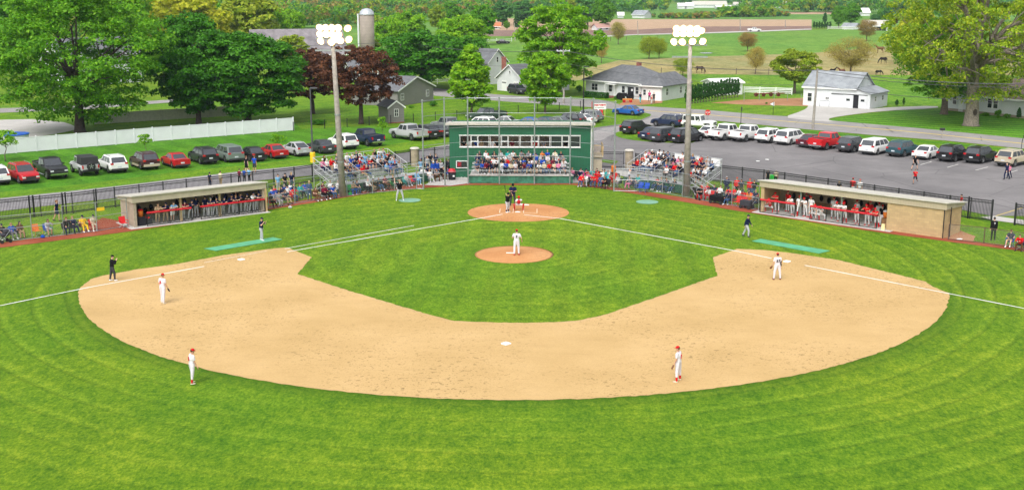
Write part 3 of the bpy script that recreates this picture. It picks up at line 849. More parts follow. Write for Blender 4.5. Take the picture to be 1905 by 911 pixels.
def person(pk, x, y, z, face, top, bottom, label, group=None, head='short', headc=None, sleeve=0.55, hood=False, length=0.95,
           shoes='black', s=1.0, socks=None, puff=1.0, tpuff=1.0, seat=None, both=False, name='person', cat='person', parts=True):
    """face: compass direction faced, degrees, 0 = towards the camera side (-y), 90 = towards +x. seat: height of the seat the figure sits on"""
    J = getpose(pk)
    zz = z - J['low']*s if seat is None else z + (seat - (J['pelvis'].z - 0.10)*s)
    b = link(name, part(pk, 'body'), None, (x, y, zz), R(face))
    b.scale = (s, s, s)
    b.color = (*random.choice(SKINS), 1)
    tag(b, label, cat, group)
    def kid(nm, me, c, loc=None, mat=None):
        o = link(nm, me, b, loc)
        o.color = (*(CN[c] if isinstance(c, str) else c), 1)
        return o
    kid('shirt', part(pk, 'shirt', sleeve, hood, puff), top)
    kid('trousers' if length > 0.5 else 'shorts', part(pk, 'trousers', length, tpuff), bottom)
    if socks: kid('socks', part(pk, 'sock'), socks)
    for k in 'lr': kid('shoe', part(pk, 'shoe', k), shoes)
    hm = kid('hair' if head in ('short', 'long', 'tail') else ('helmet' if head == 'helmet' else 'cap'), HEADS[head],
             headc or (random.choice(HAIRS) if head in ('short', 'long', 'tail') else 'navy'))
    H4 = J['H'].to_4x4(); H4.translation = J['head'] + J['H'] @ V(0, 0, 0.02 if head not in ('short','long','tail') else 0.025)
    hm.matrix_local = H4
    if both:
        h2 = kid('hair', HEADS['tail' if both == 'tail' else 'short'], random.choice(HAIRS))
        h2.matrix_local = H4; h2.scale = (0.97,)*3
    return b
# ================================================================== VEHICLES
def paint():
    t = NT('car paint')
    oi = t.n('ShaderNodeObjectInfo').outputs['Color']
    n = t.noise(1.2, 3)
    t.col(t.mix(n, t.mix(1.0, oi, (0.9, 0.89, 0.87), 'MULTIPLY'), oi)).set(0.38, 0.0, 0.35, 0.3)
    return t.m
M['paint'] = paint()
M['glass'] = NT('tinted car glass').col((0.03, 0.035, 0.042)).set(0.12, 0, 1.0, 1.0).m
M['tyre'] = plain('tyre rubber', (0.018,0.018,0.018), 0.85)
M['rim'] = plain('alloy rim', (0.42,0.43,0.45), 0.3, 0.8, var=0.1)
M['trim'] = plain('black plastic trim', (0.025,0.025,0.027), 0.6)
M['chrome'] = plain('chrome', (0.7,0.7,0.72), 0.15, 1.0, var=0.03)
M['tail'] = plain('red tail light lens', (0.45,0.008,0.012), 0.2, coat=0.5)
M['lamp'] = plain('clear headlight lens', (0.62,0.64,0.66), 0.15, coat=0.6)
M['plate'] = plain('licence plate', (0.55,0.58,0.62), 0.5)

# x = length (front at +x), y = width
SPEC = {
 'suv':     dict(L=4.85, W=1.92, H=1.70, belt=1.06, hood=1.06, gc=0.30, wr=0.37, wx=(1.46,-1.42), ws=(1.12,0.36), rear=(-2.30,-1.86), nose=0.80, boot=None, tail_z=1.02, wt=0.80, rails=True),
 'minivan': dict(L=5.1, W=1.98, H=1.74, belt=1.02, hood=1.02, gc=0.22, wr=0.34, wx=(1.52,-1.50), ws=(1.62,0.68), rear=(-2.46,-2.06), nose=0.72, boot=None, tail_z=1.02, wt=0.80, rails=False),
 'sedan':   dict(L=4.75, W=1.82, H=1.45, belt=0.92, hood=0.90, gc=0.20, wr=0.33, wx=(1.40,-1.38), ws=(0.95,0.15), rear=(-1.72,-0.98), nose=0.66, boot=1.02, tail_z=0.86, wt=0.74, rails=False),
 'hatch':   dict(L=4.45, W=1.76, H=1.50, belt=0.95, hood=0.92, gc=0.20, wr=0.32, wx=(1.32,-1.36), ws=(1.15,0.10), rear=(-2.05,-0.95), nose=0.66, boot=None, tail_z=0.95, wt=0.74, rails=False),
 'pickup':  dict(L=5.85, W=2.02, H=1.92, belt=1.22, hood=1.22, gc=0.42, wr=0.41, wx=(1.86,-1.78), ws=(1.18,0.62), rear=(-0.92,-0.78), nose=1.02, boot=1.24, tail_z=1.05, wt=0.82, rails=False),
 'jeep':    dict(L=4.6, W=1.86, H=1.86, belt=1.14, hood=1.14, gc=0.46, wr=0.43, wx=(1.48,-1.42), ws=(0.62,0.42), rear=(-2.10,-2.04), nose=1.06, boot=None, tail_z=0.95, wt=0.90, rails=False),
}
def car_body(S_, kind):
    Lh = S_['L']/2; hw = S_['W']/2; n = 44
    xs = [-Lh + S_['L']*i/n for i in range(n+1)]
    vs = []; fs = []
    ring = []
    for x in xs:
        u = (x + Lh)/S_['L']
        endf = max(0, (u-0.88)/0.12); endr = max(0, (0.10-u)/0.10)
        w_ = hw*(1 - 0.16*endf**2 - 0.09*endr**2)
        zb = S_['gc'] + 0.10*endf + 0.12*endr
        for wx in S_['wx']:
            r = S_['wr'] + 0.07
            d = abs(x - wx)
            if d < r: zb = max(zb, S_['wr'] + math.sqrt(r*r - d*d))
        # upper line: boot / belt / bonnet
        zt = S_['belt']
        fb = S_['ws'][0]
        if x > fb:
            k = (x - fb)/(Lh - fb)
            zt = S_['hood'] - (S_['hood']-S_['nose'])*k**2.6 + 0.03*math.sin(k*3.1)
            if x >= Lh - 1e-6: zt -= 0.05
        if S_['boot'] and x < S_['rear'][0]:
            zt = S_['boot'] - (0.04 if kind == 'sedan' else 0)
        if S_['boot'] and S_['rear'][0] <= x < S_['rear'][0]+0.4 and kind == 'sedan':
            zt = S_['belt'] + (S_['boot']-0.04-S_['belt'])*(1-(x-S_['rear'][0])/0.4)
        if endr > 0: zt -= 0.05*endr
        zb = min(zb, zt - 0.06)
        zm = zb + (zt-zb)*0.55
        ring.append([(x, -w_*0.90, zb), (x, -w_*1.0, zb + (zm-zb)*0.35), (x, -w_*1.0, zm), (x, -w_*0.965, zt-0.05), (x, -w_*0.90, zt),
                     (x, 0, zt + (0.035 if x > fb or S_['boot'] else 0)),
                     (x, w_*0.90, zt), (x, w_*0.965, zt-0.05), (x, w_*1.0, zm), (x, w_*1.0, zb + (zm-zb)*0.35), (x, w_*0.90, zb)])
    m = len(ring[0])
    for rg in ring: vs += rg
    for i in range(n):
        for k in range(m):
            k2 = (k+1) % m
            fs.append((i*m+k, i*m+k2, (i+1)*m+k2, (i+1)*m+k))
    fs.append(tuple(range(m))); fs.append(tuple(n*m+k for k in range(m))[::-1])
    mb = MB(); mb.add(vs, fs)
    return mb, hw, Lh

def frustum(S_, kind):
    "corner points of the cabin: bottom (4), top (4)"
    hw = S_['W']/2; zb = S_['belt'] - 0.02; zt = S_['H']
    wb = hw*0.93; wt = hw*S_['wt']
    fb, ft = S_['ws']; rb, rt = S_['rear']
    B = [(rb, -wb, zb), (fb, -wb, zb), (fb, wb, zb), (rb, wb, zb)]
    T = [(rt, -wt, zt-0.02), (ft, -wt, zt-0.02), (ft, wt, zt-0.02), (rt, wt, zt-0.02)]
    return [Vector(p) for p in B], [Vector(p) for p in T]

def pane(B0, B1, T1, T0, u0, u1, v0, v1, off, mb):
    "quad inset in a cabin side, set proud by off"
    def P(u, v): return (B0.lerp(B1, u)).lerp(T0.lerp(T1, u), v)
    nrm = (B1-B0).cross(T0-B0).normalized()
    q = [P(u0, v0), P(u1, v0), P(u1, v1), P(u0, v1)]
    a = [p + nrm*off for p in q]; b = [p - nrm*0.01 for p in q]
    mb.add(a + b, [(0,1,2,3), (4,7,6,5), (0,4,5,1), (1,5,6,2), (2,6,7,3), (3,7,4,0)])

_wheel = {}
def wheel_meshes(r):
    if r not in _wheel:
        t = MB(); Mx = Matrix.Rotation(math.pi/2, 4, 'X')
        t.lathe([(r*0.62, -0.11), (r*0.94, -0.11), (r, -0.07), (r, 0.07), (r*0.94, 0.11), (r*0.62, 0.11)], 20, M=Mx)
        rm = MB()
        rm.lathe([(r*0.64, -0.09), (r*0.66, 0.115), (r*0.60, 0.118), (r*0.55, 0.06), (0.0005, 0.05)], 20, M=Mx)
        for k in range(5):
            a = 2*math.pi*k/5
            Mr = Matrix.Rotation(a, 4, 'Y')
            rm.box(-0.035, 0.035, -0.112, -0.05, 0, r*0.58, Mr); rm.box(-0.035, 0.035, 0.05, 0.112, 0, r*0.58, Mr)
        _wheel[r] = (t.mesh('tyre', [M['tyre']], True), rm.mesh('rim', [M['rim']]))
    return _wheel[r]

_proto = {}
def car_proto(kind, rack=True, softtop=False, cladding=False):
    key = (kind, rack, softtop, cladding)
    if key in _proto: return _proto[key]
    S_ = SPEC[kind]; parts = []
    mb, hw, Lh = car_body(S_, kind)
    B, T = frustum(S_, kind)
    # cabin fused to the body as painted pillars and roof
    cab = MB(); top = [p + Vector((0.06 if i in (0,3) else -0.08, -0.05*(1 if p.y > 0 else -1), 0.035)) for i, p in enumerate(T)]
    cab.add(B + T + top, [(0,1,5,4), (1,2,6,5), (2,3,7,6), (3,0,4,7), (4,5,9,8), (5,6,10,9), (6,7,11,10), (7,4,8,11), (8,9,10,11)])
    mb.add(cab.v, cab.f)
    if kind == 'pickup':
        # open load bed: walls stand above the floor
        x0 = -Lh + 0.05; x1 = S_['rear'][0] - 0.06
        for a in ((x0, x1, -hw*0.96, -hw*0.88), (x0, x1, hw*0.88, hw*0.96), (x0, x0+0.07, -hw*0.9, hw*0.9), (x1-0.05, x1, -hw*0.9, hw*0.9)):
            mb.box(a[0], a[1], a[2], a[3], S_['boot']-0.05, S_['boot']+0.14)
    if kind == 'jeep':
        for wx in S_['wx']:
            for s in (-1, 1):
                mb.box(wx-0.55, wx+0.5, s*hw*0.93 if s > 0 else -hw*1.07, s*hw*1.07 if s > 0 else -hw*0.93, S_['wr']*2+0.03, S_['wr']*2+0.11)
    me = mb.mesh('body', [M['paint']]); 
    parts.append(('body', me, True, None))
    g = MB()
    lo, hi = 0.10, 0.90
    sd = [(0.06,0.36),(0.40,0.64),(0.68,0.93)] if kind in ('suv','minivan') else [(0.10,0.46),(0.52,0.90)]
    if kind == 'pickup': sd = [(0.07,0.46),(0.53,0.92)]
    if kind == 'jeep': sd = [(0.04,0.34),(0.40,0.66),(0.71,0.95)]
    wn = []
    for u0, u1 in sd:
        m_ = MB(); pane(B[0], B[1], T[1], T[0], u0, u1, lo, hi, 0.006, m_); wn.append(('side_window', m_))
        m_ = MB(); pane(B[2], B[3], T[3], T[2], 1-u1, 1-u0, lo, hi, 0.006, m_); wn.append(('side_window', m_))
    m_ = MB(); pane(B[1], B[2], T[2], T[1], 0.05, 0.95, 0.06, 0.95, 0.006, m_); wn.append(('windshield', m_))
    rlo = 0.10 if kind != 'minivan' else 0.12
    m_ = MB(); pane(B[3], B[0], T[0], T[3], 0.08, 0.92, rlo, 0.92, 0.006, m_); wn.append(('rear_window', m_))
    for nm, m_ in wn: parts.append((nm, m_.mesh(nm, [M['glass']]), False, None))
    if softtop:
        m_ = MB(); t2 = [Vector((p.x, p.y, S_['belt']+0.08)) for p in B]
        xs0 = S_['rear'][0]-0.02; xs1 = -0.55
        y = hw*0.945
        m_.add([(xs0,-y,1.18),(xs1,-y,1.18),(xs1,y,1.18),(xs0,y,1.18),(xs0+0.05,-y*0.97,1.92),(xs1,-y*0.97,1.92),(xs1,y*0.97,1.92),(xs0+0.05,y*0.97,1.92)],
               [(0,3,2,1),(4,5,6,7),(0,1,5,4),(1,2,6,5),(2,3,7,6),(3,0,4,7)])
        m_.box(xs1, 0.40, -y*0.93, y*0.93, 1.89, 1.94)
        parts.append(('soft_top', m_.mesh('soft_top', [M['trim']]), False, None))
    # lights
    zt = S_['tail_z']; 
    for s in (-1, 1):
        m_ = MB(); y0 = s*hw*0.92
        a, b = sorted((y0, s*hw*(0.62 if kind in ('sedan','suv','hatch','minivan') else 0.76)))
        hgt = 0.09 if kind in ('sedan','suv','hatch','minivan') else 0.17
        m_.box(-Lh*1.004, -Lh+0.14, a, b, zt-hgt, zt+hgt); parts.append(('taillight', m_.mesh('taillight', [M['tail']]), False, None))
        m_ = MB(); zn = S_['nose'] - 0.13
        a, b = sorted((s*hw*0.84, s*hw*0.52))
        m_.box(Lh-0.20, Lh*0.999+0.01, a, b, zn-0.08, zn+0.07); parts.append(('headlight', m_.mesh('headlight', [M['lamp']]), False, None))
        m_ = MB(); mx = S_['ws'][0]-0.35
        a, b = sorted((s*hw*0.95, s*(hw+0.16))); m_.box(mx-0.10, mx+0.06, a, b, S_['belt']+0.02, S_['belt']+0.17)
        parts.append(('wing_mirror', m_.mesh('wing_mirror', [M['paint']]), True, None))
    m_ = MB(); zn = S_['nose']-0.14; m_.box(Lh-0.1, Lh+0.012, -hw*0.48, hw*0.48, zn-0.16, zn+0.07)
    parts.append(('grille', m_.mesh('grille', [M['trim']]), False, None))
    m_ = MB(); m_.box(Lh-0.12, Lh+0.03, -hw*0.84, hw*0.84, S_['gc']+0.04, S_['gc']+0.20)
    parts.append(('front_bumper', m_.mesh('front_bumper', [M['trim'] if kind != 'pickup' else M['chrome']]), False, None))
    m_ = MB(); m_.box(-Lh-0.04, -Lh+0.14, -hw*0.88, hw*0.88, S_['gc']+0.06, S_['gc']+0.24)
    parts.append(('rear_bumper', m_.mesh('rear_bumper', [M['chrome'] if kind == 'pickup' else M['trim']]), False, None))
    m_ = MB(); zp = S_['gc']+0.40; m_.box(-Lh-0.015, -Lh+0.1, -0.2, 0.2, zp-0.07, zp+0.08)
    parts.append(('licence_plate', m_.mesh('licence_plate', [M['plate']]), False, None))
    m_ = MB(); m_.box(-Lh+0.35, Lh-0.4, -hw*0.72, hw*0.72, S_['gc']-0.06, S_['gc']+0.35)
    parts.append(('underbody', m_.mesh('underbody', [M['trim']]), False, None))
    if kind in ('suv', 'minivan', 'hatch', 'sedan'):
        m_ = MB()
        for s in (-1, 1):
            a, b = sorted((s*hw*0.965, s*hw*1.012)); m_.box(S_['wx'][1]+0.5, S_['wx'][0]-0.5, a, b, S_['gc']+0.02, S_['gc']+0.13)
        parts.append(('sill_trim', m_.mesh('sill_trim', [M['trim']]), False, None))
    if kind == 'pickup':
        m_ = MB()
        for s in (-1, 1):
            m_.tube([(-0.8, s*hw*1.04, S_['gc']-0.02), (1.35, s*hw*1.04, S_['gc']-0.02)], 0.045, 8)
        parts.append(('side_step', m_.mesh('side_step', [M['chrome']]), False, None))
        m_ = MB(); m_.box(-Lh+0.13, S_['rear'][0]-0.12, -hw*0.87, hw*0.87, S_['boot']+0.035, S_['boot']+0.05)
        parts.append(('bed_liner', m_.mesh('bed_liner', [M['trim']]), False, None))
    if S_['rails'] and rack:
        for s in (-1, 1):
            m_ = MB(); y = s*hw*S_['wt']*0.9; z = S_['H'] + 0.055
            m_.tube([(S_['rear'][1]+0.2, y, z-0.05), (S_['rear'][1]+0.3, y, z+0.03), (S_['ws'][1]-0.25, y, z+0.03), (S_['ws'][1]-0.12, y, z-0.05)], 0.022, 6)
            parts.append(('roof_rail', m_.mesh('roof_rail', [M['chrome']]), False, None))
    if cladding:
        m_ = MB()
        for s in (-1, 1):
            a, b = sorted((s*hw*0.96, s*hw*1.02))
            m_.box(S_['wx'][1]+0.45, S_['wx'][0]-0.45, a, b, S_['gc'], S_['gc']+0.22)
        m_.box(-Lh-0.05, -Lh+0.1, -hw*0.9, hw*0.9, S_['gc']+0.1, S_['gc']+0.36)
        parts.append(('tan_cladding', m_.mesh('tan_cladding', [plain('tan cladding', (0.42,0.36,0.27), 0.5)]), False, None))
    _proto[key] = (S_, parts)
    return _proto[key]

PC = {'white': (0.78,0.78,0.77), 'black': (0.012,0.012,0.014), 'dark grey': (0.045,0.047,0.052), 'silver': (0.42,0.43,0.44), 'red': (0.42,0.008,0.014), 'bright red': (0.55,0.01,0.015),
      'maroon': (0.10,0.008,0.018), 'dark maroon': (0.05,0.012,0.018), 'navy': (0.012,0.022,0.06), 'blue': (0.015,0.10,0.36), 'grey green': (0.16,0.20,0.18), 'teal': (0.025,0.075,0.095),
      'beige': (0.50,0.43,0.32), 'dark green': (0.02,0.045,0.03), 'grey': (0.20,0.21,0.22)}

def car(kind, colour, px, py, bearing, label, name=None, group='parked cars', **k):
    """bearing: compass-like degrees of the nose, 0 = away from the viewer (+y), 90 = +x"""
    S_, parts = car_proto(kind, **k)
    nm = name or {'suv': 'parked_suv', 'minivan': 'parked_minivan', 'sedan': 'parked_sedan', 'hatch': 'parked_hatchback', 'pickup': 'pickup_truck', 'jeep': 'off_road_vehicle'}[kind]
    g = G(px, py)
    root = thing(nm, label, {'suv': 'suv', 'minivan': 'minivan', 'sedan': 'car', 'hatch': 'car', 'pickup': 'pickup truck', 'jeep': 'suv'}[kind], (g.x, g.y, 0.035), R(90 - bearing), group)
    for pn, me, colr, _ in parts:
        o = link(pn, me, root)
        if colr: o.color = (*PC[colour], 1)
        if pn == 'body': mod_bevel(o, 0.07, 3)
    ty, rm = wheel_meshes(S_['wr'])
    hw = S_['W']/2
    for wx in S_['wx']:
        for s in (-1, 1):
            wl = link('wheel', ty, root, (wx, s*(hw-0.13), S_['wr']))
            link('rim', rm, wl)
    if kind == 'jeep':
        sp = link('spare_wheel', ty, root, (-S_['L']/2-0.14, 0, 1.02)); sp.rotation_euler = (0, 0, math.pi/2)
        link('rim', rm, sp)
    return root
# ================================================================== TREES
import numpy as np
def leafmat(name, a, b, c, trans=0.45, rough=0.55):
    t = NT(name)
    g = t.n('ShaderNodeNewGeometry')
    rnd = t.ramp(g.outputs['Random Per Island'], [(0.0, a), (0.5, b), (1.0, c)])
    n = t.noise(0.55, 3)
    base = t.mix(t.ramp(n, [(0.35, (0,)*3), (0.7, (0.45,)*3)]), rnd, c)
    oi = t.n('ShaderNodeObjectInfo')
    base = t.mix(1.0, base, t.ramp(oi.outputs['Random'], [(0.0, (0.88, 0.93, 0.85)), (1.0, (1.12, 1.06, 1.0))]), 'MULTIPLY')
    t.col(base).set(rough, spec=0.25)
    tr = t.n('ShaderNodeBsdfTranslucent'); t.l(base, tr.inputs[0])
    ms = t.n('ShaderNodeMixShader'); ms.inputs[0].default_value = trans
    t.l(t.p.outputs[0], ms.inputs[1]); t.l(tr.outputs[0], ms.inputs[2]); t.l(ms.outputs[0], t.out.inputs[0])
    return t.m
LEAF = {
 'bright': leafmat('spring green leaves', (0.08,0.26,0.006), (0.17,0.42,0.010), (0.34,0.58,0.02)),
 'mid':    leafmat('fresh green leaves', (0.04,0.18,0.006), (0.10,0.32,0.010), (0.22,0.47,0.02)),
 'dark':   leafmat('deep green leaves', (0.018,0.10,0.004), (0.045,0.20,0.006), (0.10,0.31,0.014), 0.3),
 'copper': leafmat('copper leaves', (0.028,0.012,0.008), (0.07,0.026,0.014), (0.20,0.075,0.032), 0.25),
 'yellow': leafmat('yellow green leaves', (0.20,0.28,0.008), (0.38,0.46,0.014), (0.60,0.60,0.05), 0.4),
 'olive':  leafmat('olive spring leaves', (0.12,0.22,0.008), (0.24,0.36,0.014), (0.40,0.47,0.04), 0.4),
 'tan':    leafmat('budding tan leaves', (0.28,0.22,0.04), (0.42,0.34,0.07), (0.58,0.48,0.14)),
 'rust':   leafmat('budding rust leaves', (0.20,0.14,0.035), (0.32,0.22,0.055), (0.43,0.32,0.10)),
 'blue':   leafmat('cool green leaves', (0.02,0.11,0.022), (0.05,0.20,0.035), (0.12,0.31,0.06), 0.3),
 'maple':  leafmat('mixed maple leaves', (0.09,0.22,0.006), (0.20,0.37,0.010), (0.50,0.55,0.03), 0.4),
 'cedar':  leafmat('cedar green needles', (0.006,0.045,0.006), (0.018,0.085,0.010), (0.045,0.15,0.018), 0.15),
}
M['bark'] = plain('grey brown bark', (0.13,0.10,0.075), 0.95, var=0.35, scale=4)
M['bark_dark'] = plain('dark bark', (0.06,0.045,0.035), 0.95, var=0.35, scale=4)
M['bark_pale'] = plain('pale old bark', (0.24,0.20,0.16), 0.95, var=0.4, scale=5)

def leaf_cloud(rng, centres, radii, per, size, flat=0.6, droop=0.0):
    "small folded leaf sprays on the shells of many clumps"
    V_ = []; 
    C = np.repeat(np.array(centres), per, axis=0); Rr = np.repeat(np.array(radii), per, axis=0)
    n = len(C)
    d = rng.normal(size=(n, 3)); d /= np.linalg.norm(d, axis=1)[:, None]
    d[:, 2] = np.where(d[:, 2] < -0.25, -d[:, 2]*0.7, d[:, 2])
    rad = rng.uniform(0.55, 1.08, n)**0.7
    p = C + d * Rr * rad[:, None] 
    nm = d + rng.normal(scale=0.55, size=(n, 3)); nm[:, 2] += flat
    nm /= np.linalg.norm(nm, axis=1)[:, None]
    t = np.cross(nm, rng.normal(size=(n, 3))); t /= np.linalg.norm(t, axis=1)[:, None]
    b = np.cross(nm, t)
    s = size * rng.uniform(0.55, 1.3, n)[:, None]
    a_ = p - t*s*0.5; c_ = p + t*s*0.5 - np.array([0, 0, droop])*s
    b_ = p - b*s*0.32 - nm*s*0.10; e_ = p + b*s*0.32 - nm*s*0.10
    vs = np.stack([a_, b_, c_, e_], axis=1).reshape(-1, 3)
    return vs, n

def quads(name, vs, n, mat):
    me = bpy.data.meshes.new(name)
    me.vertices.add(4*n); me.vertices.foreach_set('co', vs.astype(np.float32).ravel())
    me.loops.add(4*n); me.loops.foreach_set('vertex_index', np.arange(4*n, dtype=np.int32))
    me.polygons.add(n); me.polygons.foreach_set('loop_start', np.arange(0, 4*n, 4, dtype=np.int32))
    me.materials.append(mat); me.update(calc_edges=True)
    return me

def make_tree(seed, leaf, H=14, w=12, clear=2.5, blobs=150, per=110, size=0.42, br=0.19, trunk=0.32, bark='bark', shape='round', limbs=8, twigs=0, flat=0.2, gap=0.0, droop=0.1):
    "returns (trunk mesh, crown mesh), foot at the origin, height H and crown width w"
    rng = np.random.default_rng(seed); rnd = random.Random(seed)
    cz = (H + clear)/2; rz = (H - clear)/2; rx = w/2
    cs = []; rs = []
    lob = [rng.normal(size=3) for _ in range(7)]
    lob = [l/np.linalg.norm(l) for l in lob]; la = rng.uniform(-0.16, 0.14, 7)
    while len(cs) < blobs:
        d = rng.normal(size=3); d /= np.linalg.norm(d)
        k = rng.uniform(0.25, 1)**0.45
        f = 1 + sum(a*max(0, float(d@l))**3 for a, l in zip(la, lob)) 
        z = d[2]
        e = 1.0
        if shape == 'cone': e = 0.25 + 0.75*(1-(z+1)/2)**0.8
        elif shape == 'egg': e = 1.0 - 0.28*max(z, 0) 
        elif shape == 'vase': e = 0.55 + 0.45*min(1, (z+1)/1.1)
        elif shape == 'flat': e = 1.0; 
        c = np.array([d[0]*rx*k*f*e*(1-br), d[1]*rx*k*f*e*(1-br), cz + z*rz*k*f*(1-br*0.6)])
        if gap and rng.uniform() < gap and k > 0.6: continue
        cs.append(c); s = rng.uniform(0.6, 1.25)*br*min(rx, rz*1.2)
        if k < 0.6: s *= 0.8
        rs.append((s*1.1, s*1.1, s*0.95))
    vs, n = leaf_cloud(rng, cs, rs, per, size, flat, droop)
    crown = quads('crown', vs, n, LEAF[leaf])
    mb = MB()
    top = Vector((rnd.uniform(-.3,.3), rnd.uniform(-.3,.3), clear + (H-clear)*0.62))
    th = clear + (H-clear)*0.12
    fork = Vector((rnd.uniform(-.15,.15), rnd.uniform(-.15,.15), th))
    mb.tube([(0,0,-0.1), (0,0,0.25), (0.02,0,th*0.5), fork, fork.lerp(top, 0.5), top], [trunk*1.45, trunk*1.1, trunk*0.9, trunk*0.78, trunk*0.42, trunk*0.12], 10)
    order = sorted(range(len(cs)), key=lambda i: rnd.random())
    mains = []
    for i in order[:limbs]:
        c = Vector(cs[i]); c.z = max(c.z, th+0.8)
        st = fork.lerp(top, rnd.uniform(0.0, 0.5))
        mid = st.lerp(c, 0.45) + Vector((0, 0, (c-st).length*0.10))
        mb.tube([st, mid, st.lerp(c, 0.92)], [trunk*0.42, trunk*0.26, trunk*0.06], 7); mains.append((st, mid, c))
    for i in order[limbs:limbs+twigs]:
        c = Vector(cs[i])
        a, m_, b = min(mains, key=lambda q: (q[1]-c).length + (q[2]-c).length*0.3) if mains else (fork, top, top)
        s0 = m_.lerp(b, rnd.uniform(0, 0.5)); mid = s0.lerp(c, 0.5) + Vector((0, 0, 0.2))
        mb.tube([s0, mid, c], [trunk*0.13, trunk*0.08, trunk*0.025], 4)
        for q in range(3):
            e = c + Vector((rnd.uniform(-1,1), rnd.uniform(-1,1), rnd.uniform(0.0,1.2)))*br*rx
            mb.tube([mid.lerp(c, 0.6), e], [trunk*0.045, trunk*0.012], 3)
    return mb.mesh('trunk', [M[bark]], True), crown

TP = {}
def tp(key, *a, **k):
    TP[key] = (make_tree(*a, **k), k.get('H', 14), k.get('w', 12))
#      key        seed leaf
tp('locust',   11, 'mid', H=24, w=25, clear=0.6, blobs=430, per=130, size=0.42, br=0.11, trunk=0.62, bark='bark_dark', shape='egg', limbs=16, twigs=40, gap=0.25, flat=0.4, droop=0.3)
tp('maple_dark', 12, 'dark', H=15, w=13, clear=1.2, blobs=320, per=150, size=0.38, br=0.15, trunk=0.36, bark='bark_dark', shape='egg', limbs=9)
tp('maple_dark_b', 13, 'dark', H=13.5, w=13, clear=0.6, blobs=320, per=150, size=0.38, br=0.15, trunk=0.36, bark='bark_dark', limbs=9)
tp('copper',   14, 'copper', H=11, w=12, clear=2.4, blobs=230, per=85, size=0.36, br=0.14, trunk=0.3, bark='bark_dark', limbs=10, twigs=26, gap=0.25)
tp('copper_b', 15, 'copper', H=11, w=7, clear=2.0, blobs=120, per=110, size=0.38, br=0.2, trunk=0.26, bark='bark_dark')
tp('maple_mid', 16, 'dark', H=15, w=17, clear=1.4, blobs=230, per=110, size=0.55, br=0.16, trunk=0.42, bark='bark_dark')
tp('young',    17, 'bright', H=9, w=6, clear=0.6, blobs=190, per=85, size=0.34, br=0.17, trunk=0.12, shape='cone', limbs=8, twigs=10, gap=0.2)
tp('young_b',  18, 'bright', H=9, w=6.5, clear=0.7, blobs=190, per=85, size=0.34, br=0.18, trunk=0.13, shape='egg', limbs=8, twigs=8)
tp('big_bright', 19, 'bright', H=22, w=19, clear=2.5, blobs=260, per=95, size=0.6, br=0.13, trunk=0.45, shape='egg', limbs=12, twigs=16, gap=0.15)
tp('round_bright', 20, 'bright', H=13, w=13, clear=1.5, blobs=130, per=75, size=0.75, br=0.2, trunk=0.4)
tp('round_mid', 21, 'mid', H=14, w=12, clear=1.6, blobs=120, per=75, size=0.8, br=0.2, trunk=0.4)
tp('round_olive', 22, 'olive', H=13, w=12, clear=1.6, blobs=120, per=65, size=0.75, br=0.2, trunk=0.35, limbs=10, twigs=14)
tp('round_yellow', 23, 'yellow', H=13, w=14, clear=1.6, blobs=130, per=65, size=0.75, br=0.18, trunk=0.35, limbs=10, twigs=14)
tp('round_blue', 24, 'blue', H=15, w=13, clear=1.5, blobs=110, per=70, size=0.95, br=0.2, trunk=0.4)
tp('bud_tan',  25, 'tan', H=8, w=8, clear=0.6, blobs=150, per=75, size=0.19, br=0.30, trunk=0.16, shape='vase', limbs=16, twigs=130)
tp('bud_yellow', 26, 'tan', H=9, w=13, clear=0.4, blobs=190, per=90, size=0.19, br=0.27, trunk=0.22, bark='bark', shape='vase', limbs=22, twigs=165, flat=-0.1)
tp('bud_olive', 27, 'olive', H=8, w=9, clear=0.6, blobs=120, per=90, size=0.24, br=0.27, trunk=0.18, limbs=14, twigs=90)
tp('bud_rust', 28, 'rust', H=9, w=9, clear=0.6, blobs=120, per=90, size=0.24, br=0.27, trunk=0.2, limbs=14, twigs=90)
tp('field_green', 29, 'olive', H=9, w=9.5, clear=1.8, blobs=150, per=80, size=0.38, br=0.17, trunk=0.24, shape='flat', limbs=10, twigs=20)
tp('big_maple', 30, 'maple', H=24, w=26, clear=2.2, blobs=430, per=95, size=0.38, br=0.09, trunk=0.95, bark='bark_pale', shape='egg', limbs=20, twigs=110, gap=0.3, flat=0.35)
tp('big_maple_b', 31, 'mid', H=19, w=17, clear=2.0, blobs=300, per=110, size=0.40, br=0.13, trunk=0.55, bark='bark', shape='egg', limbs=12, twigs=40, gap=0.15)
tp('sapling',  32, 'bright', H=3.2, w=2.2, clear=0.9, blobs=26, per=34, size=0.2, br=0.28, trunk=0.035, limbs=5, twigs=8)
tp('cedar',    33, 'cedar', H=3.2, w=1.35, clear=0.02, blobs=60, per=60, size=0.2, br=0.26, trunk=0.08, shape='cone', limbs=3, flat=0.1)
tp('spruce',   34, 'cedar', H=10, w=6, clear=0.6, blobs=90, per=70, size=0.5, br=0.22, trunk=0.2, shape='cone', limbs=3)
tp('shrub',    35, 'mid', H=1.2, w=1.8, clear=-0.15, blobs=40, per=50, size=0.14, br=0.3, trunk=0.04, limbs=3)
tp('shrub_dark', 36, 'dark', H=1.3, w=1.9, clear=-0.15, blobs=40, per=60, size=0.14, br=0.3, trunk=0.04, limbs=3)
tp('far_a',    37, 'blue', H=15, w=14, clear=0.5, blobs=60, per=45, size=1.5, br=0.24, trunk=0.4, limbs=4)
tp('far_b',    38, 'mid', H=15, w=14, clear=0.5, blobs=60, per=45, size=1.5, br=0.24, trunk=0.4, limbs=4)
tp('far_c',    39, 'olive', H=14, w=13, clear=0.5, blobs=60, per=45, size=1.4, br=0.24, trunk=0.4, limbs=4)
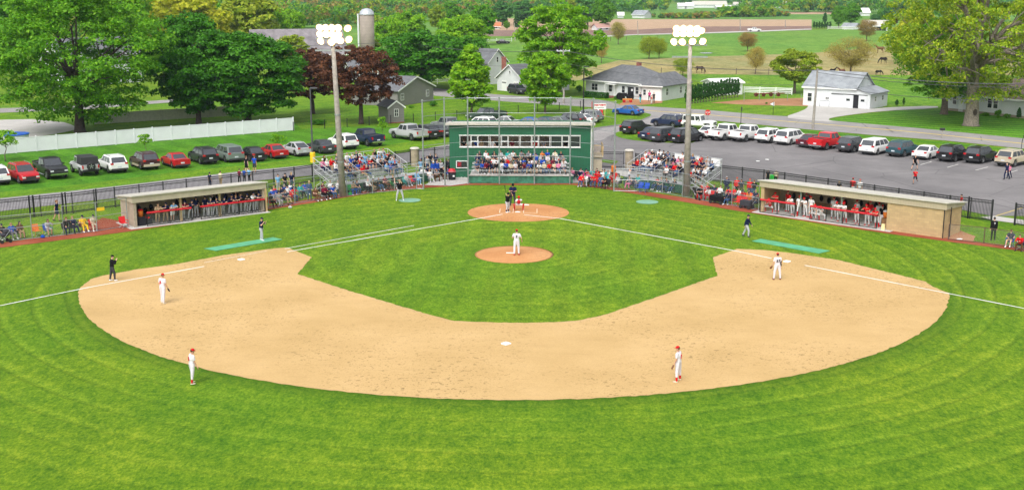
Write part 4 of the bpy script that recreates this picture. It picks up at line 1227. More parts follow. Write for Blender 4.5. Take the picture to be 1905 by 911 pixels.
tp('far_d',    40, 'rust', H=13, w=12, clear=0.5, blobs=60, per=42, size=1.3, br=0.24, trunk=0.4, limbs=4)
tp('far_e',    41, 'copper', H=13, w=10, clear=0.5, blobs=60, per=45, size=1.3, br=0.24, trunk=0.4, limbs=4)

def plant(key, x, y, H, w, label, name='tree', cat='tree', group=None, rz=None, zoff=0):
    (tm, cm), H0, w0 = TP[key]
    r = thing(name, label, cat, (x, y, zoff), random.uniform(0, 6.28) if rz is None else rz, group)
    r.scale = (w/w0, w/w0, H/H0)
    link('trunk', tm, r); link('crown', cm, r)
    return r

def tree(key, px, pyb, top, width, label, name='tree', cat='tree', group=None, rz=None):
    "foot at (px, pyb), crown top at row top, crown width pixels wide (all as seen in the survey)"
    g = G(px, pyb)
    return plant(key, g.x, g.y, HT(px, pyb, top), width*MPP(px, pyb), label, name, cat, group, rz)

tree('locust', 149, 246, -70, 390, 'tall open-crowned green tree behind the white fence at the far left', 'locust_tree')
tree('maple_dark', 370, 231, 20, 190, 'round dark green maple with a short trunk behind the white fence', 'maple_tree', rz=1)
tree('maple_dark_b', 462, 229, 50, 235, 'broad dark green maple beside the end of the white fence', 'maple_tree', rz=2)
tree('copper_b', 582, 212, 86, 112, 'narrow copper-leaved tree behind the tall concrete light pole', 'copper_tree')
tree('copper', 672, 231, 80, 172, 'wide copper-leaved tree standing before the small grey shed', 'copper_tree', rz=.4)
tree('maple_mid', 786, 166, 54, 215, 'spreading dark green maple behind the street light', 'maple_tree', rz=1.2)
tree('maple_mid', 868, 152, 66, 120, 'dark green maple between the street light and the white garage', 'maple_tree', rz=2.9)
tree('young', 877, 214, 80, 116, 'pale green young tree with a pointed crown behind the press box', 'young_tree')
tree('young_b', 1014, 212, 82, 108, 'pale green young tree with a rounded crown beside the white garage', 'young_tree')
tree('big_bright', 1040, 178, -8, 190, 'huge bright green tree rising over the white garage and ranch house', 'maple_tree')
tree('bud_tan', 1150, 83, 40, 40, 'golden budding tree at the far edge of the green pasture', 'budding_tree')
tree('bud_olive', 1207, 110, 66, 50, 'olive green low tree with two trunks in the pasture', 'field_tree', rz=0)
tree('bud_olive', 1226, 109, 70, 36, 'smaller olive tree touching the low two-trunked tree', 'field_tree', rz=2)
tree('bud_tan', 1119, 118, 72, 34, 'slim bare tan tree at the corner of the dry field', 'budding_tree')
tree('bud_olive', 1270, 142, 106, 44, 'nearly leafless tree behind the ranch house roof', 'budding_tree')
tree('bud_rust', 1391, 96, 58, 46, 'rust-coloured round tree at the edge of the dry field', 'budding_tree')
tree('bud_tan', 1405, 138, 86, 48, 'tan branching tree by the wire fence of the dry field', 'budding_tree')
tree('field_green', 1478, 174, 90, 106, 'green flat-topped tree standing left of the white barn', 'field_tree')
tree('bud_yellow', 1582, 137, 70, 112, 'golden twiggy willow directly behind the white barn', 'willow_tree')
tree('bud_rust', 1612, 77, 34, 46, 'golden tan tree in front of the distant white farm', 'budding_tree')
bm = tree('big_maple', 1806, 234, -110, 350, 'giant yellow green maple with a hollow pale trunk on the striped lawn', 'maple_tree', rz=0)
mb = MB(); mb.ell((0.1, -0.98, 1.9), (0.30, 0.10, 0.42), 10, 7); mb.build('hollow', M['bark_dark'], bm, True)  # solid dark lump, its colour stands for shade in the trunk hole
tree('big_maple_b', 1756, 213, 30, 200, 'second maple just behind the giant hollow maple', 'maple_tree', rz=.5)
# row of saplings on the parking lawn
for px, pyb, top, wd, lb in [(10,300,238,62,'leafy sapling at the far left end of the parking lawn'), (272,285,246,34,'sapling on the lawn behind the dark maroon vehicle'),
                           (518,283,247,36,'pale sapling on the lawn behind the red sedan'), (713,262,213,24,'thin sapling between the two pickup trucks')]:
    tree('sapling', px, pyb, top, wd, lb, 'sapling', 'sapling', 'saplings on the parking lawn')

def stand(items, group, fmt, name='tree'):
    for it in items: tree(*it[:5], it[5], name, 'tree', group)
G1 = 'trees behind the farm buildings'
stand([
 ('round_yellow', 345, 120, -25, 190, 'golden green tree rising behind the round dark maple'),
 ('round_olive', 455, 110, -20, 150, 'olive tree above the gap between the two dark maples'),
 ('round_bright', 225, 130, -60, 160, 'bright green tree behind the tall open locust tree'),
 ('round_mid', 40, 130, -60, 200, 'leafy green tree at the far left edge of the picture'),
 ('round_bright', 500, 88, 5, 90, 'bright green bush-like tree beside the corrugated roof'),
 ('round_bright', 545, 84, 14, 60, 'small bright tree behind the corrugated roof, near its middle'),
 ('round_mid', 430, 84, -15, 70, 'shaded green tree above the left end of the corrugated roof'),
 ('round_olive', 548, 132, 62, 80, 'loose olive tree in front of the corrugated roof'),
 ('round_olive', 690, 118, 70, 44, 'low olive tree at the foot of the silo'),
 ('round_bright', 725, 104, 30, 72, 'bright green tree just beside the silo'),
 ('round_bright', 760, 88, 18, 80, 'lime green tree behind the tree beside the silo'),
 ('round_bright', 858, 112, 24, 112, 'large lime green tree above the dark maples'),
 ('round_mid', 895, 84, 6, 70, 'fresh green tree beyond the large lime green tree'),
 ('round_olive', 815, 66, 8, 40, 'small tan green tree between two lime green trees'),
 ('round_mid', 840, 58, 2, 60, 'green tree on the skyline over the lime green trees')], G1, None)
G2 = 'trees around the orange-roofed house'
stand([
 ('round_blue', 935, 48, 2, 50, 'cool green tree behind the orange-roofed house'),
 ('round_blue', 975, 46, 0, 56, 'broad cool green tree right of the orange-roofed house'),
 ('far_e', 913, 44, 18, 18, 'purple tree left of the orange-roofed house'),
 ('spruce', 962, 56, 22, 20, 'dark pointed tree beside the pale utility pole'),
 ('round_mid', 943, 56, 38, 15, 'small round green tree in front of the orange-roofed house'),
 ('round_blue', 1093, 50, -14, 58, 'tall dark green tree right of the huge bright tree'),
 ('round_mid', 1122, 56, -6, 56, 'tall green tree over the pink-roofed farmhouse'),
 ('round_olive', 1072, 44, -12, 44, 'yellowish tall tree right behind the huge bright tree'),
 ('round_blue', 1010, 40, 2, 50, 'dim green tree peeping over the left of the huge bright tree')], G2, None)
G3 = 'trees around the distant farm'
stand([
 ('spruce', 1534, 44, 22, 13, 'pointed spruce above the dark evergreen hedge'),
 ('round_mid', 1560, 52, 10, 36, 'bright round tree beside the evergreen hedge of the farm'),
 ('round_mid', 1583, 50, 4, 40, 'tallest round tree of the distant farm'),
 ('round_blue', 1628, 43, 26, 22, 'small round tree behind the farm barn'),
 ('round_blue', 1650, 46, 12, 26, 'round tree right of the farm barn'),
 ('round_mid', 1640, 42, 14, 22, 'pale round tree between the two farm roofs'),
 ('far_e', 1664, 48, 30, 16, 'purple leaved tree right of the farm barn')], G3, None)
for i, px in enumerate(range(1514, 1548, 5)):
    tree('cedar', px, 54, 38+(i % 2), 8, ['dark evergreen at the left end of the farm hedge', 'second evergreen of the dark farm hedge', 'third evergreen of the dark farm hedge', 'fourth evergreen of the dark farm hedge', 'fifth evergreen of the dark farm hedge', 'sixth evergreen of the dark farm hedge', 'last evergreen at the right end of the farm hedge'][i], 'evergreen', 'tree', 'evergreens of the farm hedge')
# trees behind the right-hand house
tree('round_olive', 1900, 150, 20, 120, 'olive tree behind the roof of the white house', 'tree')
tree('round_yellow', 1700, 120, 10, 90, 'yellow green tree behind the left side of the giant maple', 'tree')
tree('round_olive', 1790, 110, -10, 110, 'olive tree seen through the crown of the giant maple', 'tree')
# columnar evergreens beside the white shed
ORD = ['first','second','third','fourth','fifth','sixth','seventh','eighth','ninth','tenth','eleventh','twelfth','thirteenth','fourteenth','fifteenth','sixteenth','seventeenth','eighteenth','nineteenth','twentieth',
       'twenty-first','twenty-second','twenty-third','twenty-fourth','twenty-fifth','twenty-sixth','twenty-seventh','twenty-eighth','twenty-ninth','thirtieth']
for i in range(19):
    u = i/18
    px = 1277 + u*(1372-1277); pyb = 195 - u*14
    tree('cedar', px, pyb, pyb-40-random.uniform(0, 5), 12.5, 'columnar evergreen, %s from the left in the row beside the white shed' % ORD[i], 'columnar_evergreen', 'tree', 'columnar evergreens in a row', rz=i)
for key, px, pyb, top, wd, lb, nm in [
 ('cedar', 1642, 191, 176, 7, 'slim dark evergreen against the right wall of the barn', 'evergreen'),
 ('spruce', 1668, 197, 184, 11, 'small cone evergreen right of the barn', 'evergreen'),
 ('cedar', 1681, 196, 179, 7, 'slender evergreen farthest right of the barn', 'evergreen'),
 ('spruce', 1895, 222, 198, 14, 'cone evergreen at the wall of the white house', 'evergreen'),
 ('cedar', 1813, 213, 195, 8, 'dark slim evergreen behind the giant maple trunk', 'evergreen'),
 ('shrub', 1833, 216, 209, 18, 'low green shrub under the house wall near the maple', 'shrub'),
 ('shrub', 1856, 219, 203, 16, 'taller pale shrub below the paired windows', 'shrub'),
 ('shrub', 1873, 220, 211, 16, 'low green shrub between the pale shrub and the cone evergreen', 'shrub'),
 ('shrub_dark', 1077, 172, 158, 15, 'dark stepped shrub at the left corner of the ranch house', 'shrub'),
 ('shrub_dark', 1158, 180, 168, 18, 'dark clipped shrub beside the ranch house porch', 'shrub'),
 ('shrub_dark', 1150, 184, 178, 24, 'low spreading shrub before the ranch house steps', 'shrub'),
 ('shrub', 1228, 184, 177, 22, 'low shrub under the right wing window of the ranch house', 'shrub'),
 ('shrub', 1250, 182, 177, 20, 'low shrub at the right corner of the ranch house', 'shrub'),
 ('shrub_dark', 712, 224, 212, 18, 'dark round shrub beside the small grey shed', 'shrub'),
 ('shrub_dark', 806, 198, 187, 20, 'round dark shrub at the corner of the grey house', 'shrub'),
 ('shrub', 765, 201, 196, 14, 'small low shrub under the wall of the grey house', 'shrub'),
 ('shrub_dark', 590, 232, 222, 40, 'dark mound of shrub at the foot of the copper trees', 'shrub'),
 ('shrub_dark', 1426, 194, 190, 6, 'tiny dark shrub in the garden soil', 'shrub')]:
    tree(key, px, pyb, top, wd, lb, nm, nm)
# clipped hedges at the ranch house
def hedge(x0, y0, x1, y1, h, d, label):
    a = G(x0, y0); b = G(x1, y1); Ln = (b-a).length; ang = math.atan2(b.y-a.y, b.x-a.x)
    rng = np.random.default_rng(int(x0)); n = 2600
    f = rng.integers(0, 3, n); u = rng.uniform(0, Ln, n); v = rng.uniform(0, d, n); z = rng.uniform(0, h, n)
    v = np.where(f == 0, 0, v); z = np.where(f == 1, h, z); u = np.where(f == 2, rng.choice([0, Ln], n), u)
    p = np.stack([u, v, z], 1) + rng.normal(scale=0.04, size=(n, 3))
    t = rng.normal(size=(n, 3)); t /= np.linalg.norm(t, axis=1)[:, None]; b_ = np.cross(t, rng.normal(size=(n, 3))); b_ /= np.linalg.norm(b_, axis=1)[:, None]
    s = 0.11
    vs = np.stack([p-t*s, p-b_*s, p+t*s, p+b_*s], 1).reshape(-1, 3)
    o = link('hedge', quads('hedge', vs, n, LEAF['cedar']), None, (a.x, a.y, 0), ang)
    tag(o, label, 'hedge')
hedge(1086, 181, 1127, 184, 0.9, 0.8, 'low clipped dark hedge along the left front of the ranch house')
hedge(1197, 186, 1262, 183, 0.5, 0.8, 'low clipped hedge along the right wing of the ranch house')

# ------------------------------------------------------------------ distant woods
def wood(name, rows, label, keys, size=1.0):
    "a far wood that reads as one mass: many tree-sized clumps of leaf sprays in one object"
    rng = np.random.default_rng(len(name)*7+int(rows[0][0])+1000)
    cs = []; rs = []
    for (x0, y0, x1, y1, hpx, n, dep) in rows:
        for i in range(n):
            u = (i + rng.uniform(0, 1))/n
            px = x0 + u*(x1-x0); py = y0 + u*(y1-y0)
            g = G(px, py); h = max(hpx*MPP(px, py)*rng.uniform(0.75, 1.12), 3)
            x = g.x + rng.uniform(-.3, .3)*dep; y = g.y + rng.uniform(0, dep)
            k = max(3, int(7*size))
            for j in range(k):
                r = h*rng.uniform(0.20, 0.36)
                cs.append((x + rng.normal()*h*0.22, y + rng.normal()*h*0.2, h*rng.uniform(0.15, 0.82))); rs.append((r, r, r*0.9))
    vs, n = leaf_cloud(rng, cs, rs, 30, 1, 0.4)
    # spray size follows distance so that far crowns still read as leaves
    vs = vs.reshape(-1, 4, 3); c = vs.mean(axis=1, keepdims=True)
    d = np.linalg.norm(c[:, 0, :2] - np.array([CX, CY]), axis=1)
    vs = (c + (vs - c)*np.clip(d/420, 0.8, 4.0)[:, None, None]).reshape(-1, 3)
    me = quads(name, vs, n, LEAF[keys[0]])
    for k in keys[1:]: me.materials.append(LEAF[k])
    idx = np.repeat(rng.integers(0, len(keys), len(cs)), 30).astype(np.int32)
    me.polygons.foreach_set('material_index', idx)
    o = link(name, me); tag(o, label, 'woodland', kind='stuff')
wood('far_woods', [(-300,84,500,74,60,60,14), (470,58,700,50,46,30,20), (-300,60,660,46,44,110,30), (640,46,900,36,32,40,40), (-300,34,1100,20,30,190,90), (-300,20,1000,12,24,160,200), (-300,10,1000,4,18,130,500)], 'far woods filling the skyline over the farm buildings', ['far_b'.replace('far_b','mid'), 'olive', 'blue', 'rust'])
wood('far_woods', [(1040,24,1210,22,22,40,60), (1440,24,1760,26,30,90,90), (1540,12,2300,16,18,110,200), (1760,40,2300,50,40,60,80)], 'hazy woods behind the distant farm and fields', ['blue', 'mid', 'olive'])
wood('far_woods', [(1090,28,1180,26,26,20,50), (1100,9,2300,8,13,200,400), (600,4,2300,1,8,240,900), (-300,3,1200,0,7,140,900)], 'blue green wooded ridge on the horizon', ['blue', 'blue', 'mid'])
wood('tree_belt', [(1345,32.5,1440,32,19,46,26)], 'dense green belt of trees in the middle of the far fields', ['olive', 'mid'])
wood('tree_belt', [(1228,35,1330,35,9,40,16), (1290,31,1340,31,7,16,14), (1440,31,1465,31,6,8,10)], 'low dark line of bushes left of the dense tree belt', ['blue', 'rust', 'olive'])
# ================================================================== BUILDINGS
M['green_siding'] = siding('green metal siding', (0.012,0.115,0.055), 0.30, 'X', 0.45, 0.45)
M['green_pad'] = plain('weathered green boards', (0.035,0.16,0.10), 0.7, var=0.45, scale=2.5)
M['green_panel'] = plain('dark green windscreen', (0.012,0.075,0.045), 0.8, var=0.25)
M['white_trim'] = plain('white trim', (0.78,0.78,0.76), 0.5, var=0.05)
M['roof_metal'] = plain('cream metal roof', (0.50,0.47,0.41), 0.5, var=0.12)
M['beige_room'] = plain('beige interior', (0.70,0.62,0.52), 0.9)
M['wgl'] = NT('window glass').col((0.03,0.035,0.04)).set(0.08, 0, 0.7).m
M['steel'] = plain('galvanised steel', (0.34,0.37,0.38), 0.4, 0.6, var=0.15, scale=6)
M['alu'] = plain('aluminium plank', (0.52,0.53,0.54), 0.4, 0.5, var=0.15, scale=4)
M['black_iron'] = plain('black iron', (0.012,0.012,0.014), 0.5)
M['tan_siding'] = siding('tan metal siding', (0.40,0.335,0.235), 0.22, 'XY', 0.25)
M['tan_plain'] = plain('tan metal fascia', (0.42,0.36,0.27), 0.55, var=0.12, scale=1.5)
M['tan_block'] = blocks('tan concrete block', (0.48,0.335,0.17), var=0.08, mortar=(0.38,0.28,0.17))
M['grey_block'] = blocks('grey tan concrete block', (0.38,0.31,0.23), var=0.08)
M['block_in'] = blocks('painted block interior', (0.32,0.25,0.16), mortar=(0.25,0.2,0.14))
M['red_pad'] = plain('red padding', (0.50,0.008,0.018), 0.5, var=0.1)
M['wood'] = plain('bench wood', (0.22,0.12,0.05), 0.8, var=0.3, scale=5)
M['post_wood'] = plain('treated post', (0.45,0.32,0.16), 0.8, var=0.2)
M['vinyl'] = plain('white vinyl', (0.68,0.70,0.71), 0.45, var=0.05, scale=0.8)
M['white_siding'] = siding('white clapboard', (0.66,0.67,0.68), 0.2, 'Z', 0.22)
M['white_metal_siding'] = siding('white ribbed metal', (0.68,0.70,0.72), 0.23, 'XY', 0.18)
M['grey_siding'] = siding('grey clapboard', (0.22,0.21,0.20), 0.2, 'Z', 0.25)
M['shingle'] = plain('grey shingles', (0.13,0.135,0.145), 0.9, var=0.25, scale=1.2)
M['shingle_brown'] = plain('brown shingles', (0.16,0.12,0.10), 0.9, var=0.25, scale=1.2)
M['barn_roof'] = siding('weathered tin roof', (0.27,0.29,0.31), 0.6, 'XY', 0.18, 0.45, 0.25)
M['old_roof'] = siding('mauve tin roof', (0.20,0.18,0.19), 0.9, 'XY', 0.25, 0.5, 0.3)
M['brick'] = blocks('red brick', (0.28,0.05,0.03), 0.22, 0.075)
M['stone'] = blocks('tan stone', (0.38,0.31,0.22), 0.3, 0.15)
M['pole_conc'] = plain('weathered concrete pole', (0.29,0.26,0.23), 0.9, var=0.25, scale=3)
M['pole_wood'] = plain('grey utility pole', (0.30,0.27,0.24), 0.95, var=0.25, scale=3)
M['yellow'] = plain('yellow paint', (0.80,0.50,0.01), 0.5, var=0.06)
M['dark'] = plain('black goods and doorway shade', (0.012,0.012,0.016), 0.9)  # black of bins and buggies; also stands for shade in barn doorways

def chainlink(name, pitch=0.06, wire=0.0036, c=(0.34,0.36,0.37)):
    t = NT(name); t.col(c).set(0.4, 0.5)
    sx = t.n('ShaderNodeSeparateXYZ'); t.l(t.n('ShaderNodeTexCoord').outputs['UV'], sx.inputs[0])
    m_ = []
    for sg in (1, -1):
        s_ = t.math('ADD', sx.outputs[0], t.math('MULTIPLY', sx.outputs[1], sg))
        fr = t.math('FRACT', t.math('DIVIDE', s_, pitch*1.414))
        m_.append(t.math('LESS_THAN', fr, wire/pitch))
    a = t.math('MAXIMUM', m_[0], m_[1])
    tr = t.n('ShaderNodeBsdfTransparent'); ms = t.n('ShaderNodeMixShader')
    t.l(a, ms.inputs[0]); t.l(tr.outputs[0], ms.inputs[1]); t.l(t.p.outputs[0], ms.inputs[2]); t.l(ms.outputs[0], t.out.inputs[0])
    return t.m
M['mesh'] = chainlink('chain link wire')
M['net'] = chainlink('backstop netting', 0.05, 0.0011, (0.05,0.05,0.05))

def panel_uv(name, a, b, z0, z1, m, parent):
    "upright wire panel with its own metre-true texture grid"
    me = bpy.data.meshes.new(name)
    Ln = (Vector(b) - Vector(a)).length
    me.from_pydata([(a[0], a[1], z0), (b[0], b[1], z0), (b[0], b[1], z1), (a[0], a[1], z1)], [], [(0,1,2,3)])
    uv = me.uv_layers.new(name='UVMap')
    for i, c in enumerate([(0, 0), (Ln, 0), (Ln, z1-z0), (0, z1-z0)]): uv.data[i].uv = c
    me.materials.append(m)
    return link(name, me, parent)

def W2(o, p):  # world xy relative to a thing's base
    return (p[0]-o.location.x, p[1]-o.location.y)

class Frame:
    "local frame of a building: u along the front (from A to B), v backwards, z up"
    def __init__(s, A, B):
        s.A = Vector((A[0], A[1], 0)); d = Vector((B[0]-A[0], B[1]-A[1], 0)); s.L = d.length
        s.rz = math.atan2(d.y, d.x)

def wpart(mb, u0, u1, v0, v1, z0, z1): mb.box(u0, u1, v0, v1, z0, z1)

def window(parent, u, z, w_, h, v=-0.02, side='front', cols=2, d=None, fm=None, name='window', bars=True):
    "framed window: frame part with a pane below it; side: front (v const) or right (u const)"
    def bx(mb, a0, a1, z0, z1, t0, t1):
        if side == 'front': mb.box(a0, a1, v+t0, v+t1, z0, z1)
        elif side == 'right': mb.box(d-t1, d-t0, a0, a1, z0, z1)
        else: mb.box(d+t0, d+t1, a0, a1, z0, z1)
    f = MB(); t = 0.07
    bx(f, u-w_/2-t, u+w_/2+t, z-t, z, -0.05, 0.03); bx(f, u-w_/2-t, u+w_/2+t, z+h, z+h+t, -0.05, 0.03)
    bx(f, u-w_/2-t, u-w_/2, z, z+h, -0.05, 0.03); bx(f, u+w_/2, u+w_/2+t, z, z+h, -0.05, 0.03)
    if bars:
        for i in range(1, cols): 
            x = u - w_/2 + w_*i/cols; bx(f, x-0.025, x+0.025, z, z+h, -0.035, 0.03)
        bx(f, u-w_/2, u+w_/2, z+h*0.5-0.02, z+h*0.5+0.02, -0.033, 0.031)
    fo = f.build(name, fm or M['white_trim'], parent)
    p = MB(); bx(p, u-w_/2, u+w_/2, z, z+h, -0.012, 0.02)
    p.build('pane', M['wgl'], fo)
    return fo

def house(name, label, cat, A, B, depth, h, ridge, wallm, roofm, kind='gable_front', over=0.35, loc_only=False, group=None, base=None):
    """gable_front: ridge runs back from the AB face; gable_side: ridge parallel to AB; hip: hipped with ridge parallel to AB"""
    F_ = Frame(A, B)
    r = thing(name, label, cat, (F_.A.x, F_.A.y, 0), F_.rz, group)
    Ln = F_.L; w_ = MB(); ro = MB(); o = over
    w_.box(0, Ln, 0, depth, 0, h)
    if kind == 'gable_front':
        w_.add([(0,0,h),(Ln,0,h),(Ln/2,0,ridge),(0,depth,h),(Ln,depth,h),(Ln/2,depth,ridge)], [(0,1,2),(3,5,4)])
        k = (ridge-h)/(Ln/2)
        for s in (-1, 1):
            x0 = Ln/2; x1 = Ln/2 + s*(Ln/2+o); z1 = ridge - k*(Ln/2+o)
            ro.add([(x0,-o,ridge),(x1,-o,z1),(x1,depth+o,z1),(x0,depth+o,ridge),(x0,-o,ridge+0.14),(x1,-o,z1+0.14),(x1,depth+o,z1+0.14),(x0,depth+o,ridge+0.14)],
                   [(0,1,2,3),(4,7,6,5),(0,4,5,1),(1,5,6,2),(2,6,7,3)])
    elif kind == 'gable_side':
        w_.add([(0,0,h),(0,depth,h),(0,depth/2,ridge),(Ln,0,h),(Ln,depth,h),(Ln,depth/2,ridge)], [(0,2,1),(3,4,5)])
        k = (ridge-h)/(depth/2)
        for s in (-1, 1):
            y0 = depth/2; y1 = depth/2 + s*(depth/2+o); z1 = ridge - k*(depth/2+o)
            ro.add([(-o,y0,ridge),(-o,y1,z1),(Ln+o,y1,z1),(Ln+o,y0,ridge),(-o,y0,ridge+0.14),(-o,y1,z1+0.14),(Ln+o,y1,z1+0.14),(Ln+o,y0,ridge+0.14)],
                   [(0,1,2,3),(4,7,6,5),(0,4,5,1),(1,5,6,2),(2,6,7,3)])
    elif kind == 'hip':
        i = min(depth/2, Ln/2*0.95)
        ro.add([(-o,-o,h-0.05),(Ln+o,-o,h-0.05),(Ln+o,depth+o,h-0.05),(-o,depth+o,h-0.05),(-o,-o,h+0.1),(Ln+o,-o,h+0.1),(Ln+o,depth+o,h+0.1),(-o,depth+o,h+0.1),(i,depth/2,ridge),(Ln-i,depth/2,ridge)],
               [(0,3,2,1),(0,1,5,4),(1,2,6,5),(2,3,7,6),(3,0,4,7),(4,5,9,8),(5,6,9),(6,7,8,9),(7,4,8)])
    elif kind == 'hip_v':
        i = min(Ln/2, depth/2*0.95)
        ro.add([(-o,-o,h-0.05),(Ln+o,-o,h-0.05),(Ln+o,depth+o,h-0.05),(-o,depth+o,h-0.05),(-o,-o,h+0.1),(Ln+o,-o,h+0.1),(Ln+o,depth+o,h+0.1),(-o,depth+o,h+0.1),(Ln/2,i,ridge),(Ln/2,depth-i,ridge)],
               [(0,3,2,1),(0,1,5,4),(1,2,6,5),(2,3,7,6),(3,0,4,7),(4,5,8),(5,6,9,8),(6,7,9),(7,4,8,9)])
    w_.build('wall', wallm, r); ro.build('roof', roofm, r)
    if kind == 'gable_front':
        tr = MB()
        for s in (-1, 1):
            x1 = Ln/2 + s*(Ln/2+o); z1 = ridge - k*(Ln/2+o)
            tr.add([(Ln/2,-o-0.03,ridge-0.06),(x1,-o-0.03,z1-0.06),(x1,-o-0.03,z1+0.16),(Ln/2,-o-0.03,ridge+0.16),(Ln/2,-o,ridge-0.06),(x1,-o,z1-0.06),(x1,-o,z1+0.16),(Ln/2,-o,ridge+0.16)],
                   [(0,1,2,3),(4,7,6,5),(0,4,5,1),(2,6,7,3)])
        tr.build('fascia', M['white_trim'], r)
    else:
        tr = MB(); tr.box(-o, Ln+o, -o-0.05, -o, h-0.14 if kind == 'hip' else h-(0.0 if kind != 'gable_side' else k*o)-0.1, h+0.08 if kind != 'gable_side' else h-k*o+0.12)
        tr.build('gutter', M['white_trim'], r)
    r['L'] = Ln
    return r

def door(parent, u, w_, h, m, v=-0.03, name='door'):
    mb = MB(); mb.box(u-w_/2, u+w_/2, v, 0.02, 0.05, h); d = mb.build(name, m, parent)
    k = MB(); k.ell((u+w_*0.38, v-0.03, h*0.48), (0.035,0.035,0.035), 6, 4); k.build('handle', M['steel'], d)
    return d

# ------------------------------------------------------------------ press box
PB = thing('press_box', 'green two-storey press box with a long strip of white-framed windows', 'press box', (-7.3, 18.1, 0))
Wd = 14.3; Hb = 5.35; Dp = 4.2
mb = MB(); zf = 2.30; wz0, wz1 = 3.16, 4.28; wu0, wu1 = 1.05, 13.2
mb.box(0, Wd, 0, 0.15, 0, wz0); mb.box(0, Wd, 0, 0.15, wz1, Hb); mb.box(0, wu0, 0, 0.15, wz0, wz1); mb.box(wu1, Wd, 0, 0.15, wz0, wz1)
mb.box(0, 0.15, 0.15, Dp, 0, Hb); mb.box(Wd-0.15, Wd, 0.15, Dp, 0, Hb); mb.box(0.15, Wd-0.15, Dp-0.15, Dp, 0, Hb)
mb.build('wall', M['green_siding'], PB)
mb = MB(); mb.box(0.16, Wd-0.16, 0.16, Dp-0.16, zf-0.1, zf); mb.box(0.16, Wd-0.16, Dp-0.2, Dp-0.16, zf, Hb-0.1); mb.box(0.16,0.2,0.16,Dp-0.2,zf,Hb-0.1); mb.box(Wd-0.2,Wd-0.16,0.16,Dp-0.2,zf,Hb-0.1)
mb.build('interior', M['beige_room'], PB)
mb = MB(); mb.box(0.3, Wd-0.3, 0.18, 0.75, 2.98, 3.03); mb.build('counter', M['wood'], PB)
mb = MB(); mb.add([(-0.35,-0.45,Hb+0.02),(Wd+0.35,-0.45,Hb+0.02),(Wd+0.35,Dp+0.3,Hb-0.35),(-0.35,Dp+0.3,Hb-0.35),(-0.35,-0.45,Hb+0.24),(Wd+0.35,-0.45,Hb+0.24),(Wd+0.35,Dp+0.3,Hb-0.13),(-0.35,Dp+0.3,Hb-0.13)],
                  [(0,3,2,1),(4,5,6,7),(0,1,5,4),(1,2,6,5),(2,3,7,6),(3,0,4,7)])
mb.build('roof', M['roof_metal'], PB)
for k in range(4):
    for (a, b, sash) in ((0, 1.12, 0), (1.16, 1.80, 1), (1.84, 2.96, 0)):
        u0 = wu0 + k*3.055 + a; u1 = wu0 + k*3.055 + b
        f = MB(); t = 0.042
        f.box(u0, u1, -0.05, 0.06, wz0, wz0+t); f.box(u0, u1, -0.05, 0.06, wz1-t, wz1); f.box(u0, u0+t, -0.05, 0.06, wz0+t, wz1-t); f.box(u1-t, u1, -0.05, 0.06, wz0+t, wz1-t)
        if sash: f.box(u0+t, u1-t, -0.04, 0.05, (wz0+wz1)/2-0.03, (wz0+wz1)/2+0.03)
        fo = f.build('window', M['white_trim'], PB)
        if sash or k in (3,):
            g_ = MB(); g_.box(u0+t, u1-t, 0.0, 0.012, (wz0+wz1)/2 if sash else wz0+t, wz1-t); g_.build('pane', M['wgl'], fo)
mb = MB(); mb.box(wu0-0.07, wu1+0.02, -0.09, -0.02, wz0-0.09, wz0-0.005); mb.box(wu0-0.07, wu1+0.02, -0.09, -0.02, wz1+0.005, wz1+0.08); mb.build('sill', M['white_trim'], PB)
fo = window(PB, 1.25, 1.05, 1.05, 0.62, side='front', cols=2, bars=False)
mb = MB(); mb.box(0.78, 1.2, -0.05, -0.035, 1.12, 1.60); mb.build('price_board', plain('dark red board', (0.16,0.01,0.02), 0.6), PB)
for k, zt in enumerate((1.5, 1.38, 1.26)):
    mb = MB(); mb.box(0.84, 1.14 - k*0.05, -0.056, -0.051, zt-0.035, zt+0.02); mb.build('notice_line', M['red_pad'], PB)
mb = MB(); mb.tube([(Wd-0.02,-0.05,0.1),(Wd-0.02,-0.05,Hb)], 0.05, 8); mb.build('downpipe', M['white_trim'], PB)
mb = MB(); mb.box(Wd, Wd+1.25, 0.5, 3.2, 2.05, 2.2); mb.box(Wd, Wd+1.15, 0.7, 3.0, 0, 2.04)
mb.build('landing', M['tan_plain'], PB)
mb = MB()
for x, y in ((Wd+1.2,0.55),(Wd+1.2,1.8),(Wd+1.2,3.1),(Wd+0.1,0.55)): mb.box(x-0.05,x+0.05,y-0.05,y+0.05,2.2,3.3)
mb.box(Wd+0.05,Wd+1.25,0.52,0.58,3.22,3.3); mb.box(Wd+1.17,Wd+1.23,0.5,3.15,3.22,3.3)
for i in range(9): mb.box(Wd+0.15+i*0.12,Wd+0.18+i*0.12,0.53,0.57,2.3,3.2)
for i in range(18): mb.box(Wd+1.18,Wd+1.22,0.65+i*0.14,0.68+i*0.14,2.3,3.2)
mb.build('landing_rail', M['post_wood'], PB)

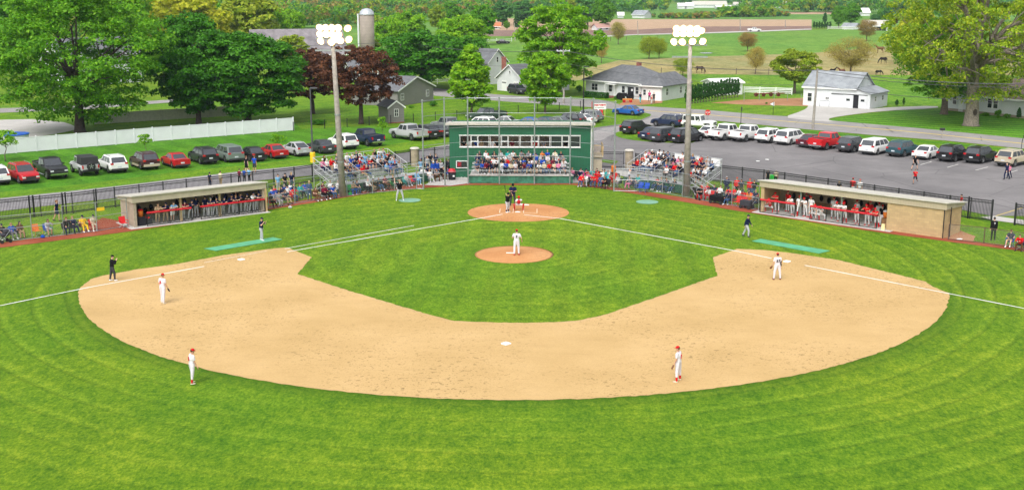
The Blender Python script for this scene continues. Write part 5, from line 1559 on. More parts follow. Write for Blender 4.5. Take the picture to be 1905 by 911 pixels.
# stand built against the press box
ST = thing('grandstand', 'low grandstand of metal benches on a concrete ledge under the press box', 'grandstand', (0, 14.95, 0))
ROWY = [0.55 + 0.66*i for i in range(4)]; ROWZ = [0.84 + 0.27*i for i in range(4)]
x0, x1 = -4.75, 4.55
for i in range(4):
    mb = MB(); mb.box(x0-0.2, x1+0.2, ROWY[i]-0.45 if i else -0.08, ROWY[i]+0.22, ROWZ[i]-0.12 if i else 0.70, ROWZ[i]); mb.build('tread', M['concrete'] if i == 0 else M['alu'], ST)
    mb = MB(); mb.box(x0, x1, ROWY[i]-0.12, ROWY[i]+0.14, ROWZ[i]+0.40, ROWZ[i]+0.445)
    for k in range(7):
        x = x0 + 0.3 + k*(x1-x0-0.6)/6; mb.box(x-0.03, x+0.03, ROWY[i]-0.05, ROWY[i]+0.05, ROWZ[i], ROWZ[i]+0.40)
    mb.build('bench', M['alu'], ST)
mb = MB(); mb.box(-5.1, 5.05, -0.1, 2.9, 0.0, 0.69); mb.build('base_block', M['concrete'], ST)
mb = MB(); mb.box(-5.15, 5.1, -0.22, -0.12, 0.02, 0.74)
for k in range(1, 6): x = -5.15 + k*10.25/6; mb.box(x-0.02, x+0.02, -0.235, -0.221, 0.02, 0.74)
o = mb.build('backstop_wall', M['green_pad'], loc=(0, 14.93, 0)); tag(o, 'low weathered green wall behind home plate under the grandstand', 'wall')
mb = MB(); mb.box(-5.2, 5.15, -0.32, -0.1, 0.745, 0.84); tag(mb.build('ledge', M['concrete'], loc=(0, 14.93, 0)), 'long concrete ledge capping the green wall behind home plate', 'ledge')

# ------------------------------------------------------------------ backstop posts, cables and netting
BS = thing('backstop_net', 'tall backstop of steel posts, cables and fine netting behind home plate', 'backstop', (0, 14.3, 0))
bp = [G(788,352), G(828,346), G(871,342.3), G(929,342.3), G(994,342.3), G(1060,342.3), G(1102,346.5), G(1142,356)]
Hn = 8.45
for i, p in enumerate(bp):
    mb = MB(); x, y = W2(BS, p); mb.tube([(x,y,-0.1),(x,y,Hn)], 0.07, 10); mb.ell((x,y,Hn),(0.1,0.1,0.08),8,5)
    mb.build('post', M['steel'], BS)
for z in (1.35, 2.75, 4.15, 5.6, 6.95, 8.4):
    mb = MB(); pts = [(*W2(BS, p), z) for p in bp]; mb.tube(pts, 0.02 if z < 8 else 0.03, 6); mb.build('rail', M['steel'], BS)
for a, b in zip(bp, bp[1:]):
    panel_uv('netting', W2(BS, a), W2(BS, b), 0.05, Hn, M['net'], BS)

# ------------------------------------------------------------------ chain link field fences
def chain_fence(pts, label, H=2.2, mid=True, sp=3.0, postm=None, posts=None):
    r = thing('chain_link_fence', label, 'fence', (pts[0].x, pts[0].y, 0))
    for a, b in zip(pts, pts[1:]):
        k = max(1, round((b-a).length/sp))
        for j in range(k+1):
            if j == 0 and a is not pts[0]: continue
            p = a.lerp(b, j/k); x, y = W2(r, p); mb = MB(); mb.tube([(x,y,-0.1),(x,y,H)], 0.04, 8); mb.build('post', postm or M['steel'], r)
    for z in ([0.06, H*0.5, H-0.03] if mid else [0.06, H-0.03]):
        mb = MB(); mb.tube([(*W2(r, p), z) for p in pts], 0.026, 6); mb.build('rail', postm or M['steel'], r)
    for a, b in zip(pts, pts[1:]): panel_uv('wire_mesh', W2(r, a), W2(r, b), 0.05, H, M['mesh'], r)
    return r
chain_fence([G(-120,465), G(0,451), G(119,438)], 'low chain link fence by the folding chairs, far left of the dugout', 2.0)
chain_fence([G(119,438), G(181,430.5), G(238,421)], 'chain link fence panel with a yellow sign, beside the left dugout', 2.35)
chain_fence([G(500,388.5), G(549,379), G(597,371.5), G(693,359.5), G(775,352), G(788,352)], 'chain link fence in front of the left bleachers', 2.2)
chain_fence([G(1142,356), G(1205,356.5), G(1232,359), G(1308,373.5), G(1361,382.5), G(1411,392)], 'chain link fence in front of the right bleachers', 2.2)
chain_fence([G(1764,446), G(1830,453), G(1905,464), G(2010,480)], 'dark rusty fence beyond the block storage room', 1.25, mid=False, postm=plain('rusty dark post', (0.10,0.06,0.045), 0.8), sp=4.5)
mb = MB(); mb.box(-0.3,0.3,-0.02,0.02,-0.13,0.13); g = G(193, 429)
tag(mb.build('fence_sign', M['yellow'], loc=(g.x-0.1, g.y-0.06, 1.75), rz=R(42)), 'small yellow sign hung on the chain link fence by the dugout', 'sign')

# ------------------------------------------------------------------ black ornamental fences
def iron_fence(pts, label, H=1.75, sp=2.35, extra=()):
    r = thing('iron_fence', label, 'fence', (pts[0].x, pts[0].y, 0))
    for a, b in zip(pts, pts[1:]):
        k = max(1, round((b-a).length/sp)); d = (b-a).normalized(); n = Vector((-d.y, d.x, 0))
        ang = math.atan2(d.y, d.x)
        for j in range(k+1):
            if j == 0 and a is not pts[0]: continue
            p = a.lerp(b, j/k); x, y = W2(r, p); Mx = Matrix.Translation((x, y, 0)) @ Matrix.Rotation(ang, 4, 'Z')
            mb = MB(); mb.box(-0.04,0.04,-0.04,0.04,0,H+0.06,Mx); mb.build('post', M['black_iron'], r)
        for j in range(k):
            p = a.lerp(b, j/k); x, y = W2(r, p); Mx = Matrix.Translation((x, y, 0)) @ Matrix.Rotation(ang, 4, 'Z'); Ln = (b-a).length/k
            mb = MB()
            for z in (0.14, H-0.22, H-0.03): mb.box(0.045, Ln-0.045, -0.025, 0.025, z-0.03, z+0.03, Mx)
            nb = int(Ln/0.115)
            for q in range(1, nb):
                u = Ln*q/nb; mb.box(u-0.014, u+0.014, -0.012, 0.012, 0.05, H-0.045, Mx)
            mb.build('panel', M['black_iron'], r)
    for p in extra:
        x, y = W2(r, p); mb = MB(); mb.box(x-0.055,x+0.055,y-0.055,y+0.055,0,H+0.1); mb.build('gate_post', M['black_iron'], r)
    return r
iron_fence([G(-130,425), G(0,411), G(77,402.5), G(136,396.5), G(177,391), G(215,385.5), G(548,344.5), G(764,308)], 'long black iron fence between the path and the left dugout',
           extra=[G(57,404.5), G(64,403.7), G(118,398.3), G(124,397.6), G(181,390.5)])
iron_fence([G(779,307), G(838,301.5)], 'short black iron fence between the stone pillar and the press box')
iron_fence([G(1117,312), G(1160,313)], 'short black iron fence right of the press box landing')
iron_fence([G(1182,316), G(1341,340), G(1420,349.5), G(1765,402), G(1844,412)], 'long black iron fence between the parking lot and the right dugout', extra=[G(1800,406), G(1844,412)])
iron_fence([G(1887,418.5), G(1990,434)], 'black iron fence beyond the gate gap, at the right edge', extra=[G(1887,418.5)])
for (x, y), lb in (((772, 309), 'round-capped tan stone pillar behind the left bleachers'), ((1170, 313), 'round-capped tan stone pillar behind the right bleachers')):
    g = G(x, y); r = thing('stone_pillar', lb, 'pillar', (g.x, g.y, 0), group='stone entrance pillars')
    mb = MB(); mb.lathe([(0.42,0),(0.42,1.85)], 18); mb.build('shaft', M['stone'], r)
    mb = MB(); mb.lathe([(0.50,1.85),(0.52,1.92),(0.40,2.03),(0.0005,2.06)], 18); mb.build('cap', M['roof_metal'], r)

# ------------------------------------------------------------------ dugouts
def dugout(A, B, label, depth, hf, open0, open1, wallm, room=False, openz=(0.0,1.95)):
    F_ = Frame(A, B); r = thing('dugout', label, 'dugout', (F_.A.x, F_.A.y, 0), F_.rz)
    Ln = F_.L; D = depth
    mb = MB(); mb.box(-0.5, open1+0.6, -0.55, D, -0.02, 0.05); mb.build('floor_slab', M['concrete'], r)
    w_ = MB(); w_.box(0, open0, 0, 0.2, 0.05, hf-0.5); w_.box(0, 0.2, 0.2, D-0.2, 0.05, hf-0.5); w_.box(0, Ln, D-0.2, D, 0.05, hf-0.6)
    if room:
        w_.box(open1, Ln, 0, 0.2, 0, hf-0.5); w_.box(Ln-0.2, Ln, 0.2, D-0.2, 0, hf-0.5); w_.box(open1, open1+0.2, 0.2, D-0.2, 0.05, hf-0.5)
    else: w_.box(Ln-0.2, Ln, 0, D-0.2, 0.05, hf-0.5)
    w_.build('wall', wallm, r)
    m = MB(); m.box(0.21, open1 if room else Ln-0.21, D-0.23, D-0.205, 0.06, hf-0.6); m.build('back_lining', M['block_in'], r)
    f = MB(); f.box(-0.12, Ln+0.12, -0.10, -0.02, hf-0.52, hf+0.02); f.build('fascia', M['tan_siding'] if room else M['tan_plain'], r)
    s = MB()
    for x in (-0.12, Ln+0.02): s.add([(x,-0.02,hf-0.5),(x+0.1,-0.02,hf-0.5),(x+0.1,D+0.25,hf-0.62),(x,D+0.25,hf-0.62),(x,-0.02,hf),(x+0.1,-0.02,hf),(x+0.1,D+0.25,hf-0.42),(x,D+0.25,hf-0.42)],
                  [(0,3,2,1),(4,5,6,7),(0,1,5,4),(1,2,6,5),(2,3,7,6),(3,0,4,7)])
    s.build('end_fascia', M['tan_plain'], r)
    ro = MB(); ro.add([(-0.25,-0.22,hf),(Ln+0.25,-0.22,hf),(Ln+0.25,D+0.4,hf-0.42),(-0.25,D+0.4,hf-0.42),(-0.25,-0.22,hf+0.08),(Ln+0.25,-0.22,hf+0.08),(Ln+0.25,D+0.4,hf-0.34),(-0.25,D+0.4,hf-0.34)],
                      [(0,3,2,1),(4,5,6,7),(0,1,5,4),(1,2,6,5),(2,3,7,6),(3,0,4,7)])
    ro.build('roof', M['roof_metal'], r)
    b = MB(); b.box(open0+0.3, open1-0.3, D-0.75, D-0.30, 0.48, 0.53); b.box(open0+0.3, open1-0.3, D-0.34, D-0.29, 0.7, 0.95)
    for k in range(6): x = open0+0.5+k*(open1-open0-1)/5; b.box(x-0.04,x+0.04,D-0.7,D-0.35,0.05,0.48)
    b.build('bench', M['wood'], r)
    return r, F_, Ln

def rail_front(r, spans, z=1.12, openings=()):
    for (u0, u1, n) in spans:
        mb = MB(); mb.tube([(u0,-0.12,z),(u1,-0.12,z)], 0.085, 12); mb.build('padded_rail', M['red_pad'], r)
        mb = MB(); mb.box(u0,u1,-0.14,-0.10,0.06,0.11)
        for k in range(n+1): x = u0+(u1-u0)*k/n; mb.box(x-0.03,x+0.03,-0.15,-0.09,0.05,z-0.04)
        mb.build('rail_frame', M['black_iron'], r)
        p = panel_uv('rail_mesh', (u0,-0.12), (u1,-0.12), 0.1, z-0.05, M['mesh'], r)

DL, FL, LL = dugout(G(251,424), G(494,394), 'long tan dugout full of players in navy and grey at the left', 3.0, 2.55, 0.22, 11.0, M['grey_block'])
rail_front(DL, [(1.0, 4.75, 2), (5.55, 8.9, 2), (8.95, LL-0.1, 2)])
for u in (4.0, 7.4):
    mb = MB(); mb.box(u-0.08,u+0.08,0.2,0.36,0.05,2.05); mb.build('post', M['post_wood'], DL)
mb = MB(); mb.box(LL-0.02, LL+0.14, -0.12, 0.1, 0.05, 2.0); mb.build('corner_post', M['post_wood'], DL)
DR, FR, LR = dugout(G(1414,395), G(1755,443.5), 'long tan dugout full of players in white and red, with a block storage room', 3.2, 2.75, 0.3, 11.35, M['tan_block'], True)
rail_front(DR, [(0.05, 3.35, 2), (4.75, 10.6, 4)], 1.15)
for u in (3.6, 7.3):
    mb = MB(); mb.box(u-0.07,u+0.07,0.3,0.44,0.05,2.2); mb.build('post', M['steel'], DR)
mb = MB(); mb.tube([(LR-0.05,-0.05,0),(LR-0.05,-0.05,2.3)],0.04,8); mb.build('corner_pipe', M['black_iron'], DR)
g = G(1766,441); mb = MB(); mb.tube([(0,0,0),(0,0,2.35)],0.04,8); mb.tube([(0,0,2.33),(-0.6,-0.1,2.33)],0.03,6)
tag(mb.build('gate_pole', M['black_iron'], loc=(g.x,g.y,0)), 'single dark steel pole at the right corner of the block storage room', 'pole')
def on(F_, u, v, z=0):
    c, s = math.cos(F_.rz), math.sin(F_.rz)
    return Vector((F_.A.x + u*c - v*s, F_.A.y + u*s + v*c, z))

# ------------------------------------------------------------------ bleachers
def bleachers(O, d, label, s0, s1, wk0, wk1, stair, panels=False):
    "O front origin, d unit direction along the front; seats from s0 to s1, walkway wk0..wk1; stair = (from, to) along s"
    rz = math.atan2(d[1], d[0]); r = thing('bleachers', label, 'bleachers', (O[0], O[1], 0), rz)
    for i in range(5):
        z = 0.95 + 0.25*i; v = 1.15 + 0.61*i
        mb = MB(); mb.box(s0, s1, v-0.02, v+0.27, z-0.03, z); mb.build('footboard', M['alu'], r)
        mb = MB(); mb.box(s0, s1, v+0.30, v+0.55, z+0.40, z+0.44); mb.build('seat_plank', M['alu'], r)
        mb = MB(); mb.box(s0, s1, v+0.52, v+0.55, z+0.02, z+0.2); mb.build('riser', M['alu'], r)
    mb = MB(); mb.box(wk0, wk1, 0, 1.12, 0.90, 0.95); mb.build('walkway', M['alu'], r)
    mb = MB(); n = 6
    for k in range(n+1):
        s = s0 + (s1-s0)*k/n
        mb.tube([(s,0.1,0),(s,0.1,0.9)],0.03,6); mb.tube([(s,4.1,0),(s,4.1,3.1)],0.03,6); mb.tube([(s,0.15,0.3),(s,4.05,1.8)],0.025,6); mb.tube([(s,1.15,0.92),(s,4.1,2.0)],0.03,6)
    mb.build('frame', M['alu'], r)
    mb = MB()
    for z in (3.1, 2.6): mb.tube([(s0,4.12,z),(s1,4.12,z)],0.03,6)
    for s in (s0, s1):
        mb.tube([(s,4.12,3.1),(s,1.1,2.0)],0.035,6); mb.tube([(s,4.12,2.6),(s,1.1,1.5)],0.03,6)
        for q in range(4): v = 1.1+q*1.0; mb.tube([(s,v,0.95+ (v-1.1)*0.36),(s,v,2.0+(v-1.1)*0.364)],0.025,6)
    mb.build('guard_rail', M['alu'], r)
    mb = MB()
    for z in (1.45, 2.0): mb.tube([(wk0,0.02,z),(wk1,0.02,z)],0.028,6)
    k = int((wk1-wk0)/1.5)
    for q in range(k+1): s = wk0+(wk1-wk0)*q/k; mb.tube([(s,0.02,0.9),(s,0.02,2.0)],0.028,6)
    mb.build('front_rail', M['alu'], r)
    mb = MB(); mb.box(wk0+0.1, wk1-0.1, 0.0, 0.05, 0.12, 0.88); mb.build('windscreen', M['green_panel'], r)
    a, b = stair; sg = 1 if b > a else -1
    for q in range(5):
        s = a + (b-a)*(q+0.5)/5; z = 0.95 - 0.95*(q+1)/5.6
        mb = MB(); x = sorted((s-0.16, s+0.16)); mb.box(x[0], x[1], 0.02, 1.1, z-0.03, z); mb.build('step', M['alu'], r)
    mb = MB()
    for v in (0.0, 1.12):
        for dz in (0.55, 0.95): mb.tube([(a,v,0.95+dz),(b,v,0.05+dz)],0.03,6)
        mb.tube([(b,v,0),(b,v,1.0)],0.03,6); mb.tube([(a,v,0.9),(a,v,1.9)],0.03,6); mb.tube([(a,v,0.9),(b,v,0.05)],0.035,6)
    mb.build('stair_rail', M['alu'], r)
    for q in (0.36, 0.68):
        s = s0 + (s1-s0)*q; mb = MB()
        mb.tube([(s,1.3,1.0),(s,1.3,1.9),(s,3.6,2.85),(s,3.6,1.95)],0.028,6); mb.build('aisle_rail', M['alu'], r)
    if panels:
        for q in range(8):
            u0 = s0+0.15+q*(s1-s0-0.3)/8
            mb = MB(); mb.box(u0, u0+(s1-s0-0.3)/8-0.05, 4.13, 4.15, 2.05, 3.05)
            mb.build('back_panel', M['white_trim'] if q % 2 else plain('grey panel', (0.26,0.25,0.25), 0.7), r)
    return r
UL = (0.695, 0.719); UR = (0.707, -0.707)
BL = bleachers((-18.1, 6.1), UL, 'aluminium bleachers packed with spectators, left of the press box', 2.0, 11.0, 2.6, 13.0, (2.5, 0.2))
BR = bleachers((9.9, 13.7), UR, 'aluminium bleachers with white back panels, right of the press box', -0.4, 8.7, 0.0, 7.6, (7.8, 10.1), True)

# ------------------------------------------------------------------ houses and barns
H1 = house('grey_house', 'grey gabled house with two white-framed windows behind the copper trees', 'house', G(740,198.5), G(806.6,187.6), 9, 2.5, 4.4, M['grey_siding'], M['shingle'])
for u in (1.4, H1['L']-2.0): window(H1, u, 0.95, 0.75, 1.0)
H2 = house('grey_shed', 'small grey gabled shed with one white-framed window', 'shed', G(723,230), G(752,228.5), 4.2, 2.25, 3.1, M['grey_siding'], M['shingle'], over=0.2)
window(H2, H2['L']/2, 1.0, 0.5, 0.95)
mb = MB(); mb.box(-0.02, H2['L']+0.02, -0.03, 0, 0, 0.16); mb.build('base_trim', M['brick'], H2)
H3 = house('white_garage', 'white gabled garage with two garage doors beside the brick chimney', 'garage', G(925,168), G(973,173.5), 11, 2.4, 4.9, M['white_siding'], M['shingle'])
for k in (0.28, 0.74):
    u = H3['L']*k; mb = MB(); mb.box(u-0.75, u+0.75, -0.04, 0.0, 0.03, 2.0); d = mb.build('garage_door', M['white_trim'], H3)
    for q in range(4): m_ = MB(); m_.box(u-0.62+q*0.33, u-0.38+q*0.33, -0.055, -0.041, 1.45, 1.68); m_.build('door_pane', M['wgl'], d)
window(H3, H3['L']/2, 3.3, 0.35, 0.5, cols=1)
H3b = house('white_farmhouse', 'tall white farmhouse with a dark upper window left of the chimney', 'house', G(907,158), G(943,154), 8, 4.3, 6.8, M['white_siding'], M['shingle'])
window(H3b, H3b['L']*0.5, 4.3, 0.6, 1.0, cols=1)
g = G(938, 157); mb = MB(); mb.box(-0.45,0.45,-0.35,0.35,0,HT(938,157,105)); mb.box(-0.5,0.5,-0.4,0.4,HT(938,157,105)-0.3,HT(938,157,105)-0.02)
tag(mb.build('brick_chimney', M['brick'], loc=(g.x, g.y-2.2, 0)), 'tall red brick chimney rising beside the white farmhouse', 'chimney')
H4 = house('ranch_house', 'white ranch house with a grey hipped roof and red chimney', 'house', G(1089.6,176), G(1192.6,186), 9, 2.65, 5.4, M['white_siding'], M['shingle'], 'hip', 0.5)
for u, w_ in ((H4['L']*0.17, 1.5), (H4['L']*0.46, 0.8), (H4['L']*0.69, 0.75), (H4['L']*0.93, 0.75)): window(H4, u, 0.95, w_, 1.15, cols=2 if w_ > 1 else 1)
door(H4, H4['L']*0.55, 0.95, 2.05, M['white_trim'])
mb = MB(); mb.box(H4['L']*0.43, H4['L']*0.60, -1.1, -0.0, 2.25, 2.36); mb.box(H4['L']*0.43, H4['L']*0.43+0.1, -1.1, -1.0, 0.3, 2.25); mb.box(H4['L']*0.60-0.1, H4['L']*0.60, -1.1, -1.0, 0.3, 2.25); mb.build('porch', M['white_trim'], H4)
for k in range(3): mb = MB(); mb.box(H4['L']*0.47, H4['L']*0.60, -1.2-0.3*k, -0.9-0.3*k+(0.0), 0, 0.36-0.12*k); mb.build('step', M['brick'], H4)
mb = MB(); mb.box(H4['L']*0.60, H4['L']*0.60+0.7, 4.4, 5.0, 4.7, 5.95); mb.build('chimney', M['brick'], H4)
H4b = house('ranch_wing', 'lower wing of the white ranch house with a garage door on its end', 'house', G(1193.5,186.3), G(1230.5,188.5), 10.5, 2.45, 4.5, M['white_siding'], M['shingle'], 'hip_v', 0.45)
mb = MB(); mb.box(H4b['L']*0.3, H4b['L']*0.95, -0.04, 0, 0.03, 2.0); d = mb.build('garage_door', M['white_trim'], H4b)
window(H4b, H4b['L']*0.15, 0.9, 0.5, 0.9, cols=1)
for v in (2.0, 7.2): window(H4b, v, 0.9, 0.75, 1.1, side='left', d=H4b['L'])
H5 = house('white_shed', 'low white shed with a flat white roof behind the row of evergreens', 'shed', G(1328,178), G(1381,176), 4, 2.2, 2.75, M['white_siding'], M['white_trim'], 'gable_side', 0.3)
BN = house('white_barn', 'white barn with a weathered tin roof and sliding doors', 'barn', G(1493.4,195.8), G(1590,202), 7.5, 3.1, 5.4, M['white_metal_siding'], M['barn_roof'], 'gable_side', 0.25)
LB = BN['L']
mb = MB(); e = (G(1616,203.8)-G(1590,202)).length
mb.box(LB, LB+e+0.1, 0, 7.4, 0, 2.35); mb.add([(LB,0,2.35),(LB+e+0.1,0,2.35),(LB,0,3.1),(LB,7.4,3.1),(LB,7.4,2.35),(LB+e+.1,7.4,2.35)],[(0,1,2),(3,5,4)]); mb.build('lean_to', M['white_metal_siding'], BN)
mb = MB(); mb.add([(LB-0.1,-0.25,3.25),(LB+e+0.35,-0.25,2.33),(LB+e+0.35,7.7,2.33),(LB-0.1,7.7,3.25),(LB-0.1,-0.25,3.33),(LB+e+0.35,-0.25,2.42),(LB+e+0.35,7.7,2.42),(LB-0.1,7.7,3.33)],
                  [(0,3,2,1),(4,5,6,7),(0,1,5,4),(1,2,6,5),(2,3,7,6),(3,0,4,7)]); mb.build('lean_to_roof', M['barn_roof'], BN)
mb = MB(); mb.box(LB*0.55, LB+e*0.85, -0.12, -0.03, 2.12, 2.22); mb.build('door_track', M['black_iron'], BN)
for u0, u1, nm in ((LB*0.78, LB*0.96, 'sliding_door'), (LB+e*0.25, LB+e*0.82, 'sliding_door')):
    mb = MB(); mb.box(u0, u1, -0.09, -0.03, 0.05, 2.1); d = mb.build(nm, M['white_metal_siding'], BN)
    m_ = MB(); c = (u0+u1)/2; m_.box(c-0.3, c+0.3, -0.11, -0.092, 1.15, 1.5); m_.build('door_pane', M['wgl'], d)
mb = MB(); mb.box(LB*0.965, LB+e*0.24, -0.02, 0.03, 0.05, 2.1); mb.build('doorway_shade', M['dark'], BN)  # dark slab on the solid wall, painted as the doorway's shade
window(BN, LB*0.13, 0.75, 0.7, 1.3, cols=1); window(BN, LB*0.47, 1.2, 0.55, 0.35, cols=2)
for v in (2.2, 5.3): window(BN, v, 1.15, 0.6, 0.7, side='left', d=LB+e+0.1)
mb = MB(); mb.tube([(LB*0.37,-0.8,0),(LB*0.37,-0.8,1.0),(LB*0.55,-0.8,1.0),(LB*0.55,-0.8,0)],0.03,6); mb.build('hitching_rail', M['black_iron'], BN)
H6 = house('white_house', 'long white house with paired dark windows behind the giant maple', 'house', G(1752,204.5), G(1990,230.5), 9, 2.9, 5.2, M['white_siding'], M['shingle_brown'], 'gable_side', 0.5)
for px in (1853, 1865): 
    u = H6['L']*(px-1752)/(1990-1752)*0.93; window(H6, u, 1.1, 0.75, 1.35, cols=1)
for px in (1817, 1779, 1930): window(H6, H6['L']*(px-1752)/238*0.93, 1.1, 0.7, 1.35, cols=1)
door(H6, H6['L']*0.16, 0.9, 2.1, M['white_trim'])
mb = MB(); mb.box(0, H6['L'], -0.03, 0, 0, 0.4); mb.build('foundation', M['grey_block'], H6)
H7 = house('white_farmhouse', 'two-storey white house half hidden by the open locust tree', 'house', G(120,162), G(268,152), 9, 6.0, 9, M['white_siding'], M['shingle'], 'gable_side')
for q in (0.2, 0.5, 0.88):
    for z in (1.0, 3.9): window(H7, H7['L']*q, z, 0.9, 1.4, cols=1)
H8 = house('long_barn', 'long low barn with a mauve corrugated roof and white wall', 'barn', G(478,130), G(645,126), 12, 3.6, 9.0, M['white_metal_siding'], M['old_roof'], 'gable_side', 0.5)
house('white_shed', 'plain white shed glimpsed through the copper tree', 'shed', G(652,150), G(728,148), 6, 2.6, 3.9, M['white_siding'], M['shingle'], 'gable_side', 0.3)
for k, (a, b, dp, h, rg, roofm, lb) in enumerate([
    ((905,54.5),(930,54.5),10,4,8,plain('orange roof', (0.45,0.16,0.07), 0.8),'small distant house with an orange roof among cool green trees'),
    ((1112,57),(1136,56.5),10,4,8,plain('pink roof', (0.42,0.24,0.20), 0.8),'small distant house with a dusty pink roof'),
    ((1176,34),(1199,34.5),14,6,12,M['barn_roof'],'grey-roofed barn beyond the plowed field'),
    ((1150,34),(1160,34),10,5,9,M['white_trim'],'tiny white shed left of the grey-roofed distant barn'),
    ((1606,57),(1651,57.5),16,5.5,11,M['roof_metal'],'white farm barn with two dark openings beside the golden tree'),
    ((1567,55),(1590,55.5),12,3.6,7,M['barn_roof'],'low white farm shed at the end of the evergreen hedge'),
    ((1602,30),(1618,30),20,6,13,M['white_trim'],'pale roof showing among trees above the farm barn'),
    ((1262,17),(1275,17),20,7,13,M['white_trim'],'small white barn at the left end of the far farm row'),
    ((1277,17),(1290,17),20,7,14,M['white_trim'],'second small white barn of the far farm row'),
    ((1290,15),(1352,15),24,8,16,M['roof_metal'],'longest pale shed of the far farm row'),
    ((1333,17.2),(1362,17.2),20,5,8,M['white_trim'],'low white shed in front of the longest far shed'),
    ((1366,13.5),(1408,13.5),24,6,12,M['roof_metal'],'pale long roof right of the longest far shed'),
    ((1417,14.5),(1425,14.5),18,6,13,M['white_trim'],'tiny white gable of the far farm row'),
    ((1432,14.5),(1449,14.5),20,7,15,M['white_trim'],'white barn with a steep roof, right in the far farm row'),
    ((1452,14.5),(1470,14),20,7,14,M['white_trim'],'white barn at the right end of the far farm row'),
    ((1190,2.5),(1212,2.5),60,14,24,M['white_trim'],'white speck of a building on the wooded horizon')]):
    f_ = 0.40 if k > 1 else 0.36; dp *= 0.5; h *= f_; rg *= f_
    hb = house('distant_barn' if 'barn' in lb or 'shed' in lb else 'distant_house', lb, 'barn' if 'barn' in lb or 'shed' in lb else 'house', G(*a), G(*b), dp, h, rg, M['white_siding'], roofm, 'gable_side', 0.6, group='buildings of the distant farms')
    if k == 4:
        for q in (0.55, 0.75): mb = MB(); mb.box(hb['L']*q, hb['L']*q+2.0, -0.3, 0, 0, 1.9); mb.build('doorway_shade', M['dark'], hb)  # dark slabs painted as shade inside the barn's openings
    elif k < 2:
        for q in (0.25, 0.7): window(hb, hb['L']*q, 0.4, 1.2, 0.8, v=-0.05, cols=1)
SI = thing('silo', 'grey stave silo with a bright domed cap behind the barn', 'silo', tuple(G(684.5,120)))
rs = 13.4*MPP(684,120); hs = HT(684,120,28)
mb = MB(); mb.lathe([(rs,0),(rs,hs)],24); mb.build('shaft', siding('silo staves', (0.27,0.23,0.19), 0.75, 'Z', 0.35, 0.8, 0.12), SI, True)
mb = MB(); mb.lathe([(rs*1.05,hs),(rs*1.03,hs+0.15),(rs*0.92,hs+rs*0.45),(rs*0.6,hs+rs*0.78),(0.0005,hs+rs*0.9)],24); mb.build('dome', plain('silver dome', (0.5,0.53,0.56), 0.35, 0.4), SI, True)
mb = MB(); mb.tube([(-rs-0.3,-0.5,0),(-rs-0.3,-0.5,hs+0.3)],0.22,8); mb.build('chute', M['vinyl'], SI)

# ------------------------------------------------------------------ fences of the village
def board_fence(pts, label, H, m, sp=2.4, name='white_fence', rails=None, solid=True):
    r = thing(name, label, 'fence', (pts[0].x, pts[0].y, 0))
    for a, b in zip(pts, pts[1:]):
        k = max(1, round((b-a).length/sp)); d = (b-a).normalized(); ang = math.atan2(d.y, d.x); Ln = (b-a).length/k
        for j in range(k+1):
            p = a.lerp(b, j/k); x, y = W2(r, p); Mx = Matrix.Translation((x, y, 0)) @ Matrix.Rotation(ang, 4, 'Z')
            if not (j == 0 and a is not pts[0]):
                mb = MB(); mb.box(-0.065,0.065,-0.065,0.065,0,H+0.07,Mx); mb.add([tuple(Mx @ Vector(q)) for q in ((-.08,-.08,H+.07),(.08,-.08,H+.07),(.08,.08,H+.07),(-.08,.08,H+.07),(0,0,H+.15))], [(0,1,4),(1,2,4),(2,3,4),(3,0,4),(3,2,1,0)]); mb.build('post', m, r)
            if j < k:
                mb = MB()
                if solid: mb.box(0.07,Ln-0.07,-0.02,0.02,0.05,H-0.06,Mx); mb.box(0.07,Ln-0.07,-0.04,0.04,H-0.058,H+0.03,Mx)
                else:
                    for z in rails: mb.box(0.07,Ln-0.07,-0.025,0.025,z-0.07,z+0.07,Mx)
                mb.build('panel', m, r)
    return r
board_fence([G(-140,302), G(30,285), G(285,263.5), G(546,243)], 'long solid white vinyl fence behind the row of parked cars', 1.72, M['vinyl'])
board_fence([G(175,232), G(330,222), G(470,214)], 'cream lattice fence with white posts deeper in the yard', 1.5, plain('cream lattice', (0.50,0.50,0.40), 0.6), name='lattice_fence')
board_fence([G(1384,174), G(1473,177)], 'white four-rail board fence left of the barn', 1.2, M['white_trim'], 2.6, 'rail_fence', (0.3,0.6,0.9,1.15), False)
board_fence([G(790,158), G(860,152)], 'low white rail fence under the dark green maples', 0.9, M['white_trim'], 4, 'rail_fence', (0.4,0.75), False)
board_fence([G(1540,55.5), G(1604,56.5)], 'tiny white rail fence in front of the distant farm', 1.6, M['white_trim'], 8, 'rail_fence', (0.5,0.9,1.4), False)
board_fence([G(895,80), G(952,78)], 'pale rail fence along the far lane, left of the huge tree', 1.3, M['vinyl'], 6, 'rail_fence', (0.5,1.0), False)
def wire_fence(pts, label, H, sp, m, wires=(0.5,0.9,1.2), pr=0.05):
    r = thing('wire_fence', label, 'fence', (pts[0].x, pts[0].y, 0))
    for a, b in zip(pts, pts[1:]):
        k = max(1, round((b-a).length/sp))
        for j in range(k+1):
            if j == 0 and a is not pts[0]: continue
            p = a.lerp(b, j/k); x, y = W2(r, p); mb = MB(); mb.tube([(x,y,0),(x,y,H)],pr,6); mb.build('post', m, r)
    for z in wires: mb = MB(); mb.tube([(*W2(r, p), z) for p in pts],0.008,3); mb.build('wire', M['black_iron'], r)
wire_fence([G(546,244), G(604,239.5), G(727,230.5), G(850,221), G(1000,208), G(1080,203)], 'black post and wire fence crossing the lawn by the grey shed', 1.25, 4.0, M['black_iron'], (0.4,0.8,1.15), 0.06)
wire_fence([G(1150,138), G(1310,137.5), G(1430,139.5), G(1500,142)], 'thin wire fence along the near edge of the dry field', 1.4, 9, M['bark'], pr=0.09)
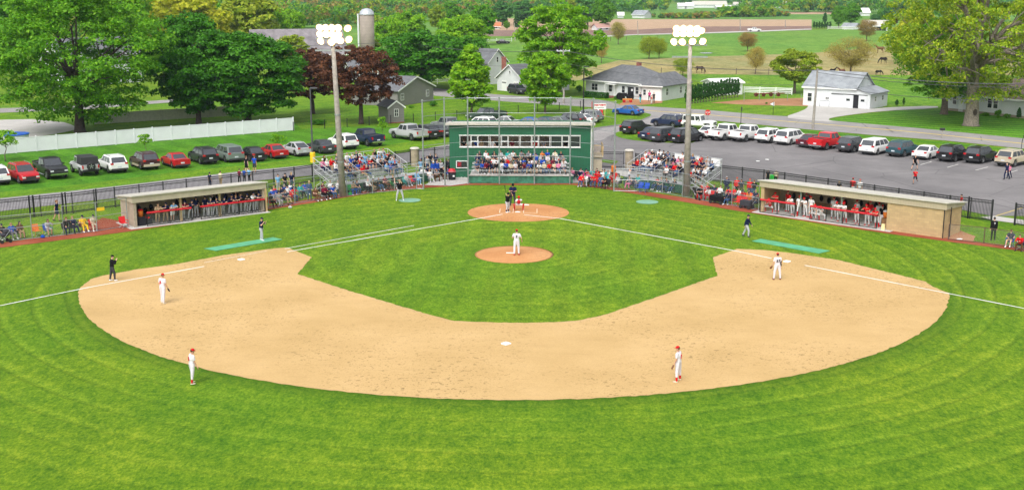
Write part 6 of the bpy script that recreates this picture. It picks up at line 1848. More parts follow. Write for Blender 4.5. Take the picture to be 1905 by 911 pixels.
wire_fence([G(1000,82), G(1105,78), G(1250,72), G(1290,71)], 'wire fence with a bushy strip along the pasture', 1.4, 9, M['bark'], pr=0.1)
wire_fence([G(1384,189), G(1440,186), G(1490,189)], 'pipe paddock fence between the garden soil and the barn', 1.3, 3.2, M['steel'], (0.35,0.7,1.0,1.28), 0.045)
# ================================================================== CARS IN THE PHOTO
BLN = -37
for a in [
 ('suv','white',-8,340,BLN,'white vehicle cut off by the left edge of the picture'),
 ('suv','red',44,337,BLN+176,'red vehicle facing the field beside the black pickup'),
 ('pickup','black',95,328,BLN+178,'black crew-cab pickup facing the field'),
 ('jeep','silver',158,323,BLN,'silver off-road vehicle with black soft top and spare wheel'),
 ('suv','white',210,318,BLN,'white vehicle between the soft-top off-roader and the dark maroon one'),
 ('suv','dark maroon',269,312,BLN,'dark maroon vehicle with tan lower cladding'),
 ('sedan','red',326,309,BLN,'red sedan next to the dark maroon vehicle with tan cladding'),
 ('suv','black',378,302,BLN,'black vehicle between the red sedan and the grey green minivan'),
 ('minivan','grey green',424,298,BLN,'grey green minivan parked on the grass'),
 ('sedan','black',468,297,BLN,'black sedan beside the grey green minivan'),
 ('sedan','red',508,292,BLN,'red sedan between the black sedan and the silver hatchback'),
 ('hatch','silver',550,288,BLN-3,'silver sloping hatchback beside the yellow pole base'),
 ('sedan','dark grey',597,283,BLN,'dark grey sedan just behind the yellow pole base'),
 ('suv','white',638,275,BLN,'white vehicle seen behind the tall left light pole'),
 ('pickup','navy',681,269,BLN-3,'navy blue pickup right of the tall left light pole'),
 ('pickup','silver',760,259,BLN-8,'silver crew-cab pickup right of the thin sapling'),
 ('suv','black',790,257,BLN-3,'black vehicle touching the silver pickup'),
 ('sedan','dark grey',812,253,BLN-3,'dark sedan between the black vehicle and the press box'),
 ('pickup','grey',834,245,BLN-3,'grey vehicle half hidden by the press box corner'),
 # behind the press box
 ('pickup','dark green',905,226,-120,'dark green pickup farthest back behind the press box roof'),
 ('suv','white',893,241,-60,'white roof showing over the left end of the press box'),
 ('sedan','silver',936,236,-70,'silver sedan behind the press box roof, near the dark green pickup'),
 ('sedan','blue',980,238,-70,'blue and white sedan behind the middle of the press box roof'),
 ('sedan','teal',1010,237,-60,'teal grey car behind the press box roof beside the blue one'),
 ('sedan','grey green',1034,236,-60,'pale green car behind the press box, left of the black one'),
 ('suv','black',1057,233,-60,'black vehicle behind the right end of the press box roof'),
 ('sedan','white',1078,231,-60,'white car behind the black light post'),
 ('suv','grey',1090,227,-60,'grey vehicle beside the red and white school sign'),
 ('sedan','blue',1168,214,-52,'bright blue sedan parked by the entrance road'),
 # the island
 ('suv','black',1183,248,42,'black vehicle on the grass tip of the parking island'),
 ('sedan','navy',1216,258,39,'small navy sedan on the parking island'),
 ('suv','navy',1243,236,-48,'long navy vehicle turned left behind the other parked ones'),
 ('minivan','dark grey',1238,262,42,'dark grey minivan beside the navy sedan'),
 ('minivan','black',1278,264,47,'black minivan beside the tall right light pole'),
 ('jeep','white',1300,240,118,'white off-road vehicle facing right near the red sign'),
 ('sedan','white',1323,255,42,'white sedan right of the tall right light pole'),
 ('pickup','white',1352,259,45,'white pickup, left one of the white pair'),
 ('pickup','white',1392,261,45,'white pickup, right one of the white pair'),
 ('suv','white',1434,264,42,'white vehicle between the white pickup and the white minivan'),
 ('minivan','white',1471,267,42,'white minivan left of the maroon sedan'),
 ('sedan','maroon',1510,272,42,'dark maroon sedan beside the red pickup'),
 ('pickup','bright red',1540,276,45,'bright red pickup in the parking lot'),
 ('suv','dark grey',1586,281,42,'dark grey vehicle right of the red pickup'),
 ('minivan','white',1630,285,42,'white minivan left of the teal vehicle'),
 ('suv','teal',1680,289,45,'dark teal vehicle in the parking lot'),
 ('sedan','white',1726,294,42,'white sedan between the teal and the black vehicle'),
 ('suv','black',1774,298,45,'black vehicle beside the white sedan in the parking lot'),
 ('suv','black',1824,301,45,'long black vehicle, second from the right edge'),
 ('suv','beige',1884,307,47,'beige vehicle at the right edge of the parking lot')]:
    kw = {}
    if a[0] == 'jeep' and a[1] == 'silver': kw = dict(softtop=True)
    if a[1] == 'dark maroon': kw = dict(cladding=True)
    car(*a, **kw)
car('suv', 'dark grey', 963, 175, 150, 'dark grey vehicle parked before the white garage', group='vehicles at the houses')
car('pickup', 'white', 1403, 59.5, 90, 'tiny white pickup driving on the far country road', group='vehicles at the houses')
car('sedan', 'black', 936, 82, 90, 'dark car on the grass beside the pale rail fence', group='vehicles at the houses')

# ================================================================== LIGHT POLES
lens = NT('burning floodlight lens'); lens.p.inputs['Emission Color'].default_value = (1.0, 0.90, 0.66, 1); lens.p.inputs['Emission Strength'].default_value = 16
lens.col((1,1,1)); M['lens'] = lens.m
wr_ = NT('painted lamp halo'); wr_.p.inputs['Emission Color'].default_value = (1.0, 0.55, 0.13, 1); wr_.p.inputs['Emission Strength'].default_value = 0.9; wr_.col((.6,.5,.3)); M['warm'] = wr_.m  # warm halo round the lens, put in as emission on the rim
def flood(parent, c, aim, r=0.36):
    "deep reflector dish with a glowing lens and an added halo ring, facing aim"
    q = Vector(aim).normalized().to_track_quat('Z', 'Y').to_matrix().to_4x4(); q.translation = Vector(c)
    mb = MB(); mb.lathe([(0.09,-0.42),(0.16,-0.30),(r*0.8,-0.10),(r,0.02),(r*1.02,0.05),(r*0.96,0.05)],16,M=q); mb.tube([Vector(c), Vector(c)+Vector((0,0.05,-0.3))],0.03,6)
    h = mb.build('floodlight', M['steel'], parent, True)
    g_ = MB(); g_.lathe([(r*0.97,0.052),(r*1.0,0.058),(r*0.99,0.075),(r*0.70,0.078)],16,M=q); g_.build('halo_rim', M['warm'], h, True)  # added ring, its glow stands for the lamp's halo
    m_ = MB(); m_.lathe([(r*0.74,0.08),(r*0.6,0.11),(r*0.35,0.14),(0.0005,0.15)],16,M=q); m_.build('lens', M['lens'], h, True)
def light_pole(px, py, topx, topy, label, lamps):
    g = G(px, py); H = HT(px, py, topy); r = thing('light_pole', label, 'light pole', (g.x, g.y, 0))
    n = Vector((_r.x, _r.y, 0))
    k = MPP(px, py)*1.0
    vert = (px-952.5)*(py-topy)*math.sin(PITCH)/FPX/ (1)  # where a plumb pole would lean to in view
    lean = (topx - px - vert)*k
    d = n*lean
    mb = MB(); mb.tube([(0,0,-0.2),(d.x*0.5,d.y*0.5,H*0.5),(d.x,d.y,H)],[0.33,0.25,0.17],14); mb.build('pole', M['pole_conc'], r, True)
    for z, w0, w1 in ((H-1.15, -1.6, 1.6), (H-0.1, -1.5, 1.5)):
        mb = MB(); mb.box(w0+d.x, w1+d.x, -0.09, 0.02, z-0.07, z+0.07); mb.build('crossarm', M['steel'], r)
    for (dx, dz, ax) in lamps:
        flood(r, (d.x+dx*k, -0.35, H+dz*k), (ax, -1, -0.55))
    for z in (3.2, 7.5):
        mb = MB(); mb.tube([(d.x*z/H,d.y*z/H,z),(d.x*z/H,d.y*z/H,z+0.12)],0.37-0.012*z,12); mb.build('band', M['steel'], r)
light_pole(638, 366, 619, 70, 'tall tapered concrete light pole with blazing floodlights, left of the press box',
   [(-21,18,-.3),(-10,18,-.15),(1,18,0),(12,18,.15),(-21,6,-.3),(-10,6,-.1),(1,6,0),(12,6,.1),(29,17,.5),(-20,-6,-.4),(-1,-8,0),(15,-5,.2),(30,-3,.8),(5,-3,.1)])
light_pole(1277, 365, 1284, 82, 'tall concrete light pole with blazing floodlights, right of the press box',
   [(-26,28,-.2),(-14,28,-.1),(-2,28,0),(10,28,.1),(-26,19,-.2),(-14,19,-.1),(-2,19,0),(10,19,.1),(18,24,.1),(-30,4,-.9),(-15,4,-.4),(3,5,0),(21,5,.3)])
def lamp_post(px, py, topy, label, ybase=True, side=1, m='black_iron'):
    g = G(px, py); H = HT(px, py, topy); r = thing('lamp_post', label, 'lamp post', (g.x, g.y, 0), group='dark parking lot lamp posts')
    mb = MB(); mb.tube([(0,0,0.05),(0,0,H)],[0.11,0.07],8); mb.build('pole', M[m], r)
    mb = MB(); mb.box(0 if side > 0 else -0.75, 0.75 if side > 0 else 0, -0.16, 0.16, H-0.06, H+0.07); mb.build('lamp_head', M[m], r)
    if ybase: mb = MB(); mb.lathe([(0.28,0),(0.30,1.05),(0.27,1.12),(0.0005,1.13)],14); mb.build('concrete_base', M['yellow'], r)
M['post_grey'] = plain('dark bronze post', (0.07,0.07,0.075), 0.5)
lamp_post(582, 302, 164, 'dark lamp post with a yellow base among the parked cars', True, 1, 'post_grey')
lamp_post(1085, 231, 124, 'black lamp post left of the red and white school sign', False, 1)
mb = MB(); mb.box(-0.3,0.3,-0.04,0.02,0,1.15); g = G(639,301)
def upole(px, py, tx, ty, label, arm=True, street=False, m='pole_wood', r0=0.19):
    g = G(px, py); H = HT(px, py, ty); r = thing('utility_pole', label, 'utility pole', (g.x, g.y, 0), group='utility poles')
    k = MPP(px, py); vert = (px-952.5)*(py-ty)*math.sin(PITCH)/FPX; lean = (tx-px-vert)*k
    mb = MB(); mb.tube([(0,0,-0.1),(lean*_r.x,0,H)],[r0,r0*0.62],10); mb.build('pole', M[m], r)
    if arm:
        mb = MB(); mb.box(lean-1.1,lean+1.1,-0.06,0.06,H-0.35,H-0.22); mb.build('crossarm', M['vinyl'] if m == 'pole_wood' else M[m], r)
        for x in (-1.0,-0.4,0.4,1.0): mb = MB(); mb.lathe([(0.05,0),(0.07,0.08),(0.03,0.18),(0.0005,0.2)],8,(lean+x,0,H-0.22)); mb.build('insulator', M['vinyl'], r)
    if street:
        mb = MB(); mb.tube([(0,0,H*0.62),(0.7,-0.1,H*0.70),(1.9,-0.2,H*0.73)],0.05,6); mb.box(1.8,2.5,-0.32,-0.08,H*0.71,H*0.745); mb.build('street_lamp_arm', M['steel'], r)
    return Vector((g.x + lean*_r.x, g.y, H))
t1 = upole(747, 166, 745, 77, 'utility pole with a curved street lamp before the dark maples', street=True)
t2 = upole(1049, 193, 1048, 92, 'utility pole with a crossarm and hanging insulators before the huge bright tree')
t3 = upole(1512, 240, 1521, 128, 'leaning grey utility pole in front of the white barn', arm=False)
t4 = upole(932, 150, 926, 112, 'thin dark pole standing before the white farmhouse gable', arm=False, r0=0.12)
upole(958, 76, 957, 43, 'pale distant utility pole by the orange-roofed house', arm=False, r0=0.2)
upole(1187, 66, 1186, 39, 'pale distant utility pole at the left of the plowed field', arm=False, r0=0.2)
upole(1377, 58, 1377, 35, 'white distant utility pole in the middle of the plowed field', arm=False, r0=0.25)
upole(1461, 52, 1461, 38, 'thin distant pole near the right end of the plowed field', arm=False, r0=0.25)
def wires(a, b, n, sag, label, off=((0,0),), rad=0.022):
    mb = MB()
    for (dy, dz) in off:
        pts = []
        for i in range(n+1):
            u = i/n; p = a.lerp(b, u); pts.append((p.x, p.y+dy, p.z+dz - sag*4*u*(1-u)))
        mb.tube(pts, rad, 4)
    tag(mb.build('power_lines', M['post_grey']), label, 'power lines')
wires(t1, t2, 14, 0.9, 'power lines strung between the street lamp pole and the middle pole', ((-0.4,-0.1),(0.4,-0.1),(0,-2.6)))
wires(t2, t3, 16, 1.0, 'power lines strung from the middle pole to the leaning pole', ((-0.3,-0.2),(0.3,-0.2),(0,-2.2)))
far_r = t3 + (t3 - t2)*0.9; far_r.y = t3.y - 22; far_r.z = t3.z + 0.2
wires(t3, far_r, 16, 1.0, 'power lines running from the leaning pole to the right edge', ((-0.3,-0.1),(0.3,-0.1),(0,-0.5),(0,-2.2)), 0.03)
wires(t1, t1 + Vector((-70, 15, 0)), 12, 1.2, 'power lines running left from the street lamp pole', ((-0.4,-0.1),(0.4,-0.1)))

# ================================================================== SIGNS AND STREET FURNITURE
def text(s, size, m, parent, loc, name='lettering', ext=0.004, rot=(math.pi/2, 0, 0), align='CENTER', bold=0.0):
    cu = bpy.data.curves.new(name, 'FONT'); cu.body = s; cu.size = size; cu.extrude = ext; cu.align_x = align; cu.align_y = 'CENTER'; cu.offset = bold
    o = bpy.data.objects.new('tmp', cu); COL.objects.link(o)
    me = bpy.data.meshes.new_from_object(o.evaluated_get(bpy.context.evaluated_depsgraph_get()))
    bpy.data.objects.remove(o); bpy.data.curves.remove(cu)
    me.materials.clear(); me.materials.append(m)
    q = link(name, me, parent, loc); q.rotation_euler = rot
    return q
M['sign_red'] = plain('sign red', (0.55,0.01,0.015), 0.5)
M['sign_dark'] = plain('sign dark', (0.03,0.03,0.035), 0.5)
g = G(1115, 218); k = MPP(1115,218); SG = thing('school_sign', 'white school name board above a tapered red base beside the lot entrance', 'sign', (g.x, g.y, 0), R(4))
mb = MB(); mb.box(-0.95,0.98,-0.08,0.08,1.15,2.05); mb.build('board', M['white_trim'], SG)
mb = MB(); mb.box(-1.0,1.03,-0.06,0.06,2.06,2.12); mb.box(-1.0,-0.955,-0.06,0.06,1.15,2.06); mb.box(0.985,1.03,-0.06,0.06,1.15,2.06); mb.build('board_frame', M['steel'], SG)
mb = MB(); mb.prism([(-0.68,1.14),(0.55,1.14),(0.50,0.15),(-0.10,0.15)], -0.06, 0.06); mb.v = [(x, z, y) for x, y, z in mb.v]; mb.build('red_base', M['sign_red'], SG)
mb = MB(); mb.tube([(0.82,0,0),(0.82,0,1.15)],0.045,8); mb.build('yellow_post', plain('yellow post', (0.75,0.7,0.2), 0.6), SG)
mb = MB(); mb.tube([(-1.12,0,0),(-1.12,0,2.3)],0.06,8); mb.build('red_post', M['sign_red'], SG)
text('WESTVIEW', 0.37, M['sign_red'], SG, (0,-0.09,1.77), bold=0.018)
text('JR. SR. HIGH SCHOOL', 0.135, M['sign_dark'], SG, (0,-0.09,1.38), bold=0.006)
g = G(1316, 227); ST_ = thing('road_sign', 'red octagonal road sign beside the white off-road vehicle', 'sign', (g.x, g.y, 0))
mb = MB(); mb.tube([(0,0,0),(0,0,1.55)],0.04,8); mb.build('post', M['steel'], ST_)
mb = MB(); mb.lathe([(0.42,-0.012),(0.42,0.012)],8,M=Matrix.Translation((0,0,1.35)) @ Matrix.Rotation(math.pi/2,4,'X') @ Matrix.Rotation(math.pi/8,4,'Z')); mb.build('plate', M['sign_red'], ST_)
text('STOP', 0.28, M['white_trim'], ST_, (0,-0.02,1.35), bold=0.004)
g = G(1378, 232); r = thing('flag_post', 'slim dark post with a small banner on the lot verge', 'post', (g.x, g.y, 0)); H = HT(1378,232,199)
mb = MB(); mb.tube([(0,0,0),(0,0,H)],0.045,8); mb.build('pole', M['black_iron'], r); mb = MB(); mb.box(-0.02,0.14,-0.02,0.02,H-0.55,H); mb.build('banner', M['post_grey'], r)
g = G(1438, 214.5); r = thing('marker_sign', 'grey triangular marker on a thin post beside the garden soil', 'sign', (g.x, g.y, 0)); H = HT(1438,214.5,189.5)
mb = MB(); mb.tube([(0,0,0),(0,0,H)],0.04,8); mb.build('post', M['black_iron'], r); mb = MB(); mb.prism([(-0.55,H-0.35),(0.12,H),(0.12,H-0.65)],-0.02,0.02); mb.v=[(x,z,y) for x,y,z in mb.v]; mb.build('plate', M['vinyl'], r)
g = G(1752, 257.5); r = thing('mailbox', 'black roadside mailbox on a grey post', 'mailbox', (g.x, g.y, 0))
mb = MB(); mb.box(-0.05,0.05,-0.05,0.05,0,1.05); mb.build('post', M['pole_wood'], r)
mb = MB(); mb.prism([(-0.16,1.05),(0.16,1.05),(0.16,1.22),(0.1,1.33),(-0.1,1.33),(-0.16,1.22)],-0.30,0.30); mb.v=[(z,x,y) for x,y,z in mb.v]; mb.build('box', M['black_iron'], r)
g = G(1899, 283); r = thing('looped_post', 'dark looped post rising at the right edge of the verge', 'post', (g.x, g.y, 0)); H = HT(1899,283,249)
mb = MB(); mb.tube([(0,0,0),(0.05,0,H*0.6),(0.18,0,H*0.9),(0.4,0,H),(0.7,0,H*0.93)],0.04,8); mb.build('pole', M['black_iron'], r)
g = G(841, 335); r = thing('trash_bin', 'dark green bin with a bright red domed lid beside the press box', 'bin', (g.x, g.y, 0.04))
mb = MB(); mb.lathe([(0.34,0),(0.38,0.7),(0.38,0.78)],16); mb.build('drum', M['dark'], r); mb = MB(); mb.lathe([(0.40,0.79),(0.40,0.9),(0.28,1.1),(0.0005,1.16)],16); mb.build('lid', M['red_pad'], r); mb = MB(); mb.box(0.1,0.28,-0.40,-0.36,0.35,0.5); mb.build('notice', M['base'], r)
g = G(1437, 339); mb = MB(); mb.box(-0.32,0.32,-0.2,0.2,0,0.72); tag(mod_bevel(mb.build('green_bin', plain('bright green plastic', (0.02,0.5,0.05), 0.5), loc=(g.x,g.y,0.02)),0.05), 'bright green bin behind the left end of the right dugout', 'bin')
# above-ground pool and yard things
g = G(24,270); r = thing('garden_pool', 'round above-ground pool with a blue rim behind the white fence', 'pool', (g.x, g.y, 0)); mb = MB(); mb.lathe([(1.9,0),(1.9,1.3)],28); mb.build('wall', M['vinyl'], r); mb = MB(); mb.lathe([(1.88,1.3),(2.0,1.32),(2.0,1.42),(1.85,1.42)],28); mb.build('rim', plain('blue rim', (0.02,0.10,0.45), 0.5), r)
# buggy, cart and wagon by the ranch house
def wheelmb(mb, x, y, r, w=0.04):
    Mx = Matrix.Translation((x,y,r)) @ Matrix.Rotation(math.pi/2,4,'X')
    mb.lathe([(r*0.88,-w),(r,-w),(r,w),(r*0.88,w),(r*0.88,-w)],18,M=Mx)
    for k in range(6): Mr = Mx @ Matrix.Rotation(math.pi*k/6,4,'Z'); mb.box(-0.02,0.02,-r*0.9,r*0.9,-0.02,0.02,Mr)
for (px,py,lb,rz) in ((1163,186,'black open carriage frame with spoked wheels near the porch',0.2),(1180,184,'black boxy horse buggy with white window spots by the ranch house',0.1)):
    g = G(px,py); r = thing('horse_buggy', lb, 'buggy', (g.x,g.y,0.02), rz)
    mb = MB()
    if 'boxy' in lb: mb.box(-1.1,1.1,-0.65,0.65,0.6,1.95); mb.box(-1.2,1.2,-0.7,0.7,1.955,2.02)
    else: mb.box(-1.0,0.8,-0.5,0.5,0.6,0.75); mb.box(-0.6,0.2,-0.45,0.45,0.76,1.15)
    mb.tube([(1.0,0,0.6),(2.6,0,0.5)],0.04,6); mb.build('body', M['dark'], r)
    if 'boxy' in lb:
        for x in (-0.55,0.1,0.6): mb = MB(); mb.box(x-0.16,x+0.16,-0.67,-0.655,1.35,1.72); mb.build('window', M['vinyl'], r)
    for x in (-0.8,0.85):
        for y in (-0.7,0.7): mb = MB(); wheelmb(mb,x,y,0.5 if x > 0 else 0.6); mb.build('wheel', M['black_iron'], r)
g = G(1167,191); r = thing('garden_wagon', 'small orange wagon in front of the black carriages', 'wagon', (g.x,g.y,0.02)); mb = MB(); mb.box(-0.8,0.8,-0.4,0.4,0.4,0.62); mb.build('tray', plain('orange paint', (0.55,0.22,0.04), 0.6), r)
for x in (-0.55,0.55):
    for y in (-0.42,0.42): mb = MB(); wheelmb(mb,x,y,0.25); mb.build('wheel', M['sign_red'], r)
g = G(1430,180); r = thing('hay_rake', 'rusty old farm implement lying below the white board fence', 'farm implement', (g.x,g.y,0)); M['rust'] = plain('rusty iron', (0.22,0.06,0.035), 0.9, var=0.3)
mb = MB(); mb.tube([(-2.6,0,0.5),(2.8,0,0.6)],0.08,6); mb.tube([(-2.6,0.5,0.3),(1.5,-0.4,0.9)],0.06,6); mb.build('frame', M['rust'], r)
for x in (-2.2,-0.9,0.4,1.7): mb = MB(); wheelmb(mb,x,0.1,0.36,0.03); mb.build('wheel', M['rust'], r)

# ================================================================== HORSES AND CATTLE
def horse(px, py, rz, c, label, s=1.0, graze=True, name='horse'):
    g = G(px, py); mb = MB()
    mb.ell((0.0,0,1.16),(0.62,0.26,0.30),14,9); mb.ell((0.50,0,1.20),(0.30,0.25,0.33),12,8); mb.ell((-0.52,0,1.22),(0.32,0.27,0.32),12,8)
    if graze: nk = [(0.65,0,1.30),(1.05,0,0.95),(1.30,0,0.55)]; hd = [(1.28,0,0.58),(1.38,0,0.12)]
    else: nk = [(0.65,0,1.30),(0.95,0,1.62),(1.12,0,1.82)]; hd = [(1.10,0,1.84),(1.50,0,1.60)]
    mb.cap_(nk[0],nk[1],0.21,0.15); mb.cap_(nk[1],nk[2],0.15,0.11); mb.cap_(hd[0],hd[1],0.12,0.065)
    for s_ in (-1,1): e = Vector(hd[0]); mb.cap_(e+Vector((0,0.06*s_,0.04)), e+Vector((-0.06,0.08*s_,0.17)),0.035,0.012,6)
    for s_ in (-1,1):
        y = 0.15*s_; o = 0.08*s_
        mb.cap_((0.55+o,y,1.05),(0.52+o,y,0.52),0.11,0.06,8); mb.cap_((0.52+o,y,0.52),(0.53+o,y,0.10),0.055,0.038,8); mb.cap_((0.53+o,y,0.08),(0.58+o,y,0.04),0.05,0.05,8)
        mb.cap_((-0.55-o,y,1.08),(-0.42-o,y,0.74),0.17,0.09,8); mb.cap_((-0.42-o,y,0.74),(-0.66-o,y,0.50),0.08,0.055,8); mb.cap_((-0.66-o,y,0.50),(-0.62-o,y,0.10),0.05,0.038,8); mb.cap_((-0.62-o,y,0.08),(-0.57-o,y,0.04),0.05,0.05,8)
    me = vox(mb, name, 0.035, [M['skin']])
    o = link(name, me, None, (g.x, g.y, 0.03), rz); o.scale = (s,s,s); o.color = (*c, 1); tag(o, label, name, 'grazing animals')
    t = MB(); t.tube([(-0.82,0,1.32),(-0.95,0,1.1),(-0.93,0,0.6)],[0.04,0.07,0.02],7)
    a = link('tail', t.mesh('tail', [M['hair']], True), o); a.color = (0.02,0.015,0.012,1)
    t = MB(); t.tube([Vector(nk[0])+Vector((-0.1,0,0.18)), Vector(nk[1])+Vector((-0.04,0,0.15)), Vector(nk[2])+Vector((0,0,0.1))],[0.03,0.05,0.03],6)
    a = link('mane', t.mesh('mane', [M['hair']], True), o); a.color = (0.015,0.012,0.01,1)
horse(1301,136,R(-12),(0.045,0.018,0.010),'dark brown horse grazing behind the ranch house roof')
horse(1637,99,R(175),(0.16,0.085,0.03),'bay horse standing in the dry field left of the giant maple',1.25,False)
horse(1643,119,R(195),(0.02,0.014,0.012),'black horse grazing in the dry field left of the giant maple',1.1)
horse(1549,139,R(20),(0.015,0.012,0.012),'black animal whose back shows over the barn roof',0.85,False)
horse(1566,140,R(200),(0.13,0.03,0.02),'red brown animal whose back shows over the barn roof',0.85,False)
horse(1634,141,R(10),(0.02,0.016,0.014),'black animal lying low under the giant maple branches',0.8)

# ================================================================== CAMP CHAIRS, BAGS AND COOLERS
M['chair_cloth'] = objcol('chair canvas', 0.85, var=0.08)
_cc = {}
def camp_chair(x, y, face, colour, label, z=0.0, s=1.0):
    if 'a' not in _cc:
        st = MB(); st.add([(-0.25,-0.25,0.40),(0.25,-0.25,0.40),(0.25,0.22,0.37),(-0.25,0.22,0.37),(-0.25,-0.25,0.43),(0.25,-0.25,0.43),(0.25,0.22,0.40),(-0.25,0.22,0.40)],[(0,3,2,1),(4,5,6,7),(0,1,5,4),(1,2,6,5),(2,3,7,6),(3,0,4,7)])
        bk = MB(); bk.add([(-0.26,0.22,0.40),(0.26,0.22,0.40),(0.27,0.36,0.88),(-0.27,0.36,0.88),(-0.26,0.25,0.40),(0.26,0.25,0.40),(0.27,0.39,0.88),(-0.27,0.39,0.88)],[(0,1,2,3),(4,7,6,5),(0,4,5,1),(1,5,6,2),(2,6,7,3),(3,7,4,0)])
        lg = []
        for sx in (-1,1):
            for sy in (-1,1): l = MB(); l.tube([(0.30*sx,0.28*sy,0.0),(-0.18*sx,0.22*sy if sy<0 else 0.2,0.40)],0.012,5); lg.append(l.mesh('leg',[M['steel']]))
        am = MB()
        for sx in (-1,1): am.box(0.26*sx-0.035,0.26*sx+0.035,-0.28,0.26,0.60,0.625); am.tube([(0.28*sx,-0.27,0.0),(0.28*sx,-0.27,0.60)],0.012,5)
        _cc['a'] = (st.mesh('seat',[M['chair_cloth']]), bk.mesh('backrest',[M['chair_cloth']]), lg, am.mesh('armrest',[M['chair_cloth']]))
    st, bk, lg, am = _cc['a']
    r = thing('camp_chair', label, 'camp chair', (x,y,z), R(face), 'folding camp chairs', s)
    for nm, me in (('seat',st),('backrest',bk),('armrest',am)): o = link(nm,me,r); o.color = (*CN[colour],1)
    for l in lg: link('leg',l,r)
    return r
# ================================================================== THE PLAYERS ON THE FIELD
def num(p, s, size, z, colour='sign_red', y=0.145, x=0):
    "number lettered on the back of a shirt"
    sh = [c for c in KIDS_OF(p) if c.name.startswith('shirt')][0]
    text(s, size, M[colour], sh, (x, y, z), 'number', 0.012, (math.pi/2, 0, math.pi), bold=0.006)
def KIDS_OF(o): return [c for c in bpy.data.objects if c.parent == o]
M['leather'] = plain('glove leather', (0.20,0.09,0.04), 0.7)
M['leather_dark'] = plain('dark glove leather', (0.04,0.03,0.025), 0.7)
def glove(p, pk, k='l', m='leather'):
    J = getpose(pk); wr = J[k+'wr']; d = (wr - J[k+'el']).normalized(); mb = MB()
    q = d.to_track_quat('Z','Y').to_matrix()
    mb.ell(wr + d*0.09, (0.09,0.045,0.11), 10, 7, q)
    for i in range(4): mb.ell(wr + d*0.19 + q @ V((i-1.5)*0.042,0,0), (0.024,0.026,0.055), 7, 5, q)
    mb.ell(wr + d*0.12 + q @ V(0.10,0.02,0.02), (0.028,0.028,0.07), 7, 5, q)
    mb.build('glove', M[m], p, True)
def fieldp(pk, px, py, face, top, bottom, label, z=0.02, **k):
    k.setdefault('puff', 1.12); k.setdefault('tpuff', 1.2)
    g = G(px, py, z); return person(pk, g.x, g.y, z, face, top, bottom, label, **k)
p = fieldp('pitcher', 961, 474, 176, 'pinstripe', 'pinstripe', 'pitcher in white with number 7 on his back, standing on the mound', 0.22, head='cap', headc='red', shoes='red', both=True, s=1.03)
num(p, '7', 0.30, 1.28, 'sign_dark'); glove(p, 'pitcher', 'l')
p = fieldp('fielder', 1445, 520, 186, 'pinstripe', 'pinstripe', 'infielder in white with number 37 on his back, beside third base', head='cap', headc='red', shoes='maroon', both=True, s=1.0)
num(p, '37', 0.28, 1.28, 'sign_dark'); glove(p, 'fielder', 'l')
J = getpose('fielder'); mb = MB(); mb.cap_(J['rsh'].lerp(J['rel'],0.7), J['rwr'].lerp(J['rel'],0.1), 0.055, 0.042, 10); mb.build('arm_sleeve', M['dark'], p, True)
p = fieldp('fielder_b', 304, 564, 150, 'pinstripe', 'pinstripe', 'first baseman in white and a red cap, standing on the sand looking home', head='cap', headc='red', shoes='cream', both=True, s=1.04)
num(p, '3', 0.27, 1.28); glove(p, 'fielder_b', 'r', 'leather_dark')
p = fieldp('fielder_b', 359, 713, 128, 'pinstripe', 'pinstripe', 'infielder in white with high red socks, on the grass edge nearest the viewer', head='cap', headc='red', shoes='cream', length=0.78, socks='red', both=True, s=0.98)
num(p, '5', 0.27, 1.28); glove(p, 'fielder_b', 'l', 'leather_dark')
p = fieldp('fielder', 1261, 709, -118, 'pinstripe', 'pinstripe', 'shortstop in white with high red socks, looking down at the sand', head='cap', headc='red', shoes='cream', length=0.78, socks='red', both=True, s=1.0)
num(p, '2', 0.27, 1.28); glove(p, 'fielder', 'l')
fieldp('talk', 210, 522, 118, 'black', 'dark grey', 'base umpire all in black, standing by the right-field foul line', head='cap', headc='black', sleeve=1.5, both=True, s=0.97, shoes='white')
p = fieldp('umpire', 954, 382, 4, 'navy', 'dark grey', 'home plate umpire in a dark navy shirt leaning over the catcher', head='helmet', headc='black', shoes='black', puff=1.25, tpuff=1.15, s=1.1)
p = fieldp('catcher', 965, 390, 2, 'white', 'white', 'catcher crouching behind the plate in a red chest guard', head='helmet', headc='red', shoes='red')
J = getpose('catcher'); F = Matrix((J['left'], -J['fw'], J['up'])).transposed()
mb = MB(); mb.ell(J['pelvis'] + J['up']*0.30 + J['fw']*0.07, (0.17,0.10,0.25), 12, 8, F); mb.build('chest_guard', M['red_pad'], p, True)
for k in 'lr': mb = MB(); mb.cap_(J[k+'kn'] + V(0,-0.03,0.02), J[k+'an'] + V(0,-0.03,0.04), 0.085, 0.06, 10); mb.build('shin_guard', M['red_pad'], p, True)
H = J['H'].to_4x4(); H.translation = J['head']; mb = MB()
for z in (-0.06,-0.02,0.02): mb.tube([H @ V(-0.08,-0.08,z), H @ V(0,-0.135,z), H @ V(0.08,-0.08,z)],0.008,5)
for x in (-0.04,0.0,0.04): mb.tube([H @ V(x,-0.12,-0.09), H @ V(x,-0.125,0.04)],0.008,5)
mb.build('face_mask', M['black_iron'], p); glove(p, 'catcher', 'l')
p = fieldp('batter', 944, 395, 92, 'black', 'light grey', 'batter in a black jersey and grey trousers with the bat raised', head='helmet', headc='black', shoes='white', length=0.8, socks='navy', s=0.98)
